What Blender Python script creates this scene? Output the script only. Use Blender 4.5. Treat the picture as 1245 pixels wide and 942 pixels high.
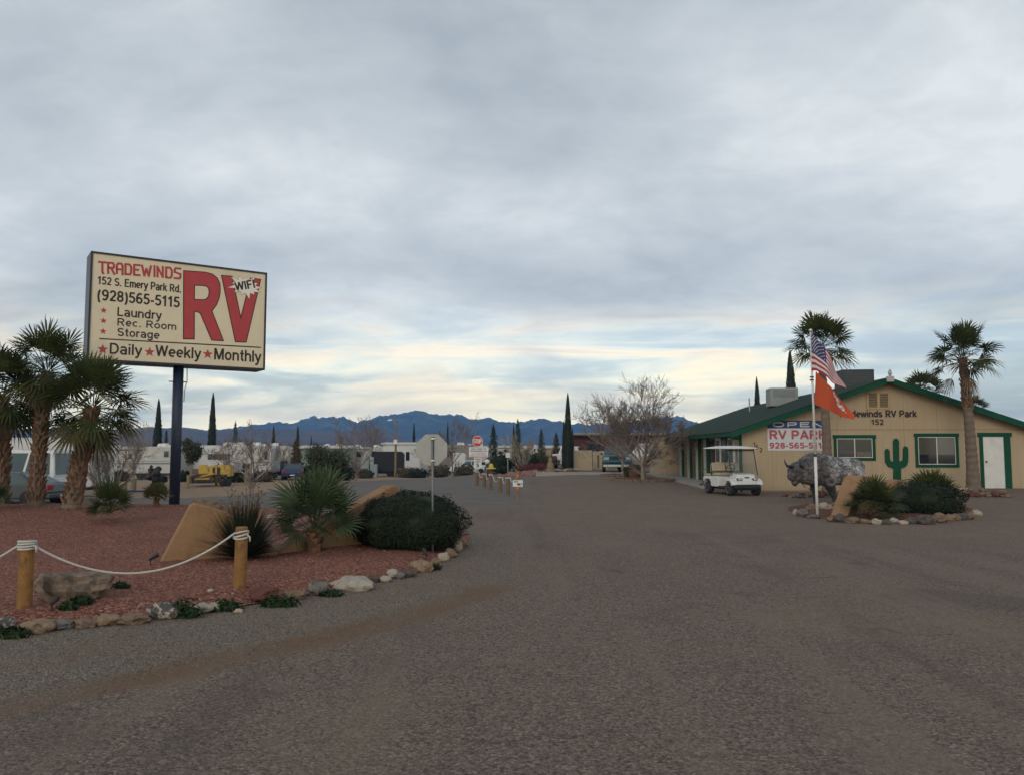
import bpy, bmesh, math, random
from math import sin, cos, pi, radians as R, sqrt, atan2, exp
from mathutils import Vector, Matrix, noise
import numpy as np

for o in list(bpy.data.objects):
    bpy.data.objects.remove(o)
SC = bpy.context.scene
COL = SC.collection

# ------------------------------------------------------------------ camera
F, CX, CY, HOR, EYE = 970.0, 622.5, 471.0, 545.0, 1.6       # measured in the 1245 x 942 photograph
PITCH = math.atan((HOR - CY) / F)
cam = bpy.data.cameras.new('camera'); cam_o = bpy.data.objects.new('camera', cam); COL.objects.link(cam_o)
cam.sensor_fit = 'HORIZONTAL'; cam.sensor_width = 36.0; cam.lens = 36.0 * F / 1245.0
cam_o.location = (0, 0, EYE); cam_o.rotation_euler = (pi / 2 + PITCH, 0, 0)
cam.clip_start = 0.1; cam.clip_end = 12000
SC.camera = cam_o

# ------------------------------------------------------------------ sky, sun, exposure
SUN_ELEV, SUN_AZ = R(24), R(197)          # azimuth clockwise from +Y: behind the camera, a little to the left
SUN_STRENGTH, SUN_ANGLE = 0.75, R(26)
vs = SC.view_settings
SC.display_settings.display_device = 'sRGB'
vs.view_transform = 'Standard'; vs.look = 'None'; vs.exposure = 0.22; vs.gamma = 1.0; vs.use_curve_mapping = False

class NT:
    """small node-tree writer"""
    def __init__(s, nt): s.nt = nt; s.l = nt.links
    def n(s, t, inp=None, **kw):
        nd = s.nt.nodes.new(t)
        for k, v in kw.items(): setattr(nd, k, v)
        for k, v in (inp or {}).items():
            if isinstance(v, bpy.types.NodeSocket): s.l.new(v, nd.inputs[k])
            else: nd.inputs[k].default_value = v
        return nd
    def m(s, op, a, b=0.0, c=0.0, clamp=False):
        return s.n('ShaderNodeMath', {0: a, 1: b, 2: c}, operation=op, use_clamp=clamp).outputs[0]
    def ss(s, x, a, b):                    # smoothstep a..b -> 0..1
        return s.n('ShaderNodeMapRange', {0: x, 1: a, 2: b, 3: 0.0, 4: 1.0}, interpolation_type='SMOOTHSTEP').outputs[0]
    def lin(s, x, a, b, c=0.0, d=1.0):
        return s.n('ShaderNodeMapRange', {0: x, 1: a, 2: b, 3: c, 4: d}).outputs[0]
    def mix(s, f, a, b):
        nd = s.nt.nodes.new('ShaderNodeMix'); nd.data_type = 'RGBA'
        for i, v in ((0, f), (6, a), (7, b)):
            if isinstance(v, bpy.types.NodeSocket): s.l.new(v, nd.inputs[i])
            else: nd.inputs[i].default_value = v if i == 0 else c4(v)
        return nd.outputs[2]
    def mul(s, a, k):
        nd = s.nt.nodes.new('ShaderNodeVectorMath'); nd.operation = 'SCALE'
        s.l.new(a, nd.inputs[0])
        if isinstance(k, bpy.types.NodeSocket): s.l.new(k, nd.inputs[3])
        else: nd.inputs[3].default_value = k
        return nd.outputs[0]
    def ramp(s, x, stops, interp='LINEAR'):
        nd = s.nt.nodes.new('ShaderNodeValToRGB'); s.l.new(x, nd.inputs[0]); cr = nd.color_ramp; cr.interpolation = interp
        while len(cr.elements) < len(stops): cr.elements.new(0.5)
        for e, (p, c) in zip(cr.elements, stops): e.position = p; e.color = c4(c)
        return nd.outputs[0]
    def noise(s, vec, scale, detail=4.0, rough=0.55, dist=0.0, ntype='FBM'):
        nd = s.nt.nodes.new('ShaderNodeTexNoise')
        if vec is not None: s.l.new(vec, nd.inputs['Vector'])
        for k, v in (('Scale', scale), ('Detail', detail), ('Roughness', rough), ('Distortion', dist)): nd.inputs[k].default_value = v
        return nd.outputs[0]

def c4(c): return (c[0], c[1], c[2], 1.0) if len(c) == 3 else tuple(c)

W = bpy.data.worlds.new('World'); SC.world = W; W.use_nodes = True
W.node_tree.nodes.clear(); w = NT(W.node_tree)
tc = w.n('ShaderNodeTexCoord').outputs['Generated']
sx = w.n('ShaderNodeSeparateXYZ', {0: tc}); dx, dy, dz = sx.outputs
dzp = w.m('MAXIMUM', dz, 0.0)
hh = w.m('ADD', dzp, 0.23)
pv = w.n('ShaderNodeCombineXYZ', {0: w.m('MULTIPLY', w.m('DIVIDE', dx, hh), 0.85), 1: w.m('DIVIDE', dy, hh), 2: 2.1}).outputs[0]
n1 = w.noise(pv, 0.80, 3.0, 0.45, 0.3)
n2 = w.noise(pv, 1.7, 5.0, 0.55, 0.45)
n4 = w.noise(pv, 7.5, 5.0, 0.6, 0.4)
nn = w.m('ADD', w.m('ADD', w.m('MULTIPLY', n1, 0.52), w.m('MULTIPLY', n2, 0.34)), w.m('MULTIPLY', n4, 0.14))
cloud = w.ramp(nn, [(0.385, (0.365, 0.410, 0.452)), (0.465, (0.465, 0.510, 0.545)), (0.535, (0.560, 0.600, 0.628)), (0.62, (0.73, 0.765, 0.775))])
# layered bands low over the mountains
hv = w.n('ShaderNodeCombineXYZ', {0: w.m('MULTIPLY', dx, 2.6), 1: w.m('MULTIPLY', dy, 1.6), 2: w.m('MULTIPLY', dz, 21.0)}).outputs[0]
n3 = w.noise(hv, 1.15, 6.0, 0.55, 0.55)
band = w.ramp(n3, [(0.34, (0.56, 0.61, 0.65)), (0.43, (0.76, 0.87, 0.84)), (0.50, (1.02, 1.05, 0.88)), (0.57, (1.36, 1.12, 0.76)), (0.68, (0.86, 0.80, 0.72))])
glow = w.ss(dz, 0.20, 0.07)
hmask = w.m('MULTIPLY', glow, w.lin(n2, 0.36, 0.56, 0.45, 1.0), clamp=True)
low = w.m('MULTIPLY', w.ss(dz, 0.135, 0.035), w.lin(n3, 0.40, 0.58, 0.45, 0.9), clamp=True)
band2 = w.mix(low, band, (1.40, 1.22, 0.80))
ccol = w.mix(hmask, cloud, band2)
ccol = w.mul(ccol, w.m('POWER', 2.718, w.m('DIVIDE', 0.016, w.m('MAXIMUM', dz, 0.034))))
ccol = w.mul(ccol, w.m('MULTIPLY', w.lin(dy, -0.5, 0.3, 1.12, 1.0), w.lin(dz, 0.48, 0.85, 1.0, 0.62)))   # thinner cloud behind the camera, unseen sky overhead dimmed to lower the ground light
bg_c = w.n('ShaderNodeBackground', {'Color': ccol, 'Strength': 1.0}).outputs[0]
nish = w.n('ShaderNodeTexSky', sky_type='NISHITA', sun_disc=False, sun_elevation=SUN_ELEV, sun_rotation=SUN_AZ).outputs[0]
bg_s = w.n('ShaderNodeBackground', {'Color': nish, 'Strength': 0.1}).outputs[0]
gap = w.m('MULTIPLY', w.ss(n3, 0.50, 0.38), w.m('MULTIPLY', glow, 0.45))
wm = w.n('ShaderNodeMixShader', {0: w.m('ADD', gap, 0.05), 1: bg_c, 2: bg_s}).outputs[0]
w.n('ShaderNodeOutputWorld', {0: wm})

sun = bpy.data.lights.new('sun', 'SUN'); sun.energy = SUN_STRENGTH; sun.angle = SUN_ANGLE; sun.color = (1.0, 0.90, 0.78)
sun_o = bpy.data.objects.new('sun', sun); COL.objects.link(sun_o)
sd = Vector((sin(SUN_AZ) * cos(SUN_ELEV), cos(SUN_AZ) * cos(SUN_ELEV), sin(SUN_ELEV)))
sun_o.rotation_euler = sd.to_track_quat('Z', 'Y').to_euler(); sun_o.location = sd * 60

# ------------------------------------------------------------------ photograph pixel -> place
def ray(px, py):
    u = (px - CX) / F; v = (CY - py) / F
    return Vector((u, cos(PITCH) - v * sin(PITCH), sin(PITCH) + v * cos(PITCH)))
def at(px, py, Y):
    r = ray(px, py); t = Y / r.y
    return Vector((r.x * t, Y, EYE + r.z * t))
def flat(px, py, z=0.0):
    r = ray(px, py); t = (z - EYE) / r.z
    return Vector((r.x * t, r.y * t, z))
def sst(x, a, b):
    t = min(1, max(0, (x - a) / (b - a))); return t * t * (3 - 2 * t)

BED_FRONT = [(-300, 792), (-40, 773), (60, 765), (130, 759), (200, 750), (260, 743), (330, 731), (390, 721), (450, 708), (500, 699), (535, 685), (560, 668), (572, 655)]
BED = [tuple(flat(*p)[:2]) for p in BED_FRONT] + [(-0.9, 15.5), (-1.8, 17), (-3.5, 18.6), (-6, 20.3), (-9, 21.3), (-13, 21.6), (-18, 21.2), (-19, 8)]
RING_PX = [(958, 620), (985, 629), (1030, 633), (1100, 634.5), (1150, 632), (1186, 624), (1182, 617), (1120, 611), (1050, 609), (990, 611), (958, 616)]
RING = [tuple(flat(*p)[:2]) for p in RING_PX]
def inpoly(x, y, P):
    c = False; j = len(P) - 1
    for i in range(len(P)):
        xi, yi = P[i]; xj, yj = P[j]
        if (yi > y) != (yj > y) and x < (xj - xi) * (y - yi) / (yj - yi) + xi: c = not c
        j = i
    return c
def edist(x, y, P, closed=True):
    b = 1e9
    for i in range(len(P) if closed else len(P) - 1):
        ax, ay = P[i]; bx, by = P[(i + 1) % len(P)]
        vx, vy = bx - ax, by - ay; t = ((x - ax) * vx + (y - ay) * vy) / (vx * vx + vy * vy); t = min(1, max(0, t))
        b = min(b, math.hypot(x - ax - t * vx, y - ay - t * vy))
    return b
def terrain(x, y):
    s = sst(-x, -5, 9)
    z = -0.0225 * min(max(y - 21, 0), 62) * s
    z += 0.14 * sst(x, 11, 18) * sst(y, 22, 29)
    z -= 0.42 * sst(-x, 10, 15) * sst(y, 24, 30) * (1 - sst(y, 44, 58))
    return z
def bedz(x, y):
    e = edist(x, y, BED)
    return 0.10 * sst(e, 0, 0.6) + 0.30 * exp(-(((x + 10.5) / 4.2) ** 2 + ((y - 16.8) / 3.6) ** 2)) + 0.03 * sst(e, 0, 1) * noise.noise((x * 0.9, y * 0.9, 0))
def H(x, y):
    if y < 24 and inpoly(x, y, BED): return max(bedz(x, y), 0.012)
    return terrain(x, y)
def G(px, py):
    r = ray(px, py); t = 2.0; st = 0.25
    while t < 400:
        p = Vector((0, 0, EYE)) + r * t
        if p.z <= H(p.x, p.y):
            lo, hi = t - st, t
            for _ in range(14):
                mid = (lo + hi) / 2; p = Vector((0, 0, EYE)) + r * mid
                if p.z <= H(p.x, p.y): hi = mid
                else: lo = mid
            return p
        st = max(0.25, t * 0.01); t += st
    return Vector((0, 0, EYE)) + r * 400
def Bp(px, d):                                   # point on the ground at distance d under pixel column px
    x = (px - CX) / F * d
    return Vector((x, d, H(x, d)))

# ------------------------------------------------------------------ mesh builder
class MB:
    def __init__(s): s.v = []; s.f = []; s.mi = []; s.cur = 0
    def add(s, vs, fs):
        o = len(s.v); s.v.extend([tuple(p) for p in vs]); s.f.extend([tuple(i + o for i in f) for f in fs]); s.mi.extend([s.cur] * len(fs)); return s
    def box(s, c, size, M=None):
        hx, hy, hz = size[0] / 2, size[1] / 2, size[2] / 2; c = Vector(c)
        vs = []
        for x, y, z in ((-1, -1, -1), (1, -1, -1), (1, 1, -1), (-1, 1, -1), (-1, -1, 1), (1, -1, 1), (1, 1, 1), (-1, 1, 1)):
            p = Vector((x * hx, y * hy, z * hz))
            if M is not None: p = M @ p
            vs.append(c + p)
        return s.add(vs, [(0, 3, 2, 1), (4, 5, 6, 7), (0, 1, 5, 4), (1, 2, 6, 5), (2, 3, 7, 6), (3, 0, 4, 7)])
    def bb(s, x0, x1, y0, y1, z0, z1): return s.box(((x0 + x1) / 2, (y0 + y1) / 2, (z0 + z1) / 2), (abs(x1 - x0), abs(y1 - y0), abs(z1 - z0)))
    def tube(s, pts, rad, n=8, cap=True):
        pts = [Vector(p) for p in pts]; k = len(pts)
        if not hasattr(rad, '__len__'): rad = [rad] * k
        vs = []; prev = None
        for i, p in enumerate(pts):
            d = (pts[min(i + 1, k - 1)] - pts[max(i - 1, 0)])
            if d.length < 1e-9: d = Vector((0, 0, 1))
            d.normalize()
            if prev is None:
                a = d.cross(Vector((0.13, 0.21, 1) if abs(d.z) < 0.9 else (1, 0.1, 0))).normalized()
            else:
                a = prev - d * prev.dot(d)
                a = a.normalized() if a.length > 1e-6 else d.orthogonal().normalized()
            prev = a; b = d.cross(a)
            for j in range(n):
                t = 2 * pi * j / n; vs.append(p + (a * cos(t) + b * sin(t)) * rad[i])
        fs = [(i * n + j, i * n + (j + 1) % n, (i + 1) * n + (j + 1) % n, (i + 1) * n + j) for i in range(k - 1) for j in range(n)]
        if cap: fs += [tuple(reversed(range(n))), tuple(range((k - 1) * n, k * n))]
        return s.add(vs, fs)
    def lathe(s, prof, n=16, c=(0, 0, 0), M=None):
        vs = []; c = Vector(c)
        for r, z in prof:
            for j in range(n):
                p = Vector((r * cos(2 * pi * j / n), r * sin(2 * pi * j / n), z)); vs.append(c + (M @ p if M is not None else p))
        k = len(prof)
        fs = [(i * n + j, i * n + (j + 1) % n, (i + 1) * n + (j + 1) % n, (i + 1) * n + j) for i in range(k - 1) for j in range(n)]
        fs += [tuple(reversed(range(n))), tuple(range((k - 1) * n, k * n))]
        return s.add(vs, fs)
    def prism(s, poly, y0, y1):                    # polygon in x,z extruded along y
        k = len(poly); vs = [(x, y0, z) for x, z in poly] + [(x, y1, z) for x, z in poly]
        fs = [tuple(range(k)), tuple(reversed(range(k, 2 * k)))] + [(i, i + k, (i + 1) % k + k, (i + 1) % k) for i in range(k)]
        return s.add(vs, fs)
    def prismx(s, poly, x0, x1):                   # polygon in y,z extruded along x
        k = len(poly); vs = [(x0, y, z) for y, z in poly] + [(x1, y, z) for y, z in poly]
        fs = [tuple(range(k)), tuple(reversed(range(k, 2 * k)))] + [(i, i + k, (i + 1) % k + k, (i + 1) % k) for i in range(k)]
        return s.add(vs, fs)
    def hexa(s, a, b):                             # frustum from 4 bottom and 4 top corners
        return s.add(list(a) + list(b), [(3, 2, 1, 0), (4, 5, 6, 7), (0, 1, 5, 4), (1, 2, 6, 5), (2, 3, 7, 6), (3, 0, 4, 7)])
    def ball(s, c, r, sub=2, rough=0.0, seed=0, fz=None):
        bm = bmesh.new(); bmesh.ops.create_icosphere(bm, subdivisions=sub, radius=1); c = Vector(c)
        r = Vector(r) if hasattr(r, '__len__') else Vector((r, r, r)); vs = []
        for v in bm.verts:
            k = 1 + (rough * noise.noise(v.co * 1.3 + Vector((seed * 7.1, seed * 3.3, seed))) + rough * 0.5 * noise.noise(v.co * 3.1 + Vector((seed, seed * 5.3, 1)))) if rough else 1
            p = Vector((v.co.x * r.x, v.co.y * r.y, v.co.z * r.z)) * k
            if fz is not None: p.z = max(p.z, fz)
            vs.append(c + p)
        fs = [tuple(v.index for v in f.verts) for f in bm.faces]; bm.free(); return s.add(vs, fs)
    def build(s, name, mat, parent=None, loc=None, smooth=False, bevel=0, bseg=2, fix=False):
        me = bpy.data.meshes.new(name); me.from_pydata(s.v, [], s.f)
        for m in (mat if isinstance(mat, (list, tuple)) else [mat]): me.materials.append(m)
        if any(s.mi): me.polygons.foreach_set('material_index', s.mi)
        if fix:
            bm = bmesh.new(); bm.from_mesh(me); bmesh.ops.recalc_face_normals(bm, faces=bm.faces); bm.to_mesh(me); bm.free()
        if smooth: me.polygons.foreach_set('use_smooth', [True] * len(me.polygons))
        me.update(); return link(name, me, parent, loc, bevel, bseg)

def link(name, me, parent=None, loc=None, bevel=0, bseg=2):
    o = bpy.data.objects.new(name, me); COL.objects.link(o)
    if parent is not None: o.parent = parent
    if loc is not None: o.location = loc
    if bevel:
        b = o.modifiers.new('bevel', 'BEVEL'); b.width = bevel; b.segments = bseg; b.limit_method = 'ANGLE'; b.angle_limit = R(35)
    return o

def thing(name, label, cat, loc=(0, 0, 0), rz=0.0, group=None):
    o = bpy.data.objects.new(name, None); COL.objects.link(o); o.empty_display_size = 0.2
    o.location = loc; o.rotation_euler = (0, 0, rz)
    return tag(o, label, cat, group)
def tag(o, label=None, cat=None, group=None, kind=None):
    if label: o['label'] = label
    if cat: o['category'] = cat
    if group: o['group'] = group
    if kind: o['kind'] = kind
    return o

# ------------------------------------------------------------------ materials
MATS = {}
def mat(name, col, rough=0.75, var=0.14, scale=5.0, metal=0.0, bump=0.0, bscale=40.0, col2=None, mix=(0.42, 0.6), spec=None, isl=0.0, dirt=None):
    """procedural surface: base colour with two noise scales, optional second colour in patches, bump, per-island variation"""
    if name in MATS: return MATS[name]
    m = bpy.data.materials.new(name); m.use_nodes = True; nt = m.node_tree; nt.nodes.clear(); q = NT(nt)
    co = q.n('ShaderNodeTexCoord').outputs['Object']
    big = q.noise(co, scale, 5.0, 0.6); fine = q.noise(co, scale * 7, 3.0, 0.6)
    k = q.m('ADD', q.m('MULTIPLY', big, 0.65), q.m('MULTIPLY', fine, 0.35))
    base = q.mix(q.lin(k, 0.3, 0.7), tuple(c * (1 - var) for c in col), tuple(min(1, c * (1 + var)) for c in col))
    if col2 is not None: base = q.mix(q.ss(q.noise(co, scale * 1.6, 6.0, 0.62, 0.3), mix[0], mix[1]), base, col2)
    if dirt is not None: base = q.mix(q.m('MULTIPLY', q.ss(q.noise(co, scale * 0.8, 6, 0.65, 0.5), 0.5, 0.72), dirt[3]), base, dirt[:3])
    if isl:
        ri = q.n('ShaderNodeNewGeometry').outputs['Random Per Island']
        base = q.mul(base, q.lin(ri, 0, 1, 1 - isl, 1 + isl))
    inp = {'Base Color': base, 'Roughness': rough, 'Metallic': metal}
    if spec is not None: inp['Specular IOR Level'] = spec
    if bump:
        bn = q.n('ShaderNodeBump', {'Height': q.noise(co, bscale, 6.0, 0.65), 'Strength': min(1, bump), 'Distance': 0.02}).outputs[0]; inp['Normal'] = bn
    b = q.n('ShaderNodeBsdfPrincipled', inp); q.n('ShaderNodeOutputMaterial', {0: b.outputs[0]})
    MATS[name] = m; return m

def leafmat(name, col, col2, rough=0.6, trans=0.25):
    if name in MATS: return MATS[name]
    m = bpy.data.materials.new(name); m.use_nodes = True; nt = m.node_tree; nt.nodes.clear(); q = NT(nt)
    g = q.n('ShaderNodeNewGeometry'); ri = g.outputs['Random Per Island']
    co = q.n('ShaderNodeTexCoord').outputs['Object']
    f = q.m('ADD', q.m('MULTIPLY', ri, 0.6), q.m('MULTIPLY', q.ss(q.noise(co, 2.2, 4.0), 0.35, 0.65), 0.4))
    base = q.mix(f, tuple(c * .85 for c in col), tuple(c * .85 for c in col2))
    p = q.n('ShaderNodeBsdfPrincipled', {'Base Color': base, 'Roughness': rough, 'Specular IOR Level': 0.3}).outputs[0]
    t = q.n('ShaderNodeBsdfTranslucent', {'Color': base}).outputs[0]
    q.n('ShaderNodeOutputMaterial', {0: q.n('ShaderNodeMixShader', {0: trans, 1: p, 2: t}).outputs[0]})
    MATS[name] = m; return m

def glassmat(name, col=(0.02, 0.025, 0.03), rough=0.06):
    return mat(name, col, rough, 0.25, 1.5, spec=0.6)

def clearmat(name):
    if name in MATS: return MATS[name]
    m = bpy.data.materials.new(name); m.use_nodes = True; nt = m.node_tree; nt.nodes.clear(); q = NT(nt)
    a = q.n('ShaderNodeBsdfTransparent', {'Color': (0.86, 0.88, 0.87, 1)}).outputs[0]
    g = q.n('ShaderNodeBsdfGlossy', {'Color': (1, 1, 1, 1), 'Roughness': 0.05}).outputs[0]
    fr = q.n('ShaderNodeFresnel', {'IOR': 1.35}).outputs[0]
    q.n('ShaderNodeOutputMaterial', {0: q.n('ShaderNodeMixShader', {0: fr, 1: a, 2: g}).outputs[0]})
    MATS[name] = m; return m

WHITE = mat('white_paint', (0.62, 0.61, 0.58), 0.5, 0.06, 3, dirt=(0.4, 0.36, 0.3, 0.35))
OFFWHITE = mat('off_white_paint', (0.60, 0.59, 0.55), 0.5, 0.08, 2, dirt=(0.34, 0.3, 0.25, 0.4))
BLACK = mat('black_paint', (0.012, 0.012, 0.013), 0.5, 0.2, 4)
RUBBER = mat('tyre_rubber', (0.014, 0.014, 0.014), 0.85, 0.3, 10)
DARKMETAL = mat('dark_metal', (0.03, 0.03, 0.034), 0.5, 0.2, 6, metal=0.4)
CHROME = mat('bright_metal', (0.55, 0.55, 0.55), 0.3, 0.1, 6, metal=0.9)
ALU = mat('dull_aluminium', (0.30, 0.30, 0.29), 0.42, 0.12, 8, metal=0.55, dirt=(0.25, 0.23, 0.2, 0.4))
GLASS = glassmat('dark_glass')
TGLASS = glassmat('car_glass', (0.05, 0.075, 0.075), 0.05)
REDL = mat('red_lamp', (0.35, 0.012, 0.012), 0.25, 0.1)
LAMP = mat('lamp_lens', (0.55, 0.55, 0.52), 0.15, 0.1)
GREEN = mat('green_trim', (0.004, 0.060, 0.030), 0.75, 0.18, 5, spec=.25, dirt=(0.010, 0.058, 0.034, 0.5))
STUCCO = mat('tan_stucco', (0.305, 0.175, 0.088), 0.9, 0.16, 2.5, bump=0.9, bscale=38, col2=(0.235, 0.13, 0.065), mix=(0.5, 0.75), dirt=(0.18, 0.105, 0.058, 0.6))
WOOD = mat('yellow_wood', (0.24, 0.115, 0.026), 0.7, 0.25, 7, bump=0.5, bscale=30, col2=(0.15, 0.066, 0.018), mix=(0.48, 0.68), dirt=(.10, .055, .025, .7))
GREYWOOD = mat('weathered_wood', (0.20, 0.135, 0.07), 0.85, 0.25, 7, bump=0.3, bscale=30)
ROPE = mat('white_rope', (0.56, 0.54, 0.49), 0.9, 0.15, 40, bump=0.5, bscale=200)
CONCRETE = mat('concrete', (0.30, 0.28, 0.25), 0.9, 0.15, 1.3, bump=0.2, bscale=60, dirt=(0.2, 0.17, 0.14, 0.5))
BARK = mat('pale_bark', (0.24, 0.195, 0.16), 0.9, 0.25, 9, bump=0.5, bscale=30)
TWIG = mat('brown_twig', (0.155, 0.115, 0.088), 0.9, 0.25, 6)
SIGNWHITE = mat('sign_white', (0.62, 0.62, 0.60), 0.45, 0.06, 4)

# ------------------------------------------------------------------ lettering and flat shapes
def curve_mesh(cu):
    o = bpy.data.objects.new('tmp', cu); COL.objects.link(o)
    dg = bpy.context.evaluated_depsgraph_get(); me = bpy.data.meshes.new_from_object(o.evaluated_get(dg))
    bpy.data.objects.remove(o); return me
def AR(cx, cy, rx, ry, a0, a1, n=9): return [(cx + rx * cos(R(a0 + (a1 - a0) * i / n)), cy + ry * sin(R(a0 + (a1 - a0) * i / n))) for i in range(n + 1)]
GLYPH = {' ': (.30, []), '.': (.24, [[(.12, 0), (.12, .17)]]), '-': (.36, [[(.03, .37), (.33, .37)]]), '(': (.34, [AR(.42, .36, .32, .68, 125, 235)]), ')': (.34, [AR(-.08, .36, .32, .68, 55, -55)]),
 '0': (.62, [AR(.31, .5, .22, .42, 0, 360, 18)]), '1': (.50, [[(.06, .70), (.28, .90)], [(.31, 1), (.31, 0)]]), '2': (.62, [AR(.31, .68, .21, .24, 170, -35) + [(.10, .08)], [(.06, .08), (.58, .08)]]),
 '5': (.62, [[(.55, .92), (.17, .92), (.11, .50)], AR(.30, .33, .23, .25, 125, -155, 14)]), '6': (.62, [AR(.31, .31, .22, .23, 0, 360, 16), AR(.36, .46, .27, .46, 190, 55)]),
 '8': (.62, [AR(.31, .72, .19, .20, 0, 360, 16), AR(.31, .29, .22, .21, 0, 360, 16)]), '9': (.62, [AR(.31, .68, .22, .24, 0, 360, 16), AR(.26, .54, .27, .46, 10, -125)]),
 'A': (.74, [[(.07, 0), (.37, .97), (.67, 0)], [(.18, .30), (.56, .30)]]), 'C': (.72, [AR(.38, .5, .29, .42, 45, 315, 16)]), 'D': (.72, [[(.10, 1), (.10, 0)], [(.10, .92), (.34, .92)] + AR(.34, .5, .29, .42, 90, -90, 12) + [(.10, .08)]]),
 'E': (.64, [[(.10, 1), (.10, 0)], [(.10, .92), (.60, .92)], [(.10, .52), (.55, .52)], [(.10, .08), (.61, .08)]]), 'F': (.60, [[(.10, 1), (.10, 0)], [(.10, .92), (.57, .92)], [(.10, .50), (.50, .50)]]),
 'G': (.76, [AR(.38, .5, .29, .42, 45, 350, 16) + [(.40, .45)]]), 'H': (.72, [[(.10, 1), (.10, 0)], [(.62, 1), (.62, 0)], [(.10, .52), (.62, .52)]]), 'I': (.22, [[(.11, 1), (.11, 0)]]), 'K': (.70, [[(.10, 1), (.10, 0)], [(.62, 1), (.16, .40)], [(.28, .55), (.65, 0)]]),
 'L': (.60, [[(.10, 1), (.10, 0)], [(.10, .08), (.57, .08)]]), 'M': (.84, [[(.10, 0), (.10, 1)], [(.12, .98), (.42, .06), (.72, .98)], [(.74, 1), (.74, 0)]]), 'N': (.72, [[(.10, 0), (.10, 1)], [(.13, .94), (.59, .06)], [(.62, 1), (.62, 0)]]),
 'O': (.78, [AR(.39, .5, .30, .42, 0, 360, 20)]), 'P': (.66, [[(.10, 1), (.10, 0)], [(.10, .92), (.36, .92)] + AR(.36, .68, .21, .24, 90, -90) + [(.10, .44)]]), 'R': (.70, [[(.10, 1), (.10, 0)], [(.10, .92), (.38, .92)] + AR(.38, .70, .20, .22, 90, -90) + [(.10, .48)], [(.36, .46), (.62, 0)]]),
 'S': (.66, [AR(.33, .71, .23, .21, 25, 250, 12) + AR(.33, .29, .24, .21, 80, -160, 12)]), 'T': (.62, [[(.31, .95), (.31, 0)], [(.02, .92), (.60, .92)]]), 'V': (.68, [[(.05, 1), (.34, .05), (.63, 1)]]), 'W': (.96, [[(.05, 1), (.26, .06), (.48, .94), (.70, .06), (.91, 1)]]),
 'X': (.68, [[(.05, 1), (.63, 0)], [(.63, 1), (.05, 0)]]), 'Y': (.66, [[(.04, 1), (.33, .45), (.62, 1)], [(.33, .48), (.33, 0)]]),
 'a': (.56, [AR(.26, .52, .19, .16, 160, 20), [(.46, .56), (.46, .06), (.50, 0)], AR(.27, .22, .19, .17, 0, 360, 14)]), 'c': (.54, [AR(.29, .365, .21, .29, 50, 310, 14)]), 'd': (.60, [[(.50, 1), (.50, 0)], AR(.29, .365, .21, .29, 0, 360, 16)]), 'e': (.56, [[(.10, .36), (.49, .36)], AR(.29, .365, .21, .29, 0, 310, 15)]),
 'g': (.60, [AR(.29, .365, .21, .29, 0, 360, 16), [(.50, .73), (.50, 0)] + AR(.29, -.02, .21, .19, 0, -155)]), 'h': (.58, [[(.09, 1), (.09, 0)], AR(.29, .43, .20, .22, 170, 0) + [(.49, 0)]]), 'i': (.20, [[(.10, .73), (.10, 0)], [(.10, 1), (.10, .86)]]), 'k': (.54, [[(.09, 1), (.09, 0)], [(.47, .73), (.14, .30)], [(.24, .44), (.50, 0)]]),
 'l': (.20, [[(.10, 1), (.10, 0)]]), 'm': (.86, [[(.09, .73), (.09, 0)], AR(.26, .46, .17, .19, 170, 0) + [(.43, 0)], AR(.60, .46, .17, .19, 180, 0) + [(.77, 0)]]), 'n': (.58, [[(.09, .73), (.09, 0)], AR(.29, .43, .20, .22, 170, 0) + [(.49, 0)]]), 'o': (.58, [AR(.29, .365, .21, .29, 0, 360, 18)]),
 'r': (.38, [[(.09, .73), (.09, 0)], AR(.30, .42, .21, .24, 175, 75)]), 's': (.52, [AR(.26, .52, .17, .145, 25, 245, 10) + AR(.26, .215, .18, .145, 80, -155, 10)]), 't': (.36, [[(.18, .95), (.18, .16), (.24, .08), (.34, .07)], [(.02, .66), (.34, .66)]]), 'u': (.58, [[(.09, .73), (.09, .30)] + AR(.29, .30, .20, .22, 180, 350), [(.49, .73), (.49, 0)]]),
 'w': (.76, [[(.04, .73), (.21, .05), (.38, .68), (.55, .05), (.72, .73)]]), 'y': (.54, [[(.04, .73), (.28, .06)], [(.50, .73), (.25, -.08), (.18, -.20), (.04, -.20)]])}
def stroke_quads(s, t, kx):
    """text as thin quads; t = stroke thickness, kx = horizontal stretch (thickness stays even)"""
    out = []; x = 0
    for ch in s:
        wd, st = GLYPH[ch]
        for pl in st:
            P = [Vector(((x + a) * kx, b, 0)) for a, b in pl]
            for i, (p, q_) in enumerate(zip(P, P[1:])):
                dv = q_ - p
                if dv.length < 1e-6: continue
                dv.normalize(); nv_ = Vector((-dv.y, dv.x, 0)) * t / 2
                e0 = t * .22 if i else 0; e1 = t * .22 if i < len(P) - 2 else 0
                a, b = p - dv * e0, q_ + dv * e1; out.append([a - nv_, b - nv_, b + nv_, a + nv_])
        x += wd + .05
    return out
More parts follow.
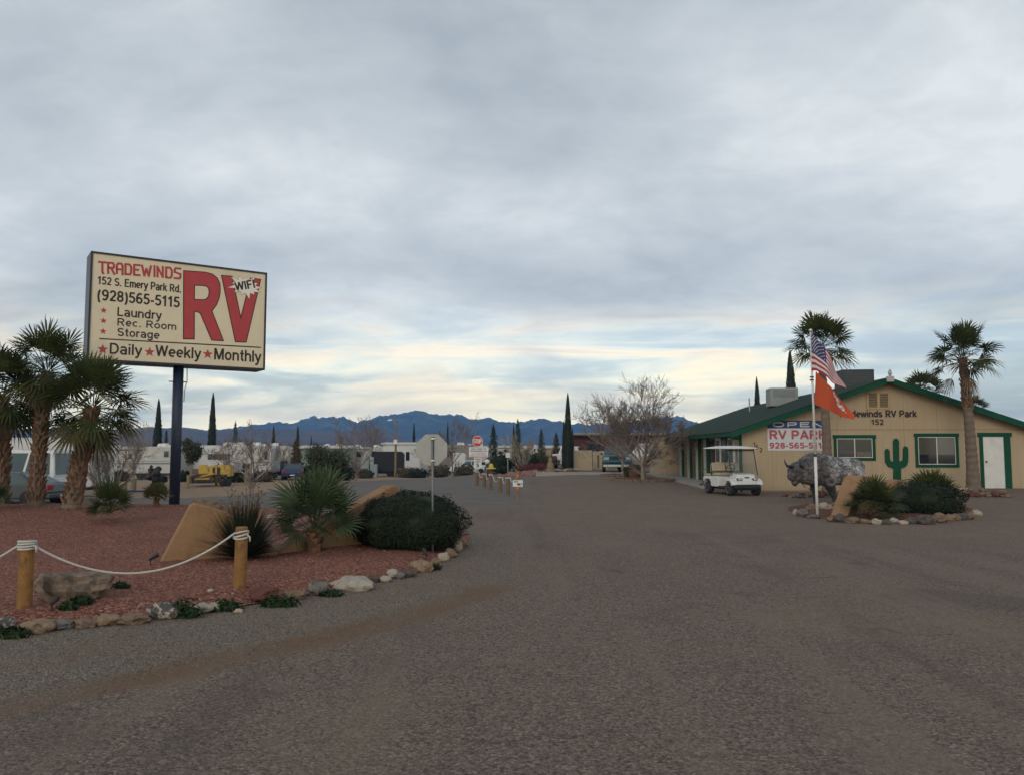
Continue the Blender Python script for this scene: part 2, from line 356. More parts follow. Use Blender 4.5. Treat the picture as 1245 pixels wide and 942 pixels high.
def lettering(s, x0, x1, z0, z1, m, parent, y=-0.003, bold=0.02, name='lettering', italic=0.0, fn=None, space=None):
    """stroke lettering stretched to the rectangle x0..x1, z0..z1, facing -y; fn maps (u,v) in 0..1 to a point instead"""
    t = .115 + bold * 2.2; kx = 1.0
    for _ in range(2):
        Q = stroke_quads(s, t, kx); xs = [p.x for q_ in Q for p in q_]; ys = [p.y for q_ in Q for p in q_]; a, b, c, d = min(xs), max(xs), min(ys), max(ys)
        if fn is None: kx *= ((x1 - x0) / (b - a)) / ((z1 - z0) / (d - c))
    mb = MB(); dy_ = .0004 if fn is None else .0
    for k, q_ in enumerate(Q):
        pts = []
        for p in q_:
            u = (p.x - a) / (b - a); v = (p.y - c) / (d - c)
            pts.append(Vector(fn(u, v)) if fn else Vector((x0 + (x1 - x0) * u, y, z0 + (z1 - z0) * v)))
        for p in pts: p.y -= .0005 * (k % 4)
        mb.add(pts, [(0, 1, 2, 3)])
    return mb.build(name, m, parent)
def shape(loops, m, parent, y=-0.003, name='emblem', grow=0.0, thick=0.0):
    """filled flat shape (outer loop and holes) in x,z facing -y"""
    cu = bpy.data.curves.new('emblem', 'CURVE'); cu.dimensions = '2D'; cu.fill_mode = 'FRONT' if not thick else 'BOTH'; cu.offset = grow; cu.extrude = thick
    for lp in loops:
        sp = cu.splines.new('POLY'); sp.points.add(len(lp) - 1); sp.use_cyclic_u = True
        for q, (x, z) in zip(sp.points, lp): q.co = (x, z, 0, 1)
    me = curve_mesh(cu); bpy.data.curves.remove(cu); me.name = name
    for v in me.vertices: v.co = (v.co.x, y + (-v.co.z), v.co.y)
    me.materials.clear(); me.materials.append(m); return link(name, me, parent)
def star_loop(cx, cz, r, ir=0.42, n=5, a0=pi / 2, rx=1.0):
    return [(cx + rx * (r if i % 2 == 0 else r * ir) * cos(a0 + pi * i / n), cz + (r if i % 2 == 0 else r * ir) * sin(a0 + pi * i / n)) for i in range(2 * n)]
# ------------------------------------------------------------------ the setting: ground, bed, hills
def axis(lo, hi, step, far_lo, far_hi, g=1.16):
    a = list(np.arange(lo, hi + 1e-6, step)); s = step; v = hi
    while v < far_hi: s *= g; v += s; a.append(min(v, far_hi))
    s = step; v = lo; b = []
    while v > far_lo: s *= g; v -= s; b.append(max(v, far_lo))
    return np.array(b[::-1] + a)
GX = axis(-13, 13, 0.2, -3100, 3100); GY = axis(2.0, 34, 0.2, -160, 3100)
XX, YY = np.meshgrid(GX, GY)
def nsst(x, a, b):
    t = np.clip((x - a) / (b - a), 0, 1); return t * t * (3 - 2 * t)
ZZ = -0.0225 * np.clip(YY - 21, 0, 62) * nsst(-XX, -5, 9) + 0.14 * nsst(XX, 11, 18) * nsst(YY, 22, 29)
ZZ = ZZ - 0.42 * nsst(-XX, 10, 15) * nsst(YY, 24, 30) * (1 - nsst(YY, 44, 58))
def n_in(P):
    c = np.zeros(XX.shape, bool); j = len(P) - 1
    for i in range(len(P)):
        xi, yi = P[i]; xj, yj = P[j]
        with np.errstate(divide='ignore', invalid='ignore'):
            c ^= ((yi > YY) != (yj > YY)) & (XX < (xj - xi) * (YY - yi) / ((yj - yi) or 1e-9) + xi)
        j = i
    return c
def n_dist(P, closed=True):
    b = np.full(XX.shape, 1e9)
    for i in range(len(P) if closed else len(P) - 1):
        ax, ay = P[i]; bx, by = P[(i + 1) % len(P)]; vx, vy = bx - ax, by - ay
        t = np.clip(((XX - ax) * vx + (YY - ay) * vy) / (vx * vx + vy * vy + 1e-9), 0, 1)
        b = np.minimum(b, np.hypot(XX - ax - t * vx, YY - ay - t * vy))
    return b
def n_region(P, soft):                              # 1 inside fading to 0 outside over 'soft' metres
    d = n_dist(P); return np.clip(0.5 + np.where(n_in(P), d, -d) / (2 * soft), 0, 1)
def fl(L): return [tuple(flat(*p)[:2]) for p in L]
streak = fl([(-400, 905), (-60, 870), (90, 842), (220, 812), (350, 786), (470, 757), (540, 735), (590, 716)])
shoulder = fl([(-400, 905), (-60, 872), (90, 845), (220, 815), (350, 788), (470, 760), (560, 730), (618, 702), (645, 675), (648, 655), (625, 640), (585, 634)]) + BED[12:14] + BED[::-1][8:]
yard = fl([(648, 632), (700, 640), (820, 642), (950, 652), (1100, 662), (1260, 668), (1700, 680)]) + [(60, 24), (60, 60), (4, 60), (1.5, 33)]
lot = [(-60, 37), (-16, 40), (-12, 60), (-9, 80), (-40, 120), (-140, 120), (-140, 37)]
far = np.clip((YY - 62) / 25, 0, 1); far = np.maximum(far, np.clip((-XX - 60) / 20, 0, 1)); far = np.maximum(far, np.clip((XX - 45) / 20, 0, 1))
a_gravel = np.maximum(n_region(shoulder, 0.35), 0)
a_tan = np.clip(1 - n_dist(streak, False) / (0.34 + 0.040 * YY), 0, 1)
a_yard = n_region(yard, 1.1)
a_lot = np.maximum(n_region(lot, 0.8), far)
a_road = np.clip((YY - 17) / 9, 0, 1) * (1 - np.clip((XX + 1.5) / 4, 0, 1)) * (1 - a_lot)
nv = XX.size; nx, ny = len(GX), len(GY)
me = bpy.data.meshes.new('ground')
idx = np.arange(nv).reshape(ny, nx)
quads = np.stack([idx[:-1, :-1], idx[:-1, 1:], idx[1:, 1:], idx[1:, :-1]], -1).reshape(-1, 4)
me.from_pydata(np.stack([XX.ravel(), YY.ravel(), ZZ.ravel()], -1).tolist(), [], quads.tolist())
for nm, arr in (('gravel', a_gravel), ('streak', a_tan), ('yard', a_yard), ('lot', a_lot), ('road', a_road)):
    at_ = me.attributes.new(nm, 'FLOAT', 'POINT'); at_.data.foreach_set('value', np.asarray(arr, dtype=np.float32).ravel())
me.polygons.foreach_set('use_smooth', [True] * len(me.polygons))

def ground_material():
    m = bpy.data.materials.new('chip_seal_ground'); m.use_nodes = True; nt = m.node_tree; nt.nodes.clear(); q = NT(nt)
    P = q.n('ShaderNodeNewGeometry').outputs['Position']
    A = lambda n: q.n('ShaderNodeAttribute', attribute_name=n).outputs['Fac']
    big = q.noise(P, 0.22, 5, 0.6, 0.4); med = q.noise(P, 1.3, 6, 0.65, 0.3); fine = q.noise(P, 22, 4, 0.7); grit = q.noise(P, 75, 3, 0.7)
    vor = q.n('ShaderNodeTexVoronoi', {'Vector': P, 'Scale': 62.0}); vr = q.n('ShaderNodeSeparateColor', {0: vor.outputs['Color']}).outputs[0]; vd = vor.outputs['Distance']
    vor2 = q.n('ShaderNodeTexVoronoi', {'Vector': P, 'Scale': 115.0}); vr2 = q.n('ShaderNodeSeparateColor', {0: vor2.outputs['Color']}).outputs[0]
    # asphalt: grey-brown binder with pale and dark chips
    asp = q.mix(q.lin(big, 0.3, 0.7), (0.128, 0.101, 0.084), (0.172, 0.138, 0.114))
    asp = q.mix(q.m('MULTIPLY', q.ss(med, 0.5, 0.7), 0.55), asp, (0.140, 0.104, 0.072))
    chips = q.ramp(vr, [(0.0, (0.028, 0.023, 0.020)), (0.26, (0.100, 0.081, 0.070)), (0.80, (0.182, 0.150, 0.128)), (1.0, (0.28, 0.245, 0.21))])
    asp = q.mix(0.70, asp, chips)
    asp = q.mix(q.m('MULTIPLY', q.ss(fine, 0.52, 0.7), 0.5), asp, (0.055, 0.046, 0.040))
    worn = q.noise(P, 0.42, 5, 0.62, 0.9)
    asp = q.mix(q.m('MULTIPLY', q.ss(worn, 0.50, 0.66), 0.35), asp, (0.185, 0.145, 0.108))
    asp = q.mix(q.m('MULTIPLY', q.ss(worn, 0.46, 0.32), 0.5), asp, (0.085, 0.074, 0.066))
    # loose gravel of the shoulder
    gr = q.ramp(vr2, [(0.0, (0.055, 0.048, 0.041)), (0.45, (0.125, 0.106, 0.088)), (0.88, (0.21, 0.182, 0.153)), (1.0, (0.36, 0.32, 0.27))])
    gr = q.mix(q.m('MULTIPLY', q.ss(med, 0.45, 0.7), 0.45), gr, (0.155, 0.108, 0.070))
    tan = q.mix(q.lin(fine, 0.3, 0.7), (0.105, 0.066, 0.040), (0.165, 0.108, 0.066))
    yd = q.mix(q.lin(med, 0.3, 0.7), (0.128, 0.098, 0.074), (0.185, 0.142, 0.106))
    yd = q.mix(q.m('MULTIPLY', q.ss(big, 0.48, 0.66), 0.6), yd, (0.115, 0.098, 0.085))
    yd = q.mix(q.m('MULTIPLY', q.ss(vr, 0.93, 0.99), 0.3), yd, (0.28, 0.25, 0.21))
    yd = q.mix(0.42, yd, chips)
    rd = q.mix(q.lin(med, 0.3, 0.7), (0.105, 0.098, 0.094), (0.150, 0.140, 0.132))
    lt = q.mix(q.lin(med, 0.3, 0.7), (0.20, 0.150, 0.105), (0.29, 0.22, 0.155))
    # tyre tracks along the drive, cracks and a few oil spots
    sp = q.n('ShaderNodeMapping', {'Vector': P, 'Rotation': (0, 0, R(-14)), 'Scale': (1.5, .10, 1.0)}).outputs[0]
    trk = q.noise(sp, 1.0, 4, .6, .25)
    asp = q.mix(q.m('MULTIPLY', q.ss(trk, .52, .68), .5), asp, (.178, .146, .116)); asp = q.mix(q.m('MULTIPLY', q.ss(trk, .45, .30), .35), asp, (.080, .069, .061))
    ck = q.n('ShaderNodeTexVoronoi', {'Vector': q.n('ShaderNodeVectorMath', {0: P, 1: q.mul(q.n('ShaderNodeTexNoise', {'Vector': P, 'Scale': 1.6, 'Detail': 4.0}).outputs['Color'], .9)}, operation='ADD').outputs[0], 'Scale': .36}, feature='DISTANCE_TO_EDGE').outputs[0]
    crack = q.m('MULTIPLY', q.ss(ck, .010, .003), q.ss(q.noise(P, .35, 3), .50, .58))
    asp = q.mix(q.m('MULTIPLY', crack, .35), asp, (.040, .034, .030))
    sv = q.n('ShaderNodeTexVoronoi', {'Vector': P, 'Scale': .55}); asp = q.mix(q.m('MULTIPLY', q.ss(q.m('ADD', sv.outputs['Distance'], q.m('MULTIPLY', fine, .12)), .17, .10), .4), asp, (.055, .047, .042))
    edge = q.m('MULTIPLY', q.m('SUBTRACT', med, 0.5), 0.9)
    def brk(a, lo=0.35, hi=0.65): return q.ss(q.m('ADD', a, edge), lo, hi)
    c = asp
    c = q.mix(brk(A('road')), c, rd)
    c = q.mix(q.m('MULTIPLY', brk(A('yard')), 0.9), c, yd)
    c = q.mix(brk(A('gravel')), c, gr)
    c = q.mix(q.m('MULTIPLY', brk(A('streak'), 0.36, 0.85), q.lin(worn, .35, .62, .25, .9)), c, tan)
    c = q.mix(brk(A('lot')), c, lt)
    hgt = q.m('ADD', q.m('MULTIPLY', vd, -0.55), q.m('ADD', q.m('MULTIPLY', fine, 0.8), q.m('MULTIPLY', grit, 0.5)))
    bmp = q.n('ShaderNodeBump', {'Height': hgt, 'Strength': 0.75, 'Distance': 0.02}).outputs[0]
    c = q.mix(1.0, c, c)
    wm_ = q.nt.nodes.new('ShaderNodeMix'); wm_.data_type = 'RGBA'; wm_.blend_type = 'MULTIPLY'; wm_.inputs[0].default_value = 1.0; q.l.new(c, wm_.inputs[6]); wm_.inputs[7].default_value = (1.20, 1.12, 1.05, 1)   # overall warm, brighter tint of the ground colour
    b = q.n('ShaderNodeBsdfPrincipled', {'Base Color': wm_.outputs[2], 'Roughness': 0.92, 'Specular IOR Level': 0.18, 'Normal': bmp})
    q.n('ShaderNodeOutputMaterial', {0: b.outputs[0]}); return m
me.materials.append(ground_material())
tag(link('ground', me), kind='structure')

# raised bed of red gravel
REDG = None
def red_gravel(name, dark=1.0):
    m = bpy.data.materials.new(name); m.use_nodes = True; nt = m.node_tree; nt.nodes.clear(); q = NT(nt)
    P = q.n('ShaderNodeNewGeometry').outputs['Position']
    v = q.n('ShaderNodeTexVoronoi', {'Vector': P, 'Scale': 42.0}); vr = q.n('ShaderNodeSeparateColor', {0: v.outputs['Color']}).outputs[0]
    c = q.ramp(vr, [(0.0, (0.095 * dark, 0.034 * dark, 0.024 * dark)), (0.35, (0.205 * dark, 0.080 * dark, 0.055 * dark)), (0.88, (0.32 * dark, 0.145 * dark, 0.102 * dark)), (1.0, (0.42, 0.27, 0.20))])
    med = q.noise(P, 1.0, 6, 0.65, 0.4)
    c = q.mix(q.m('MULTIPLY', q.ss(med, 0.46, 0.70), 0.6), c, (0.175 * dark, 0.080 * dark, 0.052 * dark))
    fine = q.noise(P, 20, 4, 0.7); c = q.mix(q.m('MULTIPLY', q.ss(fine, 0.5, 0.7), 0.5), c, (0.055, 0.017, 0.011))
    h = q.m('ADD', q.m('MULTIPLY', v.outputs['Distance'], -0.8), q.m('MULTIPLY', fine, 0.8))
    b = q.n('ShaderNodeBsdfPrincipled', {'Base Color': c, 'Roughness': 0.95, 'Specular IOR Level': 0.2, 'Normal': q.n('ShaderNodeBump', {'Height': h, 'Strength': 0.9, 'Distance': 0.025}).outputs[0]})
    q.n('ShaderNodeOutputMaterial', {0: b.outputs[0]}); return m
REDG = red_gravel('red_gravel'); REDG2 = red_gravel('red_gravel_dull', 0.6)
def poly_sheet(name, P, zf, m, step=0.25):
    bm = bmesh.new(); vs = [bm.verts.new((x, y, 0)) for x, y in P]; f = bm.faces.new(vs)
    xs = [p[0] for p in P]; ys = [p[1] for p in P]
    x = min(xs) + step
    while x < max(xs):
        bmesh.ops.bisect_plane(bm, geom=bm.verts[:] + bm.edges[:] + bm.faces[:], plane_co=(x, 0, 0), plane_no=(1, 0, 0)); x += step
    y = min(ys) + step
    while y < max(ys):
        bmesh.ops.bisect_plane(bm, geom=bm.verts[:] + bm.edges[:] + bm.faces[:], plane_co=(0, y, 0), plane_no=(0, 1, 0)); y += step
    for v in bm.verts: v.co.z = zf(v.co.x, v.co.y)
    bmesh.ops.triangulate(bm, faces=bm.faces); bmesh.ops.recalc_face_normals(bm, faces=bm.faces)
    if sum(f.normal.z for f in bm.faces) < 0: bmesh.ops.reverse_faces(bm, faces=bm.faces)
    me = bpy.data.meshes.new(name); bm.to_mesh(me); bm.free(); me.materials.append(m)
    me.polygons.foreach_set('use_smooth', [True] * len(me.polygons)); return link(name, me)
tag(poly_sheet('gravel_bed', BED, lambda x, y: max(bedz(x, y), 0.012), REDG), kind='structure')
ringz = lambda x, y: 0.006 + terrain(x, y) + 0.07 * sst(edist(x, y, RING), 0, 0.7)
tag(poly_sheet('gravel_bed', RING, ringz, REDG2, 0.4), kind='structure')

# loose stones on the ground and on the bed: nobody could count them
rng = random.Random(5)
def stones(name, spots, m, lo, hi, zf):
    mb = MB()
    for x, y in spots:
        s = lo + (hi - lo) * rng.random() ** 2.2; z = zf(x, y); a = rng.random() * 6.28
        ca, sa = cos(a) * s, sin(a) * s; k = 0.5 + rng.random() * 0.6; j = 0.45 + 0.4 * rng.random()
        mb.add([(x + ca, y + sa, z), (x - sa * k, y + ca * k, z), (x - ca * .9, y - sa * .8, z), (x + sa * k, y - ca * k, z), (x + ca * .35, y + sa * .2, z + s * j), (x - ca * .3, y - sa * .3, z + s * j * .9)],
               [(0, 1, 4), (1, 5, 4), (1, 2, 5), (2, 3, 5), (3, 4, 5), (3, 0, 4)])
    return tag(mb.build(name, m), kind='stuff')
def scatter(n, x0, x1, y0, y1, ok, p=1.5):
    out = []; t = 0
    while len(out) < n and t < n * 30:
        t += 1; y = y0 + (y1 - y0) * rng.random() ** p; x = x0 + (x1 - x0) * rng.random()
        if abs(x) < 0.72 * y + 0.6 and ok(x, y): out.append((x, y))
    return out
sh_in = lambda x, y: inpoly(x, y, shoulder) and not inpoly(x, y, BED)
STONE = mat('loose_stone', (0.115, 0.098, 0.082), 0.9, 0.3, 30, isl=0.5)
REDSTONE = mat('loose_red_stone', (0.205, 0.078, 0.053), 0.9, 0.3, 30, isl=0.5)
stones('loose_gravel', scatter(9000, -7, 1, 4.2, 15, sh_in), STONE, 0.004, 0.015, lambda x, y: 0.0)
stones('loose_chippings', scatter(5000, -5, 9, 3.6, 15, lambda x, y: not sh_in(x, y) and not inpoly(x, y, BED), 1.3), STONE, 0.004, 0.013, lambda x, y: 0.0)
stones('loose_red_gravel', scatter(9000, -12, -0.5, 6.8, 20, lambda x, y: inpoly(x, y, BED)), REDSTONE, 0.007, 0.028, lambda x, y: max(bedz(x, y), 0.012) - 0.002)
stones('yard_gravel', scatter(900, 0, 22, 14, 30, lambda x, y: inpoly(x, y, yard), 1.0), STONE, 0.010, 0.024, terrain)

# mountains and hills
FAR = [(-900, 521), (-400, 516), (-150, 519), (0, 520), (150, 522), (270, 521), (290, 518), (310, 515), (333, 512.5), (355, 513.5), (371, 508), (376, 506.5), (382, 504.6), (388, 506.5), (398, 506), (404, 505.5), (417, 506), (426, 510), (434.6, 512.5), (448, 508.5), (458, 506), (470, 503.6), (475.8, 501.2), (483, 502.6), (492, 500.6), (505, 498.6), (515.5, 499.4), (529, 503), (540, 502.5), (549, 502), (562, 504.5), (575, 508.5), (585, 508.3), (594, 507.2), (610, 512), (624.5, 512.5), (638, 510.6), (657.6, 508.4), (674, 510.6), (696, 514), (712, 514.6), (750, 512.5), (784.6, 509), (800, 506.5), (813.5, 504.2), (829.6, 506), (842, 511), (870, 517), (950, 512), (1050, 508), (1200, 515), (1400, 505), (1800, 516), (2200, 520)]
NEAR = [(-900, 522), (-300, 517), (-100, 520), (0, 519.5), (60, 519), (112, 520.5), (140, 520), (165, 518.5), (185, 516.6), (200, 517.8), (225, 517.6), (240, 519), (252, 521), (270, 520.2), (290, 519.8), (330, 519.5), (351, 517.6), (368, 521.5), (384, 521.5), (406, 523), (434, 521.5), (456, 519.3), (468, 520.6), (480.4, 525.5), (494, 532), (510, 537), (540, 541), (640, 543.5), (760, 543.5), (900, 540), (1100, 536), (1500, 532), (2000, 532)]
def prof(P, px):
    for (a, b), (c, d) in zip(P, P[1:]):
        if a <= px <= c: return b + (d - b) * (px - a) / (c - a)
    return P[-1][1]
def ridge(name, P, d, m, front, back, seed, rough_, px0=-850, px1=2150, dpx=2):
    vs = []; fs = []; rows = [-1.0, -0.86, -0.72, -0.58, -0.44, -0.32, -0.2, -0.1, 0.0, 0.3, 0.65, 1.0]; n = 0
    px = px0; cols = 0
    while px <= px1:
        x0 = (px - CX) / F
        py = prof(P, px); hz = (HOR - py) / F * d + EYE
        for r in rows:
            dist = d + (front if r < 0 else back) * r
            t = 1 - abs(r); x = x0 * dist
            s = t ** 1.25
            z = hz * s + 2.0 * (s - 1)
            er = noise.ridged_multi_fractal((x * 0.006 + seed, dist * 0.0035, seed), 1.0, 2.1, 5, 1.0, 2.0) - 1.0
            z += er * hz * 0.34 * (4 * t * (1 - t)) * (1 if r else 0)
            if r == 0: z += hz * rough_ * (noise.noise((x * 0.035, seed, 2)) + .6 * noise.noise((x * .09, seed, 5)))
            vs.append((x, dist, z - 2.5))
        cols += 1; px += dpx if 0 <= px < 900 else dpx * 3
    k = len(rows)
    fs = [(i * k + j, (i + 1) * k + j, (i + 1) * k + j + 1, i * k + j + 1) for i in range(cols - 1) for j in range(k - 1)]
    me = bpy.data.meshes.new(name); me.from_pydata(vs, [], fs); me.materials.append(m)
    me.polygons.foreach_set('use_smooth', [True] * len(me.polygons)); return tag(link(name, me), kind='structure')
MTN = mat('far_mountain_rock', (0.055, 0.055, 0.060), 0.95, 0.4, 0.012, col2=(0.025, 0.027, 0.030), mix=(0.4, 0.62), dirt=(.22, .22, .24, .7))
HILL = mat('desert_hill', (0.105, 0.062, 0.052), 0.95, 0.25, 0.015, col2=(0.060, 0.042, 0.038), mix=(0.4, 0.62))
ridge('mountain_range', FAR, 2500, MTN, 700, 380, 3.1, .085)
ridge('near_hills', NEAR, 1300, HILL, 520, 300, 8.7, .03)

# air between the camera and the mountains
hz = MB(); hz.bb(-3300, 3300, -220, 3200, -4.5, 150)
hm = bpy.data.materials.new('thin_haze'); hm.use_nodes = True; hm.node_tree.nodes.clear(); q = NT(hm.node_tree)
pvn = q.n('ShaderNodeVolumePrincipled', {'Color': (0.17, 0.45, 0.92, 1), 'Density': 0.00032, 'Anisotropy': 0.0})
q.l.new(pvn.outputs[0], q.n('ShaderNodeOutputMaterial').inputs['Volume'])
tag(hz.build('haze', hm), kind='stuff')
# ------------------------------------------------------------------ plants
PALM_LEAF = leafmat('palm_leaf', (0.028, 0.046, 0.012), (0.092, 0.108, 0.030), 0.5, 0.2)
PALM_OLD = leafmat('palm_old_leaf', (0.080, 0.080, 0.025), (0.135, 0.115, 0.045), 0.6, 0.2)
PALM_DEAD = leafmat('palm_dead_leaf', (0.17, 0.105, 0.052), (0.26, 0.17, 0.09), 0.8, 0.15)
PALM_BLUE = leafmat('fan_leaf_grey_green', (0.040, 0.070, 0.030), (0.100, 0.130, 0.055), 0.55, 0.2)
SHRUB_LEAF = leafmat('shrub_leaf', (0.006, 0.012, 0.005), (0.022, 0.034, 0.012), 0.7, 0.08)
OLIVE_LEAF = leafmat('olive_leaf', (0.040, 0.048, 0.018), (0.085, 0.085, 0.035), 0.65, 0.2)
CYP_LEAF = leafmat('cypress_leaf', (0.009, 0.017, 0.009), (0.028, 0.038, 0.018), 0.7, 0.05)
PINE_LEAF = leafmat('pine_leaf', (0.016, 0.030, 0.015), (0.050, 0.070, 0.030), 0.7, 0.1)
RUST_LEAF = leafmat('rusty_leaf', (0.090, 0.055, 0.018), (0.150, 0.095, 0.03), 0.7, 0.15)
PINK_LEAF = leafmat('red_leaf', (0.13, 0.03, 0.03), (0.22, 0.07, 0.06), 0.7, 0.15)
YUCCA_LEAF = leafmat('yucca_leaf', (0.016, 0.024, 0.013), (0.055, 0.066, 0.034), 0.5, 0.1)
WEED_LEAF = leafmat('weed_leaf', (0.012, 0.034, 0.008), (0.032, 0.068, 0.016), 0.6, 0.25)
DRY = leafmat('dry_stalk', (0.12, 0.085, 0.05), (0.20, 0.145, 0.085), 0.85, 0.05)
BOOT = mat('palm_boot', (0.155, 0.080, 0.042), 0.9, 0.3, 9, bump=0.6, bscale=35, isl=0.35)
PTRUNK = mat('palm_trunk', (0.155, 0.115, 0.085), 0.95, 0.28, 6, bump=0.8, bscale=22)

def frond(mb, o, az, el, pet, rad, rng, nseg=12, droop=0.5, spread=115, pw=0.012):
    """a fan leaf: bent stalk and a pleated blade of pointed segments"""
    d = Vector((cos(az) * cos(el), sin(az) * cos(el), sin(el)))
    p1 = o + d * pet * 0.5; d2 = (d + Vector((0, 0, -droop * 0.35))).normalized(); h = p1 + d2 * pet * 0.5
    side0 = d.cross(Vector((0, 0, 1)))
    if side0.length < 0.05: side0 = Vector((cos(az + 1.57), sin(az + 1.57), 0))
    side0.normalize(); up0 = side0.cross(d2).normalized()
    for sd in (side0, up0):
        mb.add([o - sd * pw, o + sd * pw, p1 + sd * pw * .8, p1 - sd * pw * .8, h + sd * pw * .5, h - sd * pw * .5], [(0, 1, 2, 3), (3, 2, 4, 5)])
    axis_ = (d2 + Vector((0, 0, -droop * 0.25))).normalized()
    roll = rng.uniform(-0.75, 0.75)
    side = (Matrix.Rotation(roll, 3, axis_) @ side0).normalized(); nrm = side.cross(axis_).normalized()
    for k in range(-nseg, nseg + 1):
        ph = R(spread) * k / nseg; L = rad * (1 - 0.28 * (abs(k) / nseg) ** 2) * rng.uniform(0.86, 1.08)
        dk = (axis_ * cos(ph) + side * sin(ph) + nrm * (0.10 * abs(sin(ph)) + (0.05 if k % 2 else -0.03))).normalized()
        wv = (side * cos(ph) - axis_ * sin(ph)).normalized()
        wmid = rad * 0.46 * R(spread) / nseg * 0.50
        m1 = h + dk * L * 0.46 + Vector((0, 0, -droop * L * 0.04))
        m2 = h + dk * L * 0.78 + Vector((0, 0, -droop * L * 0.20)) 
        tp = h + dk * L * 0.98 + Vector((rng.uniform(-.03, .03), rng.uniform(-.03, .03), -droop * L * rng.uniform(0.36, 0.62)))
        mb.add([h, m1 - wv * wmid, m1 + wv * wmid, m2 - wv * wmid * .55, m2 + wv * wmid * .55, tp], [(0, 1, 2), (1, 3, 4, 2), (3, 5, 4)])

def palm_tree(label, base, top, r0, r1, crown, rng, boots=(0.0, 1.0), n=34, dead=6, group='fan palms', skirt=0.7, nseg=11, old=6, lowest=-0.75):
    """base and top are world points; r0/r1 trunk radii; crown = frond reach"""
    t = thing('palm_tree', label, 'palm tree', base, 0, group)
    v = top - base; hgt = v.length
    pts = []; rr = []; K = 40
    for i in range(K + 1):
        s = i / K; bow = 0.05 * hgt * sin(pi * s) * 0.4
        pts.append(Vector((v.x * s + bow * (1 if v.x < 0 else -1) * 0.5, v.y * s, v.z * s - (0.12 if i == 0 else 0))))
        ring = 0.022 * (1 if i % 2 else -1)
        rr.append((r0 + (r1 - r0) * s ** 0.8) * (1 + 0.25 * exp(-s * 16)) + ring * r0 * 2 + rng.uniform(-1, 1) * 0.012 * r0)
    tr = MB().tube(pts, rr, 14).build('trunk', PTRUNK, t, smooth=False)
    if boots[1] > boots[0]:
        b = MB(); row = 0; s = boots[0]
        while s < boots[1]:
            f = s * K; i = min(int(f), K - 1); c = pts[i].lerp(pts[i + 1], f - i); rad = rr[i] * 0.93
            m = 9
            for j in range(m):
                a = 2 * pi * (j + 0.5 * (row % 2)) / m + rng.uniform(-.14, .14)
                u = Vector((cos(a), sin(a), 0)); tn = Vector((-sin(a), cos(a), 0)); wd = rad * 0.36 * rng.uniform(.7, 1.1); ln = rad * rng.uniform(0.55, 1.0); out = rad * rng.uniform(0.14, 0.42)
                p = c + u * rad
                b.add([p - tn * wd - u * .02, p + tn * wd - u * .02, p + tn * wd * .5 + u * out + Vector((0, 0, ln)), p - tn * wd * .5 + u * out + Vector((0, 0, ln)), p + u * (out * .35) - Vector((0, 0, .03)), p + u * (out + .025) + Vector((0, 0, ln * .95))],
                      [(0, 4, 5, 3), (4, 1, 2, 5), (0, 3, 2, 1), (3, 5, 2)])
            s += rad * 0.75 / hgt; row += 1
        b.build('leaf_base', BOOT, t)
    c0 = pts[-1]; mb = MB(); mo = MB(); md = MB()
    for i in range(n):
        s = (i + 0.5) / n; el = R(84) - (R(84) - lowest) * s ** 0.9 + rng.uniform(-.14, .14); az = i * 2.39996 + rng.uniform(-.3, .3)
        o = c0 + Vector((cos(az) * r1 * .6, sin(az) * r1 * .6, 0.12 * crown * (1 - s) - 0.1 * crown * s))
        rad = crown * rng.uniform(0.46, 0.58); pet = crown * rng.uniform(0.42, 0.60)
        frond(mo if i >= n - old else mb, o, az, el, pet, rad, rng, nseg, 0.12 + 0.55 * s, 112, 0.012)
    mb.build('crown', PALM_LEAF, t)
    if old: mo.build('lower_fronds', PALM_OLD, t)
    if dead:
        for i in range(dead):
            az = i * 2.39996 + rng.uniform(-.4, .4)
            o = c0 + Vector((cos(az) * r1, sin(az) * r1, -0.16 * crown - 0.1 * rng.random()))
            frond(md, o, az, R(-50 - 25 * rng.random()), crown * 0.34 * skirt, crown * 0.45 * skirt, rng, 7, 1.0, 70)
        md.build('dead_fronds', PALM_DEAD, t)
    return t

def fan_plant(name, label, base, hgt, wid, rng, n=26, m=None, nseg=9, group=None, stem=True, cat='plant', lowest=0.12, spread=100):
    """young fan palm growing from the ground"""
    t = thing(name, label, cat, base, 0, group)
    if stem:
        s = MB(); s.tube([(0, 0, -.05), (0.01, 0, hgt * .12), (0, 0, hgt * .24)], [wid * .075, wid * .07, wid * .055], 9)
        for j in range(16):
            a = j * 2.4; u = Vector((cos(a), sin(a), 0)); z = hgt * .22 * j / 16; p = u * wid * .06 + Vector((0, 0, z)); tn = Vector((-u.y, u.x, 0)) * wid * .035
            s.add([p - tn, p + tn, p + u * wid * .07 + Vector((0, 0, hgt * .1))], [(0, 1, 2)])
        s.build('stem', BOOT, t)
    mb = MB()
    for i in range(n):
        q_ = (i + .5) / n; el = R(88) - (R(88) - lowest) * q_ ** 0.85 + rng.uniform(-.1, .1); az = i * 2.39996 + rng.uniform(-.3, .3)
        reach = sqrt((cos(el) * wid * .5) ** 2 + (sin(el) * hgt * .82) ** 2) * rng.uniform(.86, 1.06)
        frond(mb, Vector((0, 0, hgt * .2)), az, el, reach * .52, reach * .52, rng, nseg, 0.15 + .3 * q_, spread, .008)
    mb.build('fronds', m or PALM_BLUE, t); return t

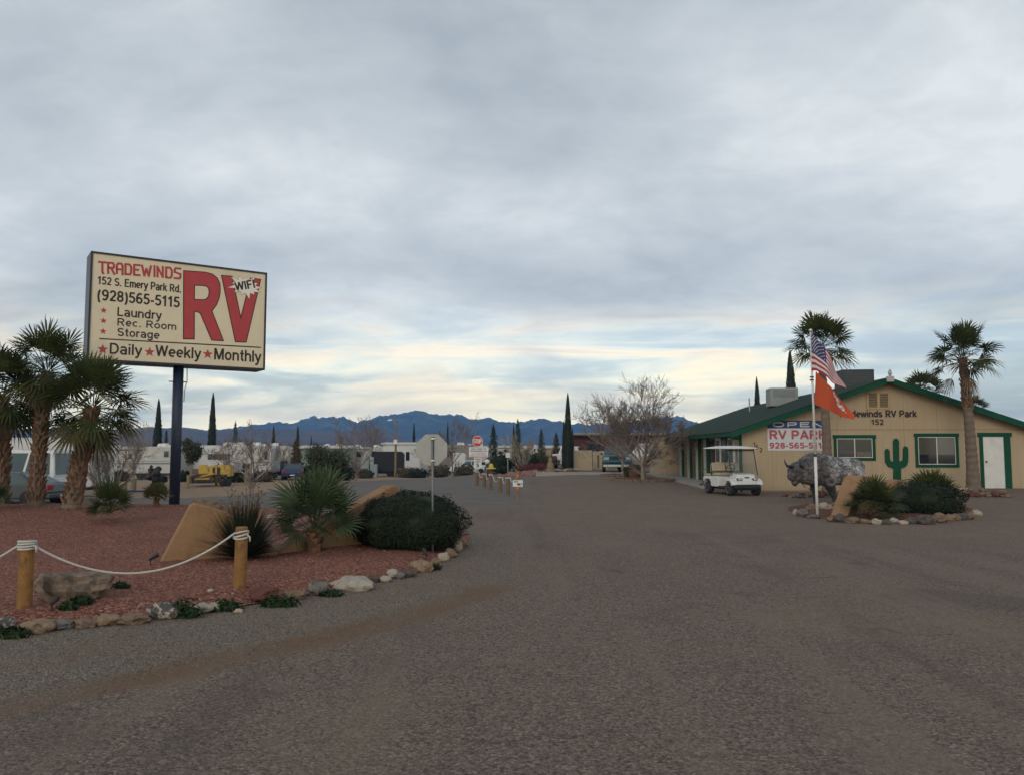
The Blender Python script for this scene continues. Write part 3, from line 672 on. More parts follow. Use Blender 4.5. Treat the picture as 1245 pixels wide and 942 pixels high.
def leaf_cloud(mb, c, r, n, ls, rng, shell=0.45, lump=0.18, zmin=None, elong=1.0, upright=0.0, seed=0):
    c = Vector(c); r = Vector(r)
    for _ in range(n):
        d = Vector((rng.gauss(0, 1), rng.gauss(0, 1), rng.gauss(0, 1))).normalized()
        k = (shell + (1 - shell) * rng.random() ** 0.6) * (1 + lump * 2 * noise.noise(d * 2.3 + Vector((seed, seed * 2, 0))))
        p = c + Vector((d.x * r.x, d.y * r.y, d.z * r.z)) * k
        if zmin is not None and p.z < zmin: continue
        n_ = (d + Vector((rng.uniform(-.7, .7), rng.uniform(-.7, .7), rng.uniform(-.5, .9)))).normalized()
        a = n_.orthogonal().normalized(); a = Matrix.Rotation(rng.random() * 6.28, 3, n_) @ a
        if upright: a = (a * (1 - upright) + Vector((0, 0, 1)) * upright).normalized()
        b = n_.cross(a).normalized(); s = ls * rng.uniform(.6, 1.3); e = s * elong
        mb.add([p - a * e * .5, p - b * s * .32, p + a * e * .6, p + b * s * .32], [(0, 1, 2, 3)])

def shrub(name, label, base, wid, dep, hgt, m, rng, n=5000, ls=0.04, group=None, cat='shrub', core=0.86, lump=0.12, flat_=0.42):
    t = thing(name, label, cat, base, 0, group)
    mb = MB(); cz = hgt * flat_; r = (wid / 2, dep / 2, hgt - cz)
    seed = rng.random() * 50
    core_mb = MB().ball((0, 0, cz), (r[0] * core, r[1] * core, r[2] * core), 3, lump * 1.2, seed, -cz + 0.01)
    mb.v += core_mb.v; mb.f += core_mb.f; mb.mi += core_mb.mi
    leaf_cloud(mb, (0, 0, cz), r, n, ls, rng, 0.80, lump, 0.0, 1.25, 0, seed)
    leaf_cloud(mb, (0, 0, cz * .55), (r[0] * .93, r[1] * .93, cz * .6), n // 4, ls, rng, 0.85, lump, 0.0, 1.2, 0, seed)
    for k in range(14):                                            # stray shoots
        d = Vector((rng.gauss(0, 1), rng.gauss(0, 1), abs(rng.gauss(0, .8)) + .1)).normalized(); p = Vector((d.x * r[0], d.y * r[1], cz + d.z * r[2])) * 1.0
        leaf_cloud(mb, p + d * .03, (.05 + .05 * rng.random(), .05, .07 + .06 * rng.random()), 26, ls, rng, .2, .2, 0.0, 1.3)
    mb.build('foliage', m, t)
    MB().tube([(0, 0, -.05), (0, 0, hgt * .4)], [.05, .03], 7).build('stem', BARK, t)
    return t

def cypress(label, base, hgt, wid, rng, n=1500, m=None, group='tall cypress trees'):
    t = thing('cypress_tree', label, 'cypress', base, 0, group); mb = MB()
    pf = lambda s: (min(1, s / .12) ** .7 * .25 + .75) * (1 - max(0, s - .35) / .65) ** .62 if s < 1 else 0
    K = 14; seed = rng.random() * 30
    mb.lathe([(max(.01, wid * .36 * pf(i / K) * (1 + .12 * noise.noise((i * .9, seed, 0)))), hgt * (.03 + .93 * i / K)) for i in range(K + 1)], 9)
    for _ in range(n):
        s = rng.random() ** 1.15; a = rng.random() * 6.28
        rr = wid * .5 * pf(s) * (1 + .18 * noise.noise((cos(a) * 1.2 + seed, sin(a) * 1.2, s * hgt * .9))) * rng.uniform(.72, 1.02)
        p = Vector((cos(a) * rr, sin(a) * rr, hgt * (.02 + .95 * s))); u = Vector((cos(a), sin(a), 0)); tn = Vector((-u.y, u.x, 0))
        l = hgt * rng.uniform(.022, .05); w_ = wid * rng.uniform(.05, .11)
        mb.add([p - tn * w_, p + tn * w_, p + Vector((0, 0, l)) + u * wid * rng.uniform(-.01, .05)], [(0, 1, 2)])
    mb.add([(-wid * .05, 0, hgt * .93), (wid * .05, 0, hgt * .93), (0, 0, hgt)], [(0, 1, 2)])
    mb.build('foliage', m or CYP_LEAF, t)
    MB().tube([(0, 0, -.1), (0, 0, hgt * .3)], [wid * .12, wid * .07], 7).build('trunk', BARK, t)
    return t

def conifer(label, base, hgt, wid, rng, m=None, n=16, group='conifers behind the flower bed', gaps=.4, cat='pine tree', name='pine_tree'):
    t = thing(name, label, cat, base, 0, group); mb = MB()
    for i in range(n):
        s = (i + .6) / n; z = hgt * (.08 + .86 * s); k = 5
        for j in range(k):
            a = i * 1.1 + j * 6.28 / k + rng.uniform(-.4, .4); L = wid * .5 * (1 - s) ** .75 * rng.uniform(.55, 1.12) + wid * .05
            c = Vector((cos(a) * L * .6, sin(a) * L * .6, z + L * .1))
            leaf_cloud(mb, c, (L * .5 + .04, L * .5 + .04, hgt / n * .62), int(38 * (.5 + (1 - s))), wid * .055, rng, .2, .3, None, 1.8, .2)
    leaf_cloud(mb, (0, 0, hgt * .96), (wid * .035, wid * .035, hgt * .05), 30, wid * .05, rng, .1, 0, None, 1.8, .5)
    mb.build('crown', m or PINE_LEAF, t)
    MB().tube([(0, 0, -.1), (0, 0, hgt * .5), (0, 0, hgt * .95)], [wid * .06, wid * .04, .01], 7).build('trunk', BARK, t)
    return t

def branchy(mb, tw, p, d, L, r, depth, rng, up=0.1, spread=0.6, kids=3, flat_=0.0, minr=.0035):
    n = 4; pts = [p]; q_ = p.copy(); dd = d.copy()
    for i in range(n):
        dd = (dd + Vector((rng.uniform(-.16, .16), rng.uniform(-.16, .16), rng.uniform(-.1, .14) + up * .25))).normalized()
        q_ = q_ + dd * (L / n); pts.append(q_.copy())
    r1 = max(minr * .7, r * .62)
    (mb if depth > 1 else tw).tube(pts, [r + (r1 - r) * i / n for i in range(n + 1)], 8 if r > .05 else (5 if r > .015 else 3), False)
    if depth <= 0: return
    for k in range(kids):
        i = n if k == 0 else rng.randint(1, n); b = pts[i]
        ax = dd.orthogonal().normalized(); ax = Matrix.Rotation(rng.random() * 6.28, 3, dd) @ ax
        nd = (Matrix.Rotation(rng.uniform(.35, 1.0) * spread * (0.6 if k == 0 else 1.25), 3, ax) @ dd)
        nd.z += up; nd.z *= (1 - flat_); nd.normalize()
        branchy(mb, tw, b, nd, L * rng.uniform(.60, .84), max(minr, r1 * (.95 if k == 0 else .72)), depth - 1, rng, up, spread, kids, flat_, minr)

def bare_tree(label, base, limbs, r, depth, rng, up=.1, spread=.62, kids=3, group='bare winter trees', bark=None, twig=None, minr=.006, flat_=0.0):
    """limbs: list of (start offset, direction, length) for the main stems"""
    t = thing('bare_tree', label, 'tree', base, 0, group); mb = MB(); tw = MB()
    for off, d, L, rk in limbs:
        branchy(mb, tw, Vector(off), Vector(d).normalized(), L, r * rk, depth, rng, up, spread, kids, flat_, minr)
    mb.build('trunk', bark or BARK, t, smooth=True); tw.build('twigs', twig or TWIG, t); return t

def spiky(name, label, base, hgt, wid, rng, n=220, m=None, stalks=0, group=None, cat='plant'):
    t = thing(name, label, cat, base, 0, group); mb = MB()
    for i in range(n):
        a = rng.random() * 6.28; el = R(8) + R(78) * rng.random() ** .8
        d = Vector((cos(a) * cos(el), sin(a) * cos(el), sin(el))); L = sqrt((cos(el) * wid * .5) ** 2 + (sin(el) * hgt) ** 2) * rng.uniform(.6, 1.05); s = Vector((-sin(a), cos(a), 0)) * .014
        o = Vector((cos(a), sin(a), 0)) * .07 * rng.random(); m1 = o + d * L * .5; tp = o + d * L + Vector((0, 0, -L * .12 * rng.random()))
        mb.add([o - s, o + s, m1 + s * .8, m1 - s * .8, tp], [(0, 1, 2, 3), (3, 2, 4)])
    mb.build('leaves', m or YUCCA_LEAF, t)
    if stalks:
        ms = MB()
        for i in range(stalks):
            a = rng.random() * 6.28; k = rng.uniform(.75, 1.3) * hgt; d = Vector((cos(a) * .28, sin(a) * .2, 1)); p = d * k
            ms.tube([(0, 0, 0), d * k * .5, p], [.007, .006, .004], 4)
            for j in range(7):
                q_ = d * k * rng.uniform(.6, 1); e = Vector((rng.uniform(-.14, .14), rng.uniform(-.1, .1), rng.uniform(.02, .14)))
                ms.tube([q_, q_ + e], [.004, .003], 3); ms.ball(q_ + e, .014, 1)
        ms.build('dry_stalk', DRY, t)
    return t

# ------------------------------------------------------------------ left bed: rocks, posts, rope, wedge walls, plants
ROCK = {
 'boulder': mat('boulder_stone', (0.21, 0.155, 0.110), .9, .25, 5, bump=.9, bscale=9, col2=(.10, .075, .056), mix=(.45, .6)),
 'white': mat('pale_limestone', (0.35, 0.31, 0.25), .9, .2, 9, bump=.7, bscale=14, col2=(.26, .21, .16), mix=(.5, .68)),
 'cream': mat('cream_rock', (0.38, 0.31, 0.23), .9, .2, 9, bump=.7, bscale=14, col2=(.22, .155, .10), mix=(.5, .68)),
 'tan': mat('tan_rock', (0.24, 0.165, 0.10), .9, .22, 9, bump=.7, bscale=14, col2=(.14, .09, .055), mix=(.48, .65)),
 'brown': mat('brown_rock', (0.185, 0.122, 0.082), .9, .25, 9, bump=.7, bscale=14, col2=(.09, .06, .042), mix=(.48, .65)),
 'grey': mat('grey_rock', (0.155, 0.140, 0.122), .9, .25, 9, bump=.7, bscale=14, col2=(.075, .068, .062), mix=(.46, .62)),
 'dark': mat('dark_rock', (0.080, 0.064, 0.056), .9, .3, 9, bump=.7, bscale=14, col2=(.12, .10, .085), mix=(.55, .7)),
 'red': mat('dark_red_rock', (0.115, 0.040, 0.030), .9, .3, 9, bump=.7, bscale=14),
 'pied': mat('pied_rock', (0.075, 0.068, 0.066), .9, .3, 9, bump=.7, bscale=14, col2=(.36, .31, .25), mix=(.52, .58)),
}
WORD = {'boulder': 'brown', 'white': 'whitish', 'cream': 'cream', 'tan': 'tan', 'brown': 'brown', 'grey': 'grey', 'dark': 'dark', 'red': 'dark red', 'pied': 'black and white'}
ORD = ['first', 'second', 'third', 'fourth', 'fifth', 'sixth', 'seventh', 'eighth', 'ninth', 'tenth', 'eleventh', 'twelfth', 'thirteenth', 'fourteenth', 'fifteenth', 'sixteenth', 'seventeenth', 'eighteenth', 'nineteenth', 'twentieth', 'twenty-first', 'twenty-second', 'twenty-third', 'twenty-fourth', 'twenty-fifth', 'twenty-sixth', 'twenty-seventh', 'twenty-eighth', 'twenty-ninth']
def rock(label, px, py, wpx, hpx, col, seed, group, depthk=0.8, rough=.42, name='rock', cat='rock'):
    g = G(px, py + hpx * .40); k = g.y / F; rx, rz = wpx * k * .47, hpx * k * .57
    rg = random.Random(seed); o = MB().ball((0, 0, rz * .55), (rx * 1.08, max(rx * depthk, rz * .7), rz * .78), 3, rough, seed, -rz * .75).build(name, ROCK[col])
    o.location = g; o.rotation_euler = (0, 0, rg.uniform(-.3, .3))
    for p in o.data.polygons: p.use_smooth = rg.random() < .3
    return tag(o, label, cat, group)
BORDER = [(563, 660, 12, 12, 'tan'), (554, 663, 17, 15, 'cream'), (547, 672, 15, 14, 'brown'), (539, 676, 13, 13, 'cream'), (529, 684, 15, 14, 'brown'), (513, 687, 26, 18, 'tan'), (496, 696, 22, 11, 'dark'), (487, 699, 12, 10, 'grey'), (477.6, 696, 14, 13, 'white'), (469, 703, 14, 10, 'white'), (457, 703, 14, 10, 'dark'), (428, 708, 52, 19, 'white'), (386, 714, 28, 21, 'grey'), (359, 722, 26, 15, 'brown'), (320, 720, 36, 23, 'red'), (290, 742, 11, 6, 'cream'), (266, 735, 21, 12, 'white'), (244, 738, 28, 14, 'white'), (199, 741, 40, 24, 'pied'), (163, 751, 37, 15, 'brown'), (131, 752, 26, 17, 'tan'), (104, 756, 28, 14, 'brown'), (77, 758, 30, 14, 'grey'), (44, 760, 40, 19, 'tan'), (8, 757, 24, 18, 'pied'), (-20, 763, 30, 16, 'brown')]
for i, (px, py, wp, hp, c) in enumerate(BORDER):
    lb = f"{WORD[c]} rock {'resting low ' if hp < 11 else ''}in the red bed's stone edging, {ORD[i]} from its round-shrub end"
    if i in (11, 14): lb = {11: 'largest whitish rock lying long in the edging of the red gravel bed', 14: 'dark red rock in the edging of the red gravel bed, beside green weeds'}[i]
    rock(lb, px, py, wp, hp, c, i + 3, 'rocks edging the red gravel bed')
bo = rock('big flat-topped tan boulder behind the left rope post', 77, 713, 92, 58, 'boulder', 61, None, .6, .38, 'boulder', 'boulder')
zt_ = max(v.co.z for v in bo.data.vertices)
for v in bo.data.vertices: v.co.z = min(v.co.z, zt_ * (.66 + .10 * noise.noise(v.co * 5) - .12 * v.co.x)); v.co.x *= 1.06 - .12 * max(0, v.co.z / zt_)
for p in bo.data.polygons: p.use_smooth = False
bo.location.y += .42; bo.location.x -= .12; bo.rotation_euler.z = .05
rock('brown boulder lying behind the top of the left wedge wall', 256, 613, 26, 16, 'brown', 62, None, .8, .4, 'boulder', 'boulder')
rock('reddish boulder with pale face beside the left wedge wall top', 241, 611, 14, 15, 'tan', 64, None, .8, .4, 'boulder', 'boulder')
rock('small white rock behind the spiky grass clump', 329, 628, 11, 7, 'white', 65, None)
rock('small pale rock alone on the red gravel', 256, 717, 8, 4, 'cream', 66, None)

def post(name, label, g, hgt, r, m, group, square=False, lean=0.0):
    mb = MB()
    if square: mb.box((0, 0, hgt / 2 - .03), (r * 1.8, r * 1.8, hgt + .06))
    else: mb.lathe([(r, -.06), (r, hgt * .3), (r * .98, hgt - .012), (r * .9, hgt)], 18)
    o = mb.build(name, m, bevel=.006 if square else 0); o.location = g; o.rotation_euler = (0, lean, 0); return tag(o, label, 'post', group)
PA = G(29.5, 738); PB = G(291.5, 713)
hA = at(29, 656, PA.y).z - PA.z; hB = at(291, 640, PB.y).z - PB.z
post('rope_post', 'round yellow wooden post on the red gravel near the left edge, front', PA, hA, 8.3 * PA.y / F, WOOD, 'posts carrying the white rope round the bed')
post('rope_post', 'round yellow wooden post in front of the tan wedge walls', PB, hB, 7.3 * PB.y / F, WOOD, 'posts carrying the white rope round the bed', lean=R(.6))
def rope(label, a, b, sag, wraps, group, rr=.0105, name='rope'):
    t = thing(name, label, 'rope', (0, 0, 0), 0, group); mb = MB()
    a, b = Vector(a), Vector(b); pts = [a.lerp(b, i / 24) - Vector((0, 0, sag * 4 * (i / 24) * (1 - i / 24))) for i in range(25)]
    mb.tube(pts, rr, 8).build('rope_span', ROPE, t, smooth=True)
    for (c, rad, n, zz) in wraps:
        m = MB(); c = Vector(c)
        for k in range(n):
            dz_ = (k - (n - 1) / 2) * rr * 2.1
            m.tube([c + Vector((cos(x) * rad, sin(x) * rad, dz_ + zz * sin(x + k))) for x in [i * 2 * pi / 20 for i in range(21)]], rr, 7, False)
        m.tube([c + Vector((rad, -.3 * rad, 0)), c + Vector((rad + .03, -.4 * rad, -.02)), c + Vector((rad + .035, -.4 * rad, -.07))], rr * .8, 6)
        m.build('knot', ROPE, t, smooth=True)
    return t
rA, rB = 8.3 * PA.y / F, 7.3 * PB.y / F
cA = PA + Vector((0, 0, hA - .045)); cB = PB + Vector((0, 0, hB - .085))
low = at(158, 697, (PA.y + PB.y) / 2)
sag = (cA.z + cB.z) / 2 - low.z
rope('white rope sagging between the two near wooden posts', cA + Vector((rA, -.3 * rA, 0)), cB + Vector((-rB * .6, -rB, .03)), sag, [(cA, rA + .008, 4, .004), (cB, rB + .008, 3, .02)], 'white ropes')
rope('white rope running off the left edge from the left post', at(-170, 735, 7.6), cA + Vector((-rA * .8, -rA * .7, 0)), .1, [], 'white ropes')

def wedge(label, pix, d0, d1, thick, group):
    """stucco fin wall: outline in its own upright plane, real thickness"""
    a = at(pix[0][0], pix[0][1], d0); b = at(pix[-1][0], pix[-1][1], d1); u = Vector((b.x - a.x, b.y - a.y, 0)).normalized(); n_ = Vector((-u.y, u.x, 0))
    P0 = []
    for px, py in pix:
        r = ray(px, py); e = Vector((0, 0, EYE)); p = e + r * ((a - e).dot(n_) / r.dot(n_)); P0.append(((p - a).dot(u), p.z - a.z))
    P0[0] = (P0[0][0], -.12); P0[-1] = (P0[-1][0], -.15)
    t = MB().prism(P0[::-1], 0, thick).build('wedge_wall', STUCCO, bevel=.018, fix=True)
    t.location = a; t.rotation_euler = (0, 0, atan2(u.y, u.x)); return tag(t, label, 'wall', group)
g1 = G(190, 683); g2 = G(316, 677)
wedge('tan stucco fin wall peaking on the left below the tall sign', [(189, 684), (231, 614.5), (237, 611.5), (278, 623), (338, 668), (338, 675)], g1.y + .05, g1.y + .7, .26, 'tan stucco wedge walls')
wedge('tan stucco fin wall rising to the right behind the round shrub', [(309, 678), (400, 634.5), (476, 590.5), (481, 589.5), (488, 597), (494, 622), (500, 652)], g2.y + .1, g2.y + 2.3, .26, 'tan stucco wedge walls')

def spot(label, px, py, aim, s=1.0):
    t = thing('spotlight', label, 'spotlight', G(px, py), aim, 'small garden spotlights')
    MB().tube([(0, 0, -.05), (0, 0, .10 * s)], .008, 6).build('stake', BLACK, t)
    MB().tube([(-.03 * s, 0, .10 * s), (.01, 0, .115 * s), (.06 * s, 0, .15 * s), (.11 * s, 0, .175 * s)], [.018 * s, .026 * s, .038 * s, .042 * s], 10).build('lamp_head', BLACK, t); return t
spot('black garden spotlight aimed at the left wedge wall', 183, 687, R(20), .8)
spot('black garden spotlight standing in front of the tan boulder', 63, 742, R(80), .62)
spot('black garden spotlight by the rocks at the round shrub', 518, 681, R(120), .8)

rg = random.Random(11)
# three big palms on the left
for (bx, by, d, tx, ty, r0, r1, cr, lb) in [
    (4, 612, 17.4, 2, 484, .165, .13, 1.10, 'leftmost thick fan palm of the roadside bed, cut by the photo edge'),
    (48, 613, 17.0, 58, 452, .132, .11, 1.0, 'tallest slim upright fan palm in the middle of the roadside three'),
    (91, 615, 16.6, 113, 496, .165, .125, 1.13, 'right-leaning fan palm in front of the lower corner of the tall sign')]:
    x = (bx - CX) / F * d; b = Vector((x, d, H(x, d))); t_ = at(tx, ty, d)
    palm_tree(lb, b, t_, r0, r1, cr, rg, n=42, dead=6, group='fan palms in the roadside bed', nseg=11, old=6, lowest=-.75)
fan_plant('young_palm', 'bushy young green palm on the red gravel left of the sign pole', G(133, 634), .84, .92, rg, 26, PALM_LEAF, 9, 'young fan palms in the roadside bed', False)
fan_plant('young_palm', 'small yellowish young fan palm just left of the sign pole', G(190, 615), .60, .80, rg, 20, PALM_OLD, 8, 'young fan palms in the roadside bed', lowest=.4)
fan_plant('young_palm', 'large young fan palm in front of the right wedge wall', G(382, 669), 1.30, 1.42, rg, 32, PALM_BLUE, 12, 'young fan palms in the roadside bed')
gp = G(25, 613); fan_plant('young_palm', 'dark young palm growing between the two left palm trunks', Vector((gp.x, 16.2, H(gp.x, 16.2))), .62, .75, rg, 20, PALM_LEAF, 8, 'young fan palms in the roadside bed', False)
spiky('spiky_grass', 'dark spiky grass clump with dry seed stalks before the wedge walls', G(300, 676) + Vector((0, -.12, 0)), .86, 1.65, rg, 900, YUCCA_LEAF, 12)
shrub('round_shrub', 'wide dark green clipped round shrub at the corner of the bed', G(496, 671) + Vector((-.05, .76, -.03)), 1.72, 1.45, .88, SHRUB_LEAF, rg, 24000, .030, None, 'shrub', .88, .10)
for (px, py, wp, hp, lb) in [(222, 745, 44, 18, 'green weeds growing over the black and white edging rock'), (272, 739, 40, 10, 'green weeds in front of the two whitish edging rocks'), (338, 734, 46, 9, 'green weeds along the foot of the dark red rock'), (14, 772, 34, 10, 'green weeds at the left edge of the stone edging'), (98, 732, 26, 6, 'thin green weeds on the red gravel beside the boulder'), (82, 738, 22, 6, 'low green weeds nearest the left rope post'), (402, 723, 26, 5, 'sparse weeds under the grey edging rock'), (528, 691, 14, 5, 'tiny weeds at the brown corner rock'), (146, 713, 18, 5, 'small green sprig alone on the red gravel')]:
    g = G(px, py + hp * .3); k = g.y / F; mb = MB()
    leaf_cloud(mb, (0, 0, 0.01), (wp * k * .52, wp * k * .22, hp * k * 1.25), int(260 + wp * 13), .038, rg, .1, .3, 0.0, 1.6)
    o = mb.build('weed_clump', WEED_LEAF); o.location = g; tag(o, lb, 'weeds', 'green weeds in the bed')

# back of a stop sign standing in the shrub
def octagon(r): return [(r * cos(R(22.5 + 45 * i)), r * sin(R(22.5 + 45 * i))) for i in range(8)]
d = G(496, 671).y + .30; g = Vector(((527.5 - CX) / F * d, d, 0)); top = at(525, 529, d)
t = thing('road_sign', 'grey back of an eight-sided road sign on a thin pole in the round shrub', 'road sign', g, R(4))
cz = at(525, 546.5, d).z
MB().tube([(0, 0, -.1), (-.02, 0, top.z - .02)], .0165, 8).build('pole', mat('galvanised_pole', (.17, .18, .185), .5, .15, 8, metal=.5), t, smooth=True)
sg = MB().prism(octagon(20.3 * d / F), 0.022, .032).build('sign_plate', ALU, t); sg.location = (-.03, 0, cz)
for z in (-.16, .17):
    b_ = MB().box((0, -.024, 0), (.05, .012, .02)).build('bracket', CHROME, t); b_.location = (-.012, 0, cz + z)
b_ = MB().prism([(-.02, -.24), (.02, -.24), (.02, .2), (-.02, .2)], .006, .02).build('backing_bar', DARKMETAL, t); b_.location = (-.014, 0, cz)

# ------------------------------------------------------------------ the tall sign
dL, dR = 18.45, 20.75
TL = at(113, 309.5, dL); TR = at(322.5, 332.7, dR); BL = at(113, 437.5, dL); BR = at(322.5, 446.5, dR)
ux = Vector((TR.x - TL.x, TR.y - TL.y, 0)); SW = ux.length; ux.normalize(); un = Vector((-ux.y, ux.x, 0))     # un points away from the camera
zt = (TL.z + TR.z) / 2; zb = (BL.z + BR.z) / 2; rot = atan2(ux.y, ux.x)
org = Vector((TL.x, TL.y, 0))
pb = (219 - CX) / F; tt = (pb * org.y - org.x) / (ux.x - pb * ux.y); pole = org + ux * tt + un * .35
gpole = Vector((pole.x, pole.y, H(pole.x, pole.y)))
t = thing('roadside_sign', 'tall cream roadside sign with red RV letters on a dark blue pole', 'sign', gpole, rot)
loc = lambda p: (Matrix.Rotation(-rot, 3, 'Z') @ (p - gpole))
def face(cx, cy):                                   # crop pixel -> face x,z
    r = ray(90 + cx / 4.956, 290 + cy / 4.956); o = Vector((0, 0, EYE)); s = (org - o).dot(un) / r.dot(un); p = loc(o + r * s); return p.x, p.z
l0 = loc(org); x0, x1 = l0.x, l0.x + SW; fy = l0.y; z0, z1 = zb - gpole.z, zt - gpole.z
NAVY = mat('navy_steel', (.018, .028, .058), .45, .2, 4, dirt=(.05, .05, .06, .5))
MB().lathe([(.125, -.3), (.125, z0 + .2)], 20).build('pole', NAVY, t, smooth=True)
c_ = MB(); fr = .045
c_.bb(x0 - fr, x1 + fr, fy + .004, fy + .72, z0 - fr, z1 + fr); c_.build('cabinet', NAVY, t, bevel=.01)
f_ = MB()
for (a, b, c, e) in ((x0 - fr, x1 + fr, z1, z1 + fr), (x0 - fr, x1 + fr, z0 - fr, z0)): f_.bb(a, b, fy - .028, fy + .002, c, e)
for (a, b) in ((x0 - fr, x0), (x1, x1 + fr)): f_.bb(a, b, fy - .028, fy + .002, z0, z1)
f_.build('frame', mat('sign_frame', (.025, .018, .022), .5, .2, 4), t)
CREAM = mat('cream_sign_face', (.70, .60, .42), .42, .05, 1.2, dirt=(.5, .42, .29, .3))
MB().bb(x0, x1, fy - .006, fy + .002, z0, z1).build('sign_face', CREAM, t)
INK = mat('sign_ink', (.028, .014, .010), .6, .2, 5); SRED = mat('sign_red', (.42, .042, .045), .55, .12, 3); BURST = mat('sign_burst', (.78, .74, .64), .5, .04, 3)
yl = fy - .010
def words(s, xl, yt, yb, xr, m=INK, bold=.020, y=yl, italic=0):
    a = face(xl, yt); b = face(xl, yb); c = face(xr, yt); lettering(s, a[0], c[0], b[1], a[1], m, t, y, bold, italic=italic)
# TRADEWINDS in a square-cut face, drawn from strokes
GL = {'T': [[(0, 1), (1, 1)], [(.5, 1), (.5, 0), (.62, -.12)]], 'R': [[(.1, -.05), (.1, 1), (.75, 1), (.9, .85), (.9, .6), (.75, .5), (.1, .5)], [(.5, .5), (.95, -.1)]], 'A': [[(.1, 0), (.1, .8), (.3, 1), (.75, 1), (.9, .8), (.9, -.08)], [(.1, .42), (.9, .42)]],
      'D': [[(.1, 0), (.1, 1), (.65, 1), (.9, .75), (.9, .2), (.7, 0), (.1, 0)]], 'E': [[(.9, 1), (.1, 1), (.1, 0), (.9, 0)], [(.1, .52), (.7, .52)]], 'W': [[(0, 1), (.25, 0), (.5, .7), (.75, 0), (1, 1)]], 'I': [[(.5, 1.06), (.5, 0)]], 'N': [[(.1, 0), (.1, 1), (.85, 0), (.85, 1.05)]], 'S': [[(.92, 1), (.25, 1), (.1, .85), (.1, .6), (.9, .45), (.9, .15), (.75, 0), (.05, 0)]]}
mb = MB(); wds = {'I': .45, 'W': 1.25}; tot = sum(wds.get(c, 1) for c in 'TRADEWINDS'); cx = 0
for ch in 'TRADEWINDS':
    wd = wds.get(ch, 1)
    for st in GL[ch]:
        for (a, b) in zip(st, st[1:]):
            P = []
            for (u, v) in (a, b):
                X = 147 + (cx + u * wd * .82 + .04) / tot * 505; sl = (X - 147) * .082
                P.append(Vector((*face(X, 203 + sl * 1.0 + (1 - v) * 0 - v * 60), 0)))
            dvec = (P[1] - P[0]).normalized(); nv_ = Vector((-dvec.y, dvec.x, 0)) * .024; e = dvec * .018
            q4 = [P[0] - e - nv_, P[1] + e - nv_, P[1] + e + nv_, P[0] - e + nv_]
            o = len(mb.v); mb.add([(p.x, yl - .0006 * (len(mb.f) % 5), p.y) for p in q4], [(0, 1, 2, 3)])
    cx += wd
mb.build('lettering', SRED, t)
words('152 S. Emery Park Rd.', 142, 227, 290, 646)
words('(928)565-5115', 142, 304, 388, 640)
words('Laundry', 262, 414, 484, 531); words('Rec. Room', 262, 480, 528, 618); words('Storage', 262, 539, 603, 517)
words('Daily', 216, 629, 714, 413); words('Weekly', 490, 641, 729, 768); words('Monthly', 845, 660, 750, 1130)
shape([[face(152, 601), face(1125, 654), face(1125, 661), face(152, 608)]], INK, t, yl, 'rule_line')
for (cx, cy, r) in ((178, 435, 20), (177, 497, 20), (175, 560, 20), (455, 685, 31), (805, 698, 31), (172, 668, 31)):
    a = face(cx, cy); b = face(cx, cy - r); shape([star_loop(a[0], a[1], b[1] - a[1])], SRED, t, yl, 'star')
Rl = [[face(*p) for p in [(662, 198), (790, 207), (832, 218), (860, 240), (876, 272), (879, 318), (872, 360), (856, 400), (828, 438), (897, 616), (830, 612), (762, 452), (742, 441), (722, 440), (722, 605), (661, 604)]], [face(*p) for p in [(724, 281), (722, 371), (780, 373), (800, 367), (812, 350), (816, 325), (812, 302), (800, 289), (780, 284)]]]
Vl = [[face(*p) for p in [(890, 226), (950, 231), (1004, 488), (1062, 256), (1064, 242), (1122, 250), (1035, 625), (973, 622)]]]
for lp in (Rl, Vl):
    shape(lp, INK, t, yl, 'letter_outline', grow=.020); shape(lp, SRED, t, yl - .004, 'letter', grow=-.004)
a = face(1032, 290); b = face(1032, 250); r = b[1] - a[1]
bl = [(a[0] + r * (k * 2.35 if i % 2 == 0 else 1.55) * cos(i * pi / 13 + .1), a[1] + .0 + r * (k * 1.55 if i % 2 == 0 else .98) * sin(i * pi / 13 + .1) - (cos(i * pi / 13 + .1)) * .02) for i in range(26) for k in [1 + .18 * sin(i * 5.1)]]
shape([bl], mat('burst_edge', (.22, .19, .15), .6, .1, 3), t, yl - .006, 'burst_outline', grow=.006); shape([bl], BURST, t, yl - .009, 'burst')
pA, pB, pC, pD = face(970, 318), face(1092, 300), face(1080, 248), face(962, 268)
lettering('WIFI', 0, 0, 0, 0, INK, t, 0, .03, fn=lambda u, v: (pA[0] * (1 - u) * (1 - v) + pB[0] * u * (1 - v) + pC[0] * u * v + pD[0] * (1 - u) * v, yl - .012, pA[1] * (1 - u) * (1 - v) + pB[1] * u * (1 - v) + pC[1] * u * v + pD[1] * (1 - u) * v))
m_ = MB(); zc = z0 - .42
m_.bb(-.22, .22, -.02, .02, zc - .012, zc + .012); m_.build('cross_bar', NAVY, t)
m_ = MB().tube([(.19, -.05, z0 - .03), (.20, -.05, zc + .05), (.14, -.1, zc - .2), (.13, -.1, zc - .5)], .012, 6).build('conduit', ALU, t)
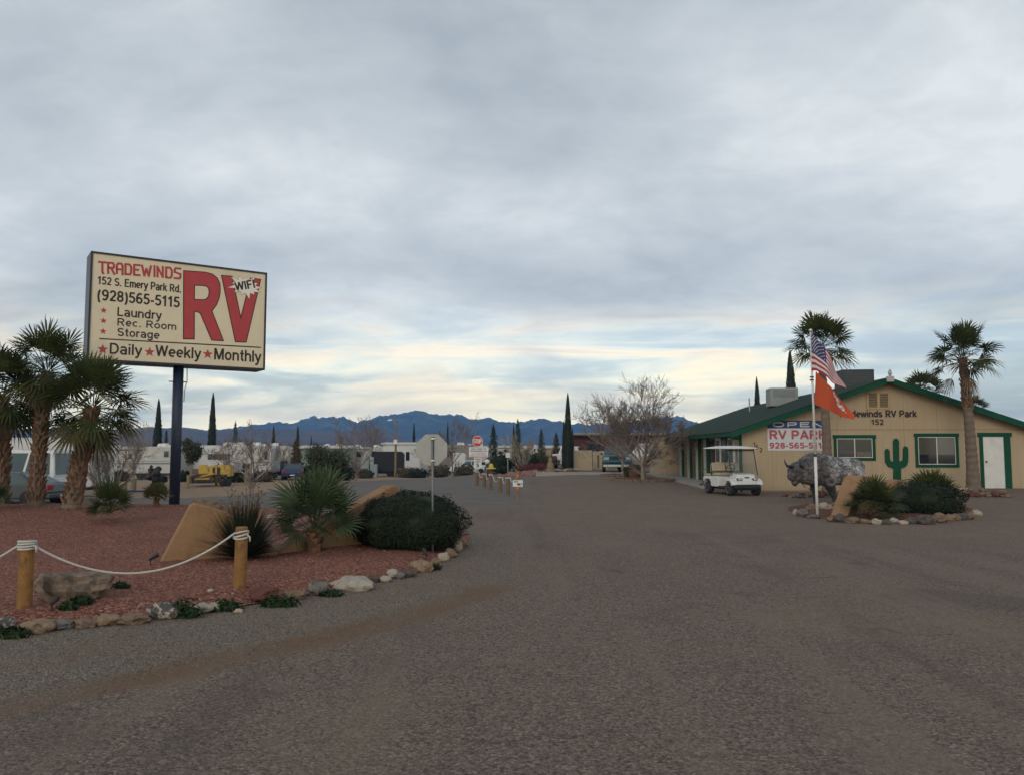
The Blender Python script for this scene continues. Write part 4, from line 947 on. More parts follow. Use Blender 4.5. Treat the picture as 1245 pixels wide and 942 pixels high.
# ------------------------------------------------------------------ the office building on the right
O = flat(900, 597); ROT = R(-2.5)
bld = thing('office_building', 'long tan office with green trim and a dark green gable roof', 'building', O, ROT)
Mi = Matrix.Rotation(-ROT, 3, 'Z'); Nn = Matrix.Rotation(ROT, 3, 'Z') @ Vector((0, -1, 0))
def wl(px, py):                                       # pixel -> (u, z) on the front wall
    r = ray(px, py); e = Vector((0, 0, EYE)); s = (O - e).dot(Nn) / r.dot(Nn); p = Mi @ (e + r * s - O); return p.x, p.z
def wc(cx, cy): return wl(1030 + cx / 3.488, 370 + cy / 3.488)
def wc2(cx, cy): return wl(800 + cx / 5.232, 450 + cy / 5.232)
TAN = None
def siding():
    m = bpy.data.materials.new('tan_siding'); m.use_nodes = True; nt = m.node_tree; nt.nodes.clear(); q = NT(nt)
    co = q.n('ShaderNodeTexCoord').outputs['Object']; s = q.n('ShaderNodeSeparateXYZ', {0: co}).outputs
    x = q.m('ADD', s[0], s[1]); fr = q.m('ABSOLUTE', q.m('SUBTRACT', q.m('FRACT', q.m('DIVIDE', x, .305)), .5))
    gr = q.ss(fr, .035, .012)
    big = q.noise(co, .8, 5, .6); st = q.noise(q.n('ShaderNodeCombineXYZ', {0: q.m('MULTIPLY', x, 9.0), 1: q.m('MULTIPLY', s[2], .8), 2: 0.0}).outputs[0], 1.0, 4, .6)
    c = q.mix(q.lin(big, .3, .7), (.375, .285, .178), (.415, .318, .202))
    c = q.mix(q.m('MULTIPLY', q.ss(st, .5, .75), .35), c, (.30, .225, .14))
    c = q.mix(q.m('MULTIPLY', gr, .22), c, (.24, .18, .115))
    c = q.mix(q.m('MULTIPLY', q.ss(q.m('ADD', s[2], q.m('MULTIPLY', st, .4)), .55, .15), .4), c, (.25, .19, .13))
    bm_ = q.n('ShaderNodeBump', {'Height': q.m('ADD', q.m('MULTIPLY', gr, -1.0), q.m('MULTIPLY', st, .15)), 'Strength': .35, 'Distance': .01}).outputs[0]
    b = q.n('ShaderNodeBsdfPrincipled', {'Base Color': c, 'Roughness': .8, 'Normal': bm_}); q.n('ShaderNodeOutputMaterial', {0: b.outputs[0]}); return m
TAN = siding()
def shingle():
    m = bpy.data.materials.new('green_shingles'); m.use_nodes = True; nt = m.node_tree; nt.nodes.clear(); q = NT(nt)
    co = q.n('ShaderNodeTexCoord').outputs['Object']
    br = q.n('ShaderNodeTexBrick', {'Vector': q.n('ShaderNodeMapping', {'Vector': co, 'Rotation': (0, 0, pi / 2)}).outputs[0], 'Color1': (.012, .030, .020, 1), 'Color2': (.026, .050, .034, 1), 'Mortar': (.008, .016, .012, 1), 'Scale': 3.0, 'Mortar Size': .02, 'Brick Width': .9, 'Row Height': .42})
    c = q.mix(q.lin(q.noise(co, 1.2, 5), .3, .7), br.outputs[0], (.018, .038, .026))
    b = q.n('ShaderNodeBsdfPrincipled', {'Base Color': c, 'Roughness': .95, 'Specular IOR Level': .2, 'Normal': q.n('ShaderNodeBump', {'Height': q.noise(co, 30, 4), 'Strength': .5, 'Distance': .02}).outputs[0]}); q.n('ShaderNodeOutputMaterial', {0: b.outputs[0]}); return m
SHING = shingle()
UA, SL, EAVE = 5.27, .342, .36                        # apex position, roof slope, eave overhang
ap = wl(1075, 463)[1]; UA = wl(1075, 463)[0]
UW = 2 * UA; zr = lambda u: ap - abs(u - UA) * SL       # roof underside
DEP = 20.5
wallb = MB()
wallb.prism([(0, -.4), (UW, -.4), (UW, zr(UW)), (UA, ap), (0, zr(0))], 0, .15)
wallb.bb(UW - .15, UW, .15, DEP, -.4, zr(UW))          # right side
wallb.prism([(0, -.4), (UW, -.4), (UW, zr(UW)), (UA, ap), (0, zr(0))], DEP, DEP + .15)
wallb.bb(0, .15, .15, 4.3, -.4, zr(0)); wallb.bb(.15, 1.7, 4.15, 4.3, -.4, zr(0))   # front part of the left side
wallb.bb(1.7, 1.85, 4.3, 16, -.4, zr(1.7)); wallb.bb(-.75, 1.85, 16, 16.15, -.4, zr(0)); wallb.bb(-.75, -.6, 16.15, DEP, -.4, zr(0) - .02)
wallb.build('wall', TAN, bld)
rf = MB(); y0, y1 = -.42, DEP + .5; th = .10
for s in (-1, 1):
    e = UA + s * (UA + EAVE + .02); ze = zr(e)
    poly = [(UA, ap + .004), (e, ze + .004), (e, ze + th), (UA, ap + th)]
    rf.prism(poly if s < 0 else poly[::-1], y0, y1)
roof = rf.build('roof', SHING, bld, fix=True)
fa = MB(); fh = .19
for s in (-1, 1):
    e = UA + s * (UA + EAVE + .05); ze = zr(e)
    fa.prism([(UA, ap + .06), (e, ze + .06), (e, ze + .06 - fh), (UA, ap + .06 - fh)][::(1 if s < 0 else -1)], y0 - .03, y0 - .003)
fa.build('fascia', GREEN, bld, fix=True)
ga = MB(); e = -EAVE - .05; ze = zr(e); ga.bb(e - .10, e - .005, y0, y1, ze - .08, ze + .03); ga.build('gutter', GREEN, bld); ga = MB(); e2 = UW + EAVE + .05; ga.bb(e2 + .005, e2 + .1, y0, y1, ze - .08, ze + .03)
ga.build('gutter', GREEN, bld)
# downpipe at the corner
dp = MB(); dp.tube([(-.38, -.3, zr(-.4) - .03), (-.38, -.3, zr(-.4) - .14), (.05, -.07, zr(0) - .3), (.05, -.06, zr(0) - .5), (.05, -.06, .7)], .04, 8); dp.build('downpipe', GREEN, bld)
cb = MB(); cb.bb(-.012, .10, -.014, -.002, 0, zr(0) - .14); cb.build('corner_board', GREEN, bld)
# flashing line and panel seams
sz = wl(1060, 522)[1]
sm = MB(); sm.bb(.12, UW, -.012, -.002, sz - .012, sz + .012)
for k in range(1, 9): sm.bb(k * 1.22 - .005, k * 1.22 + .005, -.006, -.002, 0.02, min(zr(k * 1.22) - .15, ap))
sm.build('seam_trim', mat('dark_tan_trim', (.27, .19, .105), .8, .15, 4), bld)
MB().bb(.1, UW, -.02, -.002, -.3, .05).build('base_strip', mat('base_concrete', (.20, .17, .14), .9, .2, 3), bld)

def window(cxs, fn, blinds):
    (xa, ya, xb, yb) = cxs; u0, zt_ = fn(xa, ya); u1, zb_ = fn(xb, yb); w_ = .11
    fr_ = MB(); fr_.bb(u0 - .03, u1 + .03, -.035, -.003, zt_ - w_, zt_ + .02); fr_.bb(u0, u1, -.035, -.003, zb_, zb_ + w_)
    fr_.bb(u0, u0 + w_, -.03, -.003, zb_ + w_, zt_ - w_); fr_.bb(u1 - w_, u1, -.03, -.003, zb_ + w_, zt_ - w_)
    wn = fr_.build('window', GREEN, bld)
    a, b, c, e = u0 + w_, u1 - w_, zb_ + w_, zt_ - w_
    g_ = MB(); g_.bb(a, b, -.010, -.003, c, e); g_.build('pane', GLASS, wn)
    s_ = MB(); k = .024; mid = (a + b) / 2
    s_.bb(a, b, -.022, -.011, c, c + k); s_.bb(a, b, -.022, -.011, e - k, e); s_.bb(a, a + k, -.022, -.011, c + k, e - k); s_.bb(b - k, b, -.022, -.011, c + k, e - k); s_.bb(mid - k * .7, mid + k * .7, -.024, -.011, c + k, e - k)
    s_.build('sash', OFFWHITE, wn)
    for (f0, f1, g0, g1, m) in blinds:
        MB().bb(a + (b - a) * f0, a + (b - a) * f1, -.0125, -.0105, c + (e - c) * g0, c + (e - c) * g1).build('blind', m, wn)
    return wn
GREYB = mat('grey_blind_behind_glass', (.055, .052, .046), .25, .1, 2); PALEB = mat('pale_blind_behind_glass', (.14, .135, .115), .25, .1, 2); DARKB = mat('dim_room', (.035, .033, .032), .2, .2, 2)
window((1013.2, 529.0, 1064.8, 559.5), wl, [(.03, .49, .35, .95, DARKB), (.53, .96, .30, .95, DARKB), (.55, .95, .06, .30, mat('sill_clutter', (.12, .09, .07), .5, .5, 14))])
window((285, 548, 475, 690), wc, [(.03, .48, .36, .96, GREYB), (.53, .97, .36, .96, PALEB)])
# white door in green trim
u0, zt_ = wc(558, 546); u1, _ = wc(688, 546); zb_ = .14; tw = .17
fr_ = MB(); fr_.bb(u0 - .06, u1 + .06, -.05, -.003, zt_ - .12, zt_ + .03); fr_.bb(u0, u0 + .12, -.045, -.003, zb_, zt_ - .12); fr_.bb(u1 - .24, u1, -.045, -.003, zb_, zt_ - .12)
dr = fr_.build('door_frame', GREEN, bld)
a, b, c, e = u0 + .12, u1 - .24, zb_, zt_ - .12
MB().bb(a, b, -.02, -.004, c, e).build('door', WHITE, dr)
pn = MB(); W2 = (b - a)
for (p0, p1) in ((.10, .46), (.54, .90)):
    for (q0, q1) in ((.06, .36), (.42, .72), (.78, .94)):
        pn.bb(a + W2 * p0, a + W2 * p1, -.026, -.0205, c + (e - c) * q0, c + (e - c) * q1)
pn.build('door_panel', WHITE, dr, bevel=.004)
MB().ball((a + .09, -.055, c + .98), .035, 2).build('door_knob', BLACK, dr)
MB().bb(u0 - .1, u1 + .1, -.95, -.02, -.1, .13).build('door_step', CONCRETE, bld, bevel=.02)
# gable vents
for (xa, xb) in ((90, 125), (137, 172)):
    ua, za = wc(xa, 377); ub, zb2 = wc(xb, 436)
    v_ = MB(); v_.bb(ua, ub, -.02, -.003, zb2, za); vo = v_.build('gable_vent', mat('vent_dark', (.10, .075, .045), .9, .1), bld)
    s_ = MB(); nl = 8
    for k in range(nl):
        z_ = zb2 + (za - zb2) * (k + .5) / nl; s_.box(((ua + ub) / 2, -.032, z_), (ub - ua, .03, .016), Matrix.Rotation(R(35), 3, 'X'))
    s_.build('slats', mat('vent_slat', (.36, .27, .16), .8, .1), vo)
ua, za = wc(80, 368); ub, zb2 = wc(182, 444); um0, um1 = wc(125, 400)[0], wc(137, 400)[0]; ia, ib = wc(90, 400)[0], wc(172, 400)[0]; ti, bi = wc(90, 377)[1], wc(90, 436)[1]
s_ = MB(); s_.bb(ua, ub, -.035, -.002, ti, za); s_.bb(ua, ub, -.035, -.002, zb2, bi); s_.bb(ua, ia, -.035, -.002, bi, ti); s_.bb(ib, ub, -.035, -.002, bi, ti); s_.bb(um0, um1, -.035, -.002, bi, ti)
s_.build('vent_surround', mat('vent_frame', (.40, .29, .165), .8, .1), bld)
# raised letters on the gable
uL = wl(1019, 500)[0]; uR = wl(1114.5, 500)[0]; zT = wl(1066, 498.3)[1]; zB = wl(1066, 507.2)[1]
SIGNINK = mat('black_letters', (.022, .010, .010), .6, .1)
lettering('Tradewinds RV Park', uL, uR, zB, zT, SIGNINK, bld, -.02, .042)
lettering('152', wl(1059, 512)[0], wl(1074, 512)[0], wl(1066, 516.3)[1], wl(1066, 509.3)[1], SIGNINK, bld, -.02, .04)
for ch, cx, cy in (('1', 608, 470), ('5', 629, 488), ('2', 654, 505)):
    a, b = wc2(cx - 8, cy - 14), wc2(cx + 9, cy + 14); lettering(ch, a[0], b[0], b[1], a[1], SIGNINK, bld, -.02, .012, 'house_number')
# lamp on the gable peak
lp = thing('gable_lamp', 'white floodlight fixed at the peak of the gable', 'lamp', bld.matrix_world @ Vector((0, 0, 0)), ROT)
lp.location = Vector(O) + Matrix.Rotation(ROT, 3, 'Z') @ Vector((UA, -.47, ap + .02))
MB().box((0, -.06, .0), (.26, .14, .22)).build('lamp_body', mat('lamp_white', (.40, .40, .40), .5, .08), lp, bevel=.03)
MB().lathe([(.045, .1), (.05, .16), (.07, .2), (.05, .3), (.02, .36)], 12, (0, -.06, 0)).build('sensor', mat('lamp_grey', (.35, .36, .38), .4, .1), lp)
# cactus cut-out on the wall
cac = [(195, 742), (195, 694), (172, 686), (160, 668), (158, 620), (164, 611), (172, 611), (178, 620), (180, 656), (186, 664), (195, 664), (193, 580), (198, 570), (206, 567), (214, 571), (218, 580), (219, 664), (230, 662), (235, 654), (235, 612), (240, 602), (248, 600), (255, 606), (257, 616), (257, 664), (252, 680), (240, 690), (226, 694), (227, 742)]
cl = [wc(*p) for p in cac]; cxm = sum(p[0] for p in cl) / len(cl); czm = min(p[1] for p in cl)
ct = MB().prism([(x - cxm, z - czm) for x, z in cl][::-1], -.05, -.004).build('cactus_cutout', GREEN, fix=True)
ct.location = Vector(O) + Matrix.Rotation(ROT, 3, 'Z') @ Vector((cxm, 0, czm)); ct.rotation_euler = (0, 0, ROT); tag(ct, 'flat green saguaro cactus cut-out on the tan wall between the windows', 'wall decoration')
# banner
a, b = wc2(694, 319), wc2(1088, 509); zs = wc2(694, 368)[1]
bn = thing('banner', 'OPEN RV PARK banner in blue, white and red hung on the tan wall', 'banner', Vector(O) + Matrix.Rotation(ROT, 3, 'Z') @ Vector((a[0], -.012, b[1])), ROT)
bw, bh = b[0] - a[0], a[1] - b[1]; zs -= b[1]
BWHITE = mat('banner_white', (.56, .56, .56), .6, .06, 4); BBLUE = mat('banner_blue', (.018, .045, .155), .6, .08, 4); BRED = mat('banner_red', (.46, .065, .085), .6, .08, 4); BINK = mat('banner_ink', (.05, .015, .03), .6, .1)
MB().bb(0, bw, -.004, .004, 0, zs - .001).build('white_field', BWHITE, bn); MB().bb(0, bw, -.005, .004, zs, bh).build('blue_band', BBLUE, bn)
X = lambda cx: (cx - 694) / 394 * bw
Z = lambda cy: (509 - cy) / 190 * bh
lettering('OPEN', X(728), X(1050), Z(361), Z(328), BWHITE, bn, -.009, .045)
for (m, y_, bo) in ((BINK, -.008, .05), (BRED, -.011, .022)):
    lettering('RV PARK', X(706), X(1078), Z(440), Z(377), m, bn, y_, bo); lettering('928-565-5115', X(704), X(1078), Z(497), Z(457), m, bn, y_, bo)
for cx in (697, 1085):
    for cy in (323, 505): MB().tube([(X(cx), -.012, Z(cy)), (X(cx), .0, Z(cy))], .018, 8).build('grommet', CHROME, bn)
# porch: posts, notice windows, doors, slab
PW = mat('pale_green_post', (.34, .37, .31), .6, .1, 4)
for w_ in (6.6, 8.6, 10.9, 13.3):
    p_ = MB().bb(-.05, .05, w_ - .05, w_ + .05, .1, zr(0) - .02).build('porch_post', PW, bld)
    MB().bb(.052, .20, w_ - .03, w_ + .03, .1, zr(0) - .02).build('post_board', mat('dark_green_board', (.012, .055, .028), .6, .15, 4), p_)
for k, w_ in enumerate((.75, 1.95, 3.15)):
    s_ = MB(); s_.bb(-.05, -.003, w_, w_ + .95, .95, 2.05); nb = s_.build('notice_board', WHITE if k != 1 else mat('dark_green_board', (.012, .055, .028)), bld)
    MB().bb(-.058, -.051, w_ + .1, w_ + .85, 1.05, 1.95).build('pane', mat('notice_glass', (.08, .09, .08), .15, .3, 4), nb)
    pp = MB(); rr_ = random.Random(k)
    for j in range(3): y_ = w_ + .16 + .2 * j; z_ = 1.2 + rr_.random() * .3; pp.bb(-.062, -.0585, y_, y_ + .16, z_, z_ + .3)
    pp.build('notice', PALEB, nb)
for w_ in (5.2, 7.8, 10.2, 12.6):
    MB().bb(1.655, 1.697, w_, w_ + .9, .1, 2.0).build('side_door', mat('brown_door', (.16, .115, .07), .7, .1, 3), bld)
    MB().bb(1.655, 1.697, w_ + 1.1, w_ + 1.28, .1, 2.0).build('green_board', GREEN, bld)
sl = MB().bb(-1.0, 1.7, 2.2, 20.0, -.3, .10).build('porch_slab', CONCRETE); sl.location = O; sl.rotation_euler = (0, 0, ROT); tag(sl, kind='structure')
# coolers on the roof
def rooftop(label, name, px0, px1, py0, py1, d, m, dark):
    a = at(px0, py0, d); b = at(px1, py1, d); w_ = b.x - a.x; h_ = a.z - b.z
    t = thing(name, label, 'air cooler', ((a.x + b.x) / 2, d, b.z - .3), R(-6)); MB().box((0, w_ * .3, h_ / 2 + .15), (w_, w_ * .8, h_ + .3)).build('casing', m, t, bevel=.03)
    v_ = MB()
    for k in range(7): v_.bb(-w_ * .40, w_ * .40, w_ * -.105, w_ * -.101 - .002, .42 + (h_ - .2) * k / 7, .42 + (h_ - .2) * (k + .5) / 7)
    v_.build('louvre', dark, t); return t
rooftop('pale rooftop cooler box on the green roof, left', 'rooftop_cooler', 936, 969.5, 471.5, 486, 37.5, mat('cooler_pale', (.24, .26, .25), .6, .12, 3), mat('cooler_slot', (.15, .165, .16), .7, .1))
rooftop('dark rooftop cooler box near the gable peak', 'rooftop_cooler', 1022.5, 1061.5, 449.5, 472, 35.5, mat('cooler_dark', (.028, .034, .036), .6, .2, 3), mat('cooler_dark_slot', (.05, .055, .058), .6, .2, 3))
vp = at(911, 486, 42); v_ = MB().tube([(0, 0, -.8), (0, 0, .1)], .04, 8).build('vent_pipe', ALU); v_.location = vp; tag(v_, 'thin vent pipe standing on the green roof', 'pipe')

# trees behind the office
rg = random.Random(21)
for (px, ytop, wp, d, lb) in ((921, 459, 11, 64, 'short narrow cypress rising behind the left part of the green roof'), (962.5, 427, 18, 60, 'broad dark cypress rising behind the roof beside the pale cooler')):
    b = Bp(px, d); cypress(lb, b, at(px, ytop, d).z - b.z, wp * d / F, rg, 2200)
for (px, py, d, cr, lb) in ((1123, 474, 46, 1.3, 'palm crown showing above the right roof slope behind the office'), (1186, 492, 46, .75, 'small palm crown barely showing above the right roof slope')):
    b = Bp(px, d); palm_tree(lb, b, at(px, py + 4, d), .2, .16, cr, rg, boots=(0, 0), n=26, dead=0, group='palms behind the office', nseg=8, old=0, lowest=-.2)
# two palms in front of the office
d = 28.0; b = Vector(((1180 - CX) / F * d, d, .12)); palm_tree('tall fan palm with brown shaggy neck beside the white door', b, at(1170, 437, d), .22, .115, 1.30, rg, boots=(.62, 1.0), n=32, dead=3, group='fan palms before the office', nseg=10, old=2, lowest=-.25, skirt=1.1)
d = 27.6; b = Vector(((1004 - CX) / F * d, d, .05)); palm_tree('fan palm behind the flags and the bison', b, at(997.5, 424, d), .18, .12, 1.27, rg, boots=(.9, 1.0), n=32, dead=0, group='fan palms before the office', nseg=10, old=3, lowest=-.35)

# ------------------------------------------------------------------ island in front of the office
RR = [(148, 365, 25, 25, 'white'), (180, 367, 45, 35, 'grey'), (228, 344, 50, 32, 'brown'), (235, 384, 50, 18, 'grey'), (320, 397, 38, 22, 'tan'), (360, 392, 60, 35, 'dark'), (422, 402, 55, 25, 'brown'), (482, 408, 65, 16, 'tan'), (537, 408, 38, 26, 'white'), (580, 410, 45, 22, 'dark'), (620, 404, 40, 24, 'white'), (665, 412, 45, 18, 'cream'), (712, 403, 60, 28, 'dark'), (776, 398, 65, 42, 'dark'), (845, 392, 60, 38, 'brown'), (890, 388, 40, 30, 'tan'), (920, 388, 34, 28, 'brown'), (950, 384, 40, 30, 'dark'), (980, 382, 50, 28, 'brown'), (1018, 366, 45, 26, 'cream'), (292, 340, 50, 38, 'cream'), (345, 330, 70, 26, 'grey'), (390, 325, 35, 28, 'cream'), (205, 352, 22, 14, 'cream'), (330, 345, 30, 18, 'brown')]
for i, (cx, cy, wp, hp, c) in enumerate(RR):
    lb = f"{WORD[c]} rock ringing the flagpole island, {ORD[i]} from its left end along the front"
    if i >= 20: lb = [f'cream rock just right of the flagpole foot', 'grey flat rock behind the flagpole island under the bison', 'cream rock between the bison and the wedge wall', 'small cream rock behind the left end of the flagpole island', 'small brown rock in the red gravel beside the flagpole'][i - 20]
    rock(lb, 930 + cx / 3.952, 530 + cy / 3.952, wp / 3.952 * 1.2, hp / 3.952 * 1.45, c, 100 + i, 'rocks ringing the flagpole island')
def heap(n, px0, px1, py0, py1, seed, lb, group, cols):
    rr_ = random.Random(seed)
    for i in range(n):
        u = rr_.random(); px = px0 + (px1 - px0) * u; k = 1 - abs(u - .5) * 1.1; py = py1 - (py1 - py0) * rr_.random() ** 1.3 * k; wp = rr_.uniform(5, 13)
        g = G(px, py1 - 1); c = rr_.choice(cols); kk = g.y / F
        o = MB().ball((0, 0, 0), (wp * kk * .5, wp * kk * .42, wp * kk * .22), 2, .5, seed + i * 1.7).build('flat_rock', ROCK[c])
        o.location = (g.x, g.y + rr_.uniform(.0, .9), g.z + max(.03, (py1 - py) * kk * .9)); o.rotation_euler = (rr_.uniform(-.4, .4), rr_.uniform(-.4, .4), rr_.random() * 6); tag(o, lb, 'rock', group)
heap(26, 956, 1036, 595, 606, 300, 'flat brown rock in the heap behind the bison legs', 'flat rocks heaped behind the bison', ['brown', 'tan', 'red', 'grey', 'dark', 'brown'])
heap(34, 1168, 1226, 592, 605, 340, 'flat rock in the heap around the foot of the tall palm', 'flat rocks heaped round the tall palm', ['brown', 'tan', 'cream', 'grey', 'red', 'brown'])
g3 = G(1028, 631)
wedge('tan stucco fin wall peaking on the left beside the bison statue', [(1026, 632), (1046, 580), (1051, 577.5), (1062, 579), (1090, 608), (1092, 622)], g3.y + .1, g3.y + 2.2, .4, 'tan stucco fins of the flagpole island')
wedge('tan stucco fin wall with its peak between fan palm and shrubs', [(1070, 622), (1086, 586), (1091, 582.5), (1097, 584), (1112, 612), (1112, 620)], g3.y + 2.4, g3.y + 2.6, .35, 'tan stucco fins of the flagpole island')
rg = random.Random(33)
fan_plant('young_palm', 'wide young fan palm growing against the island wedge wall', G(1063, 631), 1.06, 1.6, rg, 38, PALM_LEAF, 11, 'plants of the flagpole island', lowest=-.05)
shrub('round_shrub', 'dark round shrub on the right side of the flagpole island', G(1134, 627.5) + Vector((0, .45, 0)), 1.95, 1.3, .82, SHRUB_LEAF, rg, 9000, .04, 'plants of the flagpole island', 'shrub', .84, .15)
g = G(1132, 616); fan_plant('fan_shrub', 'bushy young fan palm standing behind the dark round shrub', Bp(1131, 19.9), 1.2, 1.25, rg, 40, PALM_LEAF, 10, 'plants of the flagpole island', False, 'shrub', .2)
mb = MB()
for i in range(60):
    mb.ball((rg.uniform(-.28, .28), rg.uniform(-.1, .1), rg.uniform(.02, .14)), rg.uniform(.012, .022), 1)
leaf_cloud(mb, (0, 0, .06), (.3, .12, .09), 160, .05, rg, .1, .2, 0)
o = mb.build('white_flowers', mat('flower_mix', (.16, .12, .10), .8, .5, 9, isl=.9)); o.location = G(1066, 629); tag(o, 'low clump of small pale flowers at the foot of the island palm', 'flowers')

# ------------------------------------------------------------------ flagpole and flags
FP = G(994, 628); topz = at(985.5, 404, FP.y)
t = thing('flagpole', 'thin white flagpole leaning slightly left on the stone island', 'flagpole', FP)
v = topz - FP; v.y = 0
fpos = lambda z: FP + v * ((z - FP.z) / v.z)
MB().tube([(0, 0, -.1), v * .33], .034, 12).build('lower_pole', WHITE, t, smooth=True); MB().tube([v * .3301, v], [.030, .022], 12).build('upper_pole', WHITE, t, smooth=True)
MB().lathe([(.04, -.03), (.04, .03)], 12, v * .33).build('joint_ring', BLACK, t); MB().ball(v + Vector((0, 0, .04)), .045, 2).build('finial', CHROME, t, smooth=True)
for k, zz in enumerate((462, 458.5)): MB().lathe([(.045, -.015), (.05, 0), (.045, .015)], 12, at(987, zz, FP.y) - FP).build('clip', BLACK, t)
def fpx(cx, cy, dy=0.0): return at(975 + cx / 7.533, 395 + cy / 7.533, FP.y) + Vector((0, dy, 0))
def cloth(pt, n, m, parent, name, mats, pick=None):
    me = bpy.data.meshes.new(name); vs = [pt(i / n, j / m) for j in range(m + 1) for i in range(n + 1)]
    fs = [(j * (n + 1) + i, j * (n + 1) + i + 1, (j + 1) * (n + 1) + i + 1, (j + 1) * (n + 1) + i) for j in range(m) for i in range(n)]
    me.from_pydata(vs, [], fs)
    for x in mats: me.materials.append(x)
    if pick: me.polygons.foreach_set('material_index', [pick((i + .5) / n, (j + .5) / m) for j in range(m) for i in range(n)])
    me.polygons.foreach_set('use_smooth', [True] * len(me.polygons)); return link(name, me, parent)
def lerp2(s, L):
    for (a, p), (b, q_) in zip(L, L[1:]):
        if a <= s <= b: k = (s - a) / (b - a); return p[0] + (q_[0] - p[0]) * k, p[1] + (q_[1] - p[1]) * k
    return L[-1][1]
FUP = [(0, (78, 62)), (.25, (135, 130)), (.45, (205, 232)), (.7, (290, 372)), (1, (358, 512))]
FLO = [(0, (82, 422)), (.14, (128, 420)), (.4, (205, 478)), (.7, (295, 535)), (1, (388, 582))]
FWHITE = mat('flag_white', (.56, .55, .55), .8, .05, 5); FRED = mat('flag_red', (.36, .028, .045), .8, .08, 5); FBLUE = mat('flag_blue', (.028, .030, .12), .8, .1, 5); FORANGE = mat('flag_orange', (.42, .062, .018), .8, .1, 5)
t = thing('american_flag', 'American flag drooping from the top of the white flagpole', 'flag', FP)
def usf(s, tt, off=0.0):
    a = lerp2(s, FUP); b = lerp2(s, FLO); k = tt
    p = fpx(a[0] + (b[0] - a[0]) * k, a[1] + (b[1] - a[1]) * k, -.05 + .09 * sin(s * 9.5 + tt * 1.2) * min(1, s * 3) - off); return p - FP
cloth(usf, 40, 39, t, 'stripes', [FRED, FWHITE], lambda s, tt: int(tt * 13) % 2)
cloth(lambda s, tt: usf(s * .42, tt * 7 / 13, .006), 16, 14, t, 'canton', [FBLUE])
mb = MB()
for j in range(9):
    for i in range(6 if j % 2 == 0 else 5):
        s = (.06 + (i + (0 if j % 2 == 0 else .5)) * .165) * .42; tt = (j + .9) / 10.2 * 7 / 13; c = usf(s, tt, .012); r = .019
        ss = [c + Vector((rr * sin(k * pi / 5), 0, rr * cos(k * pi / 5))) for k in range(10) for rr in [r if k % 2 == 0 else r * .42]]
        mb.add([c] + ss, [(0, k + 1, (k + 1) % 10 + 1) for k in range(10)])
mb.build('stars', FWHITE, t)
t = thing('orange_flag', 'orange pennant flag with white lettering below the American flag', 'flag', FP)
OUP = [(0, (118, 425)), (.15, (150, 455)), (.35, (215, 540)), (.55, (280, 605)), (.8, (385, 715)), (1, (472, 822))]
OLO = [(0, (106, 725)), (.2, (190, 765)), (.5, (300, 812)), (.8, (395, 848)), (1, (458, 868))]
def orf(s, tt, off=0.0):
    a = lerp2(s, OUP); b = lerp2(s, OLO); p = fpx(a[0] + (b[0] - a[0]) * tt, a[1] + (b[1] - a[1]) * tt, -.06 + .07 * sin(s * 8 + 1.5 + tt) * min(1, s * 3) - off); return p - FP
cloth(orf, 36, 18, t, 'cloth', [FORANGE])
lettering('So.', 0, 0, 0, 0, FWHITE, t, 0, .05, fn=lambda u, k: orf(.58 + .26 * u, .56 - .42 * k + .10 * u, .012))
lettering('G', 0, 0, 0, 0, FWHITE, t, 0, .05, fn=lambda u, k: orf(.50 + .085 * u, .28 - .22 * k, .012))

# ------------------------------------------------------------------ steel bison
BM = None
def bisonmat():
    m = bpy.data.materials.new('beaten_steel'); m.use_nodes = True; nt = m.node_tree; nt.nodes.clear(); q = NT(nt)
    co = q.n('ShaderNodeTexCoord').outputs['Object']; wob = q.n('ShaderNodeVectorMath', {0: co, 1: q.mul(q.n('ShaderNodeTexNoise', {'Vector': co, 'Scale': 6.0}).outputs['Color'], .12)}, operation='ADD').outputs[0]
    v = q.n('ShaderNodeTexVoronoi', {'Vector': wob, 'Scale': 7.0}, feature='DISTANCE_TO_EDGE').outputs[0]
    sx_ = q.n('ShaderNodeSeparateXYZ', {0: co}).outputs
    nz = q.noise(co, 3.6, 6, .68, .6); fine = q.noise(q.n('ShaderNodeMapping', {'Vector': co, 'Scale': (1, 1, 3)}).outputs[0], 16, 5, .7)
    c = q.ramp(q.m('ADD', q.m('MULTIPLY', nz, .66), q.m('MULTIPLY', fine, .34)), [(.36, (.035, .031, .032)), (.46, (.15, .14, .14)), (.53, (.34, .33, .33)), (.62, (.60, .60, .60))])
    dk = q.mix(.74, c, (.060, .050, .048)); c = q.mix(q.ss(q.m('ADD', sx_[0], q.m('MULTIPLY', nz, .5)), .15, .5), dk, c); c = q.mix(q.ss(sx_[2], .62, .48), c, (.050, .042, .040))  # legs and low parts: darker steel, with shade put into the colour
    c = q.mix(q.ss(v, .03, .0), c, (.018, .016, .016))
    b = q.n('ShaderNodeBsdfPrincipled', {'Base Color': c, 'Roughness': .55, 'Metallic': .25, 'Normal': q.n('ShaderNodeBump', {'Height': q.m('ADD', q.ss(v, 0, .05), fine), 'Strength': .8, 'Distance': .02}).outputs[0]})
    q.n('ShaderNodeOutputMaterial', {0: b.outputs[0]}); return m
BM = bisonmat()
bg = G(1002, 611); bz = bg.z; k_ = bg.y / F / 7.78
bis = thing('bison_statue', 'life-size steel bison statue facing left before the office wall', 'statue', (((920 + 620 / 7.78) - CX) / F * bg.y, bg.y, bz), R(4))
BX = lambda cx: (cx - 620) * k_
BZ = lambda cy: (560 - cy) * k_
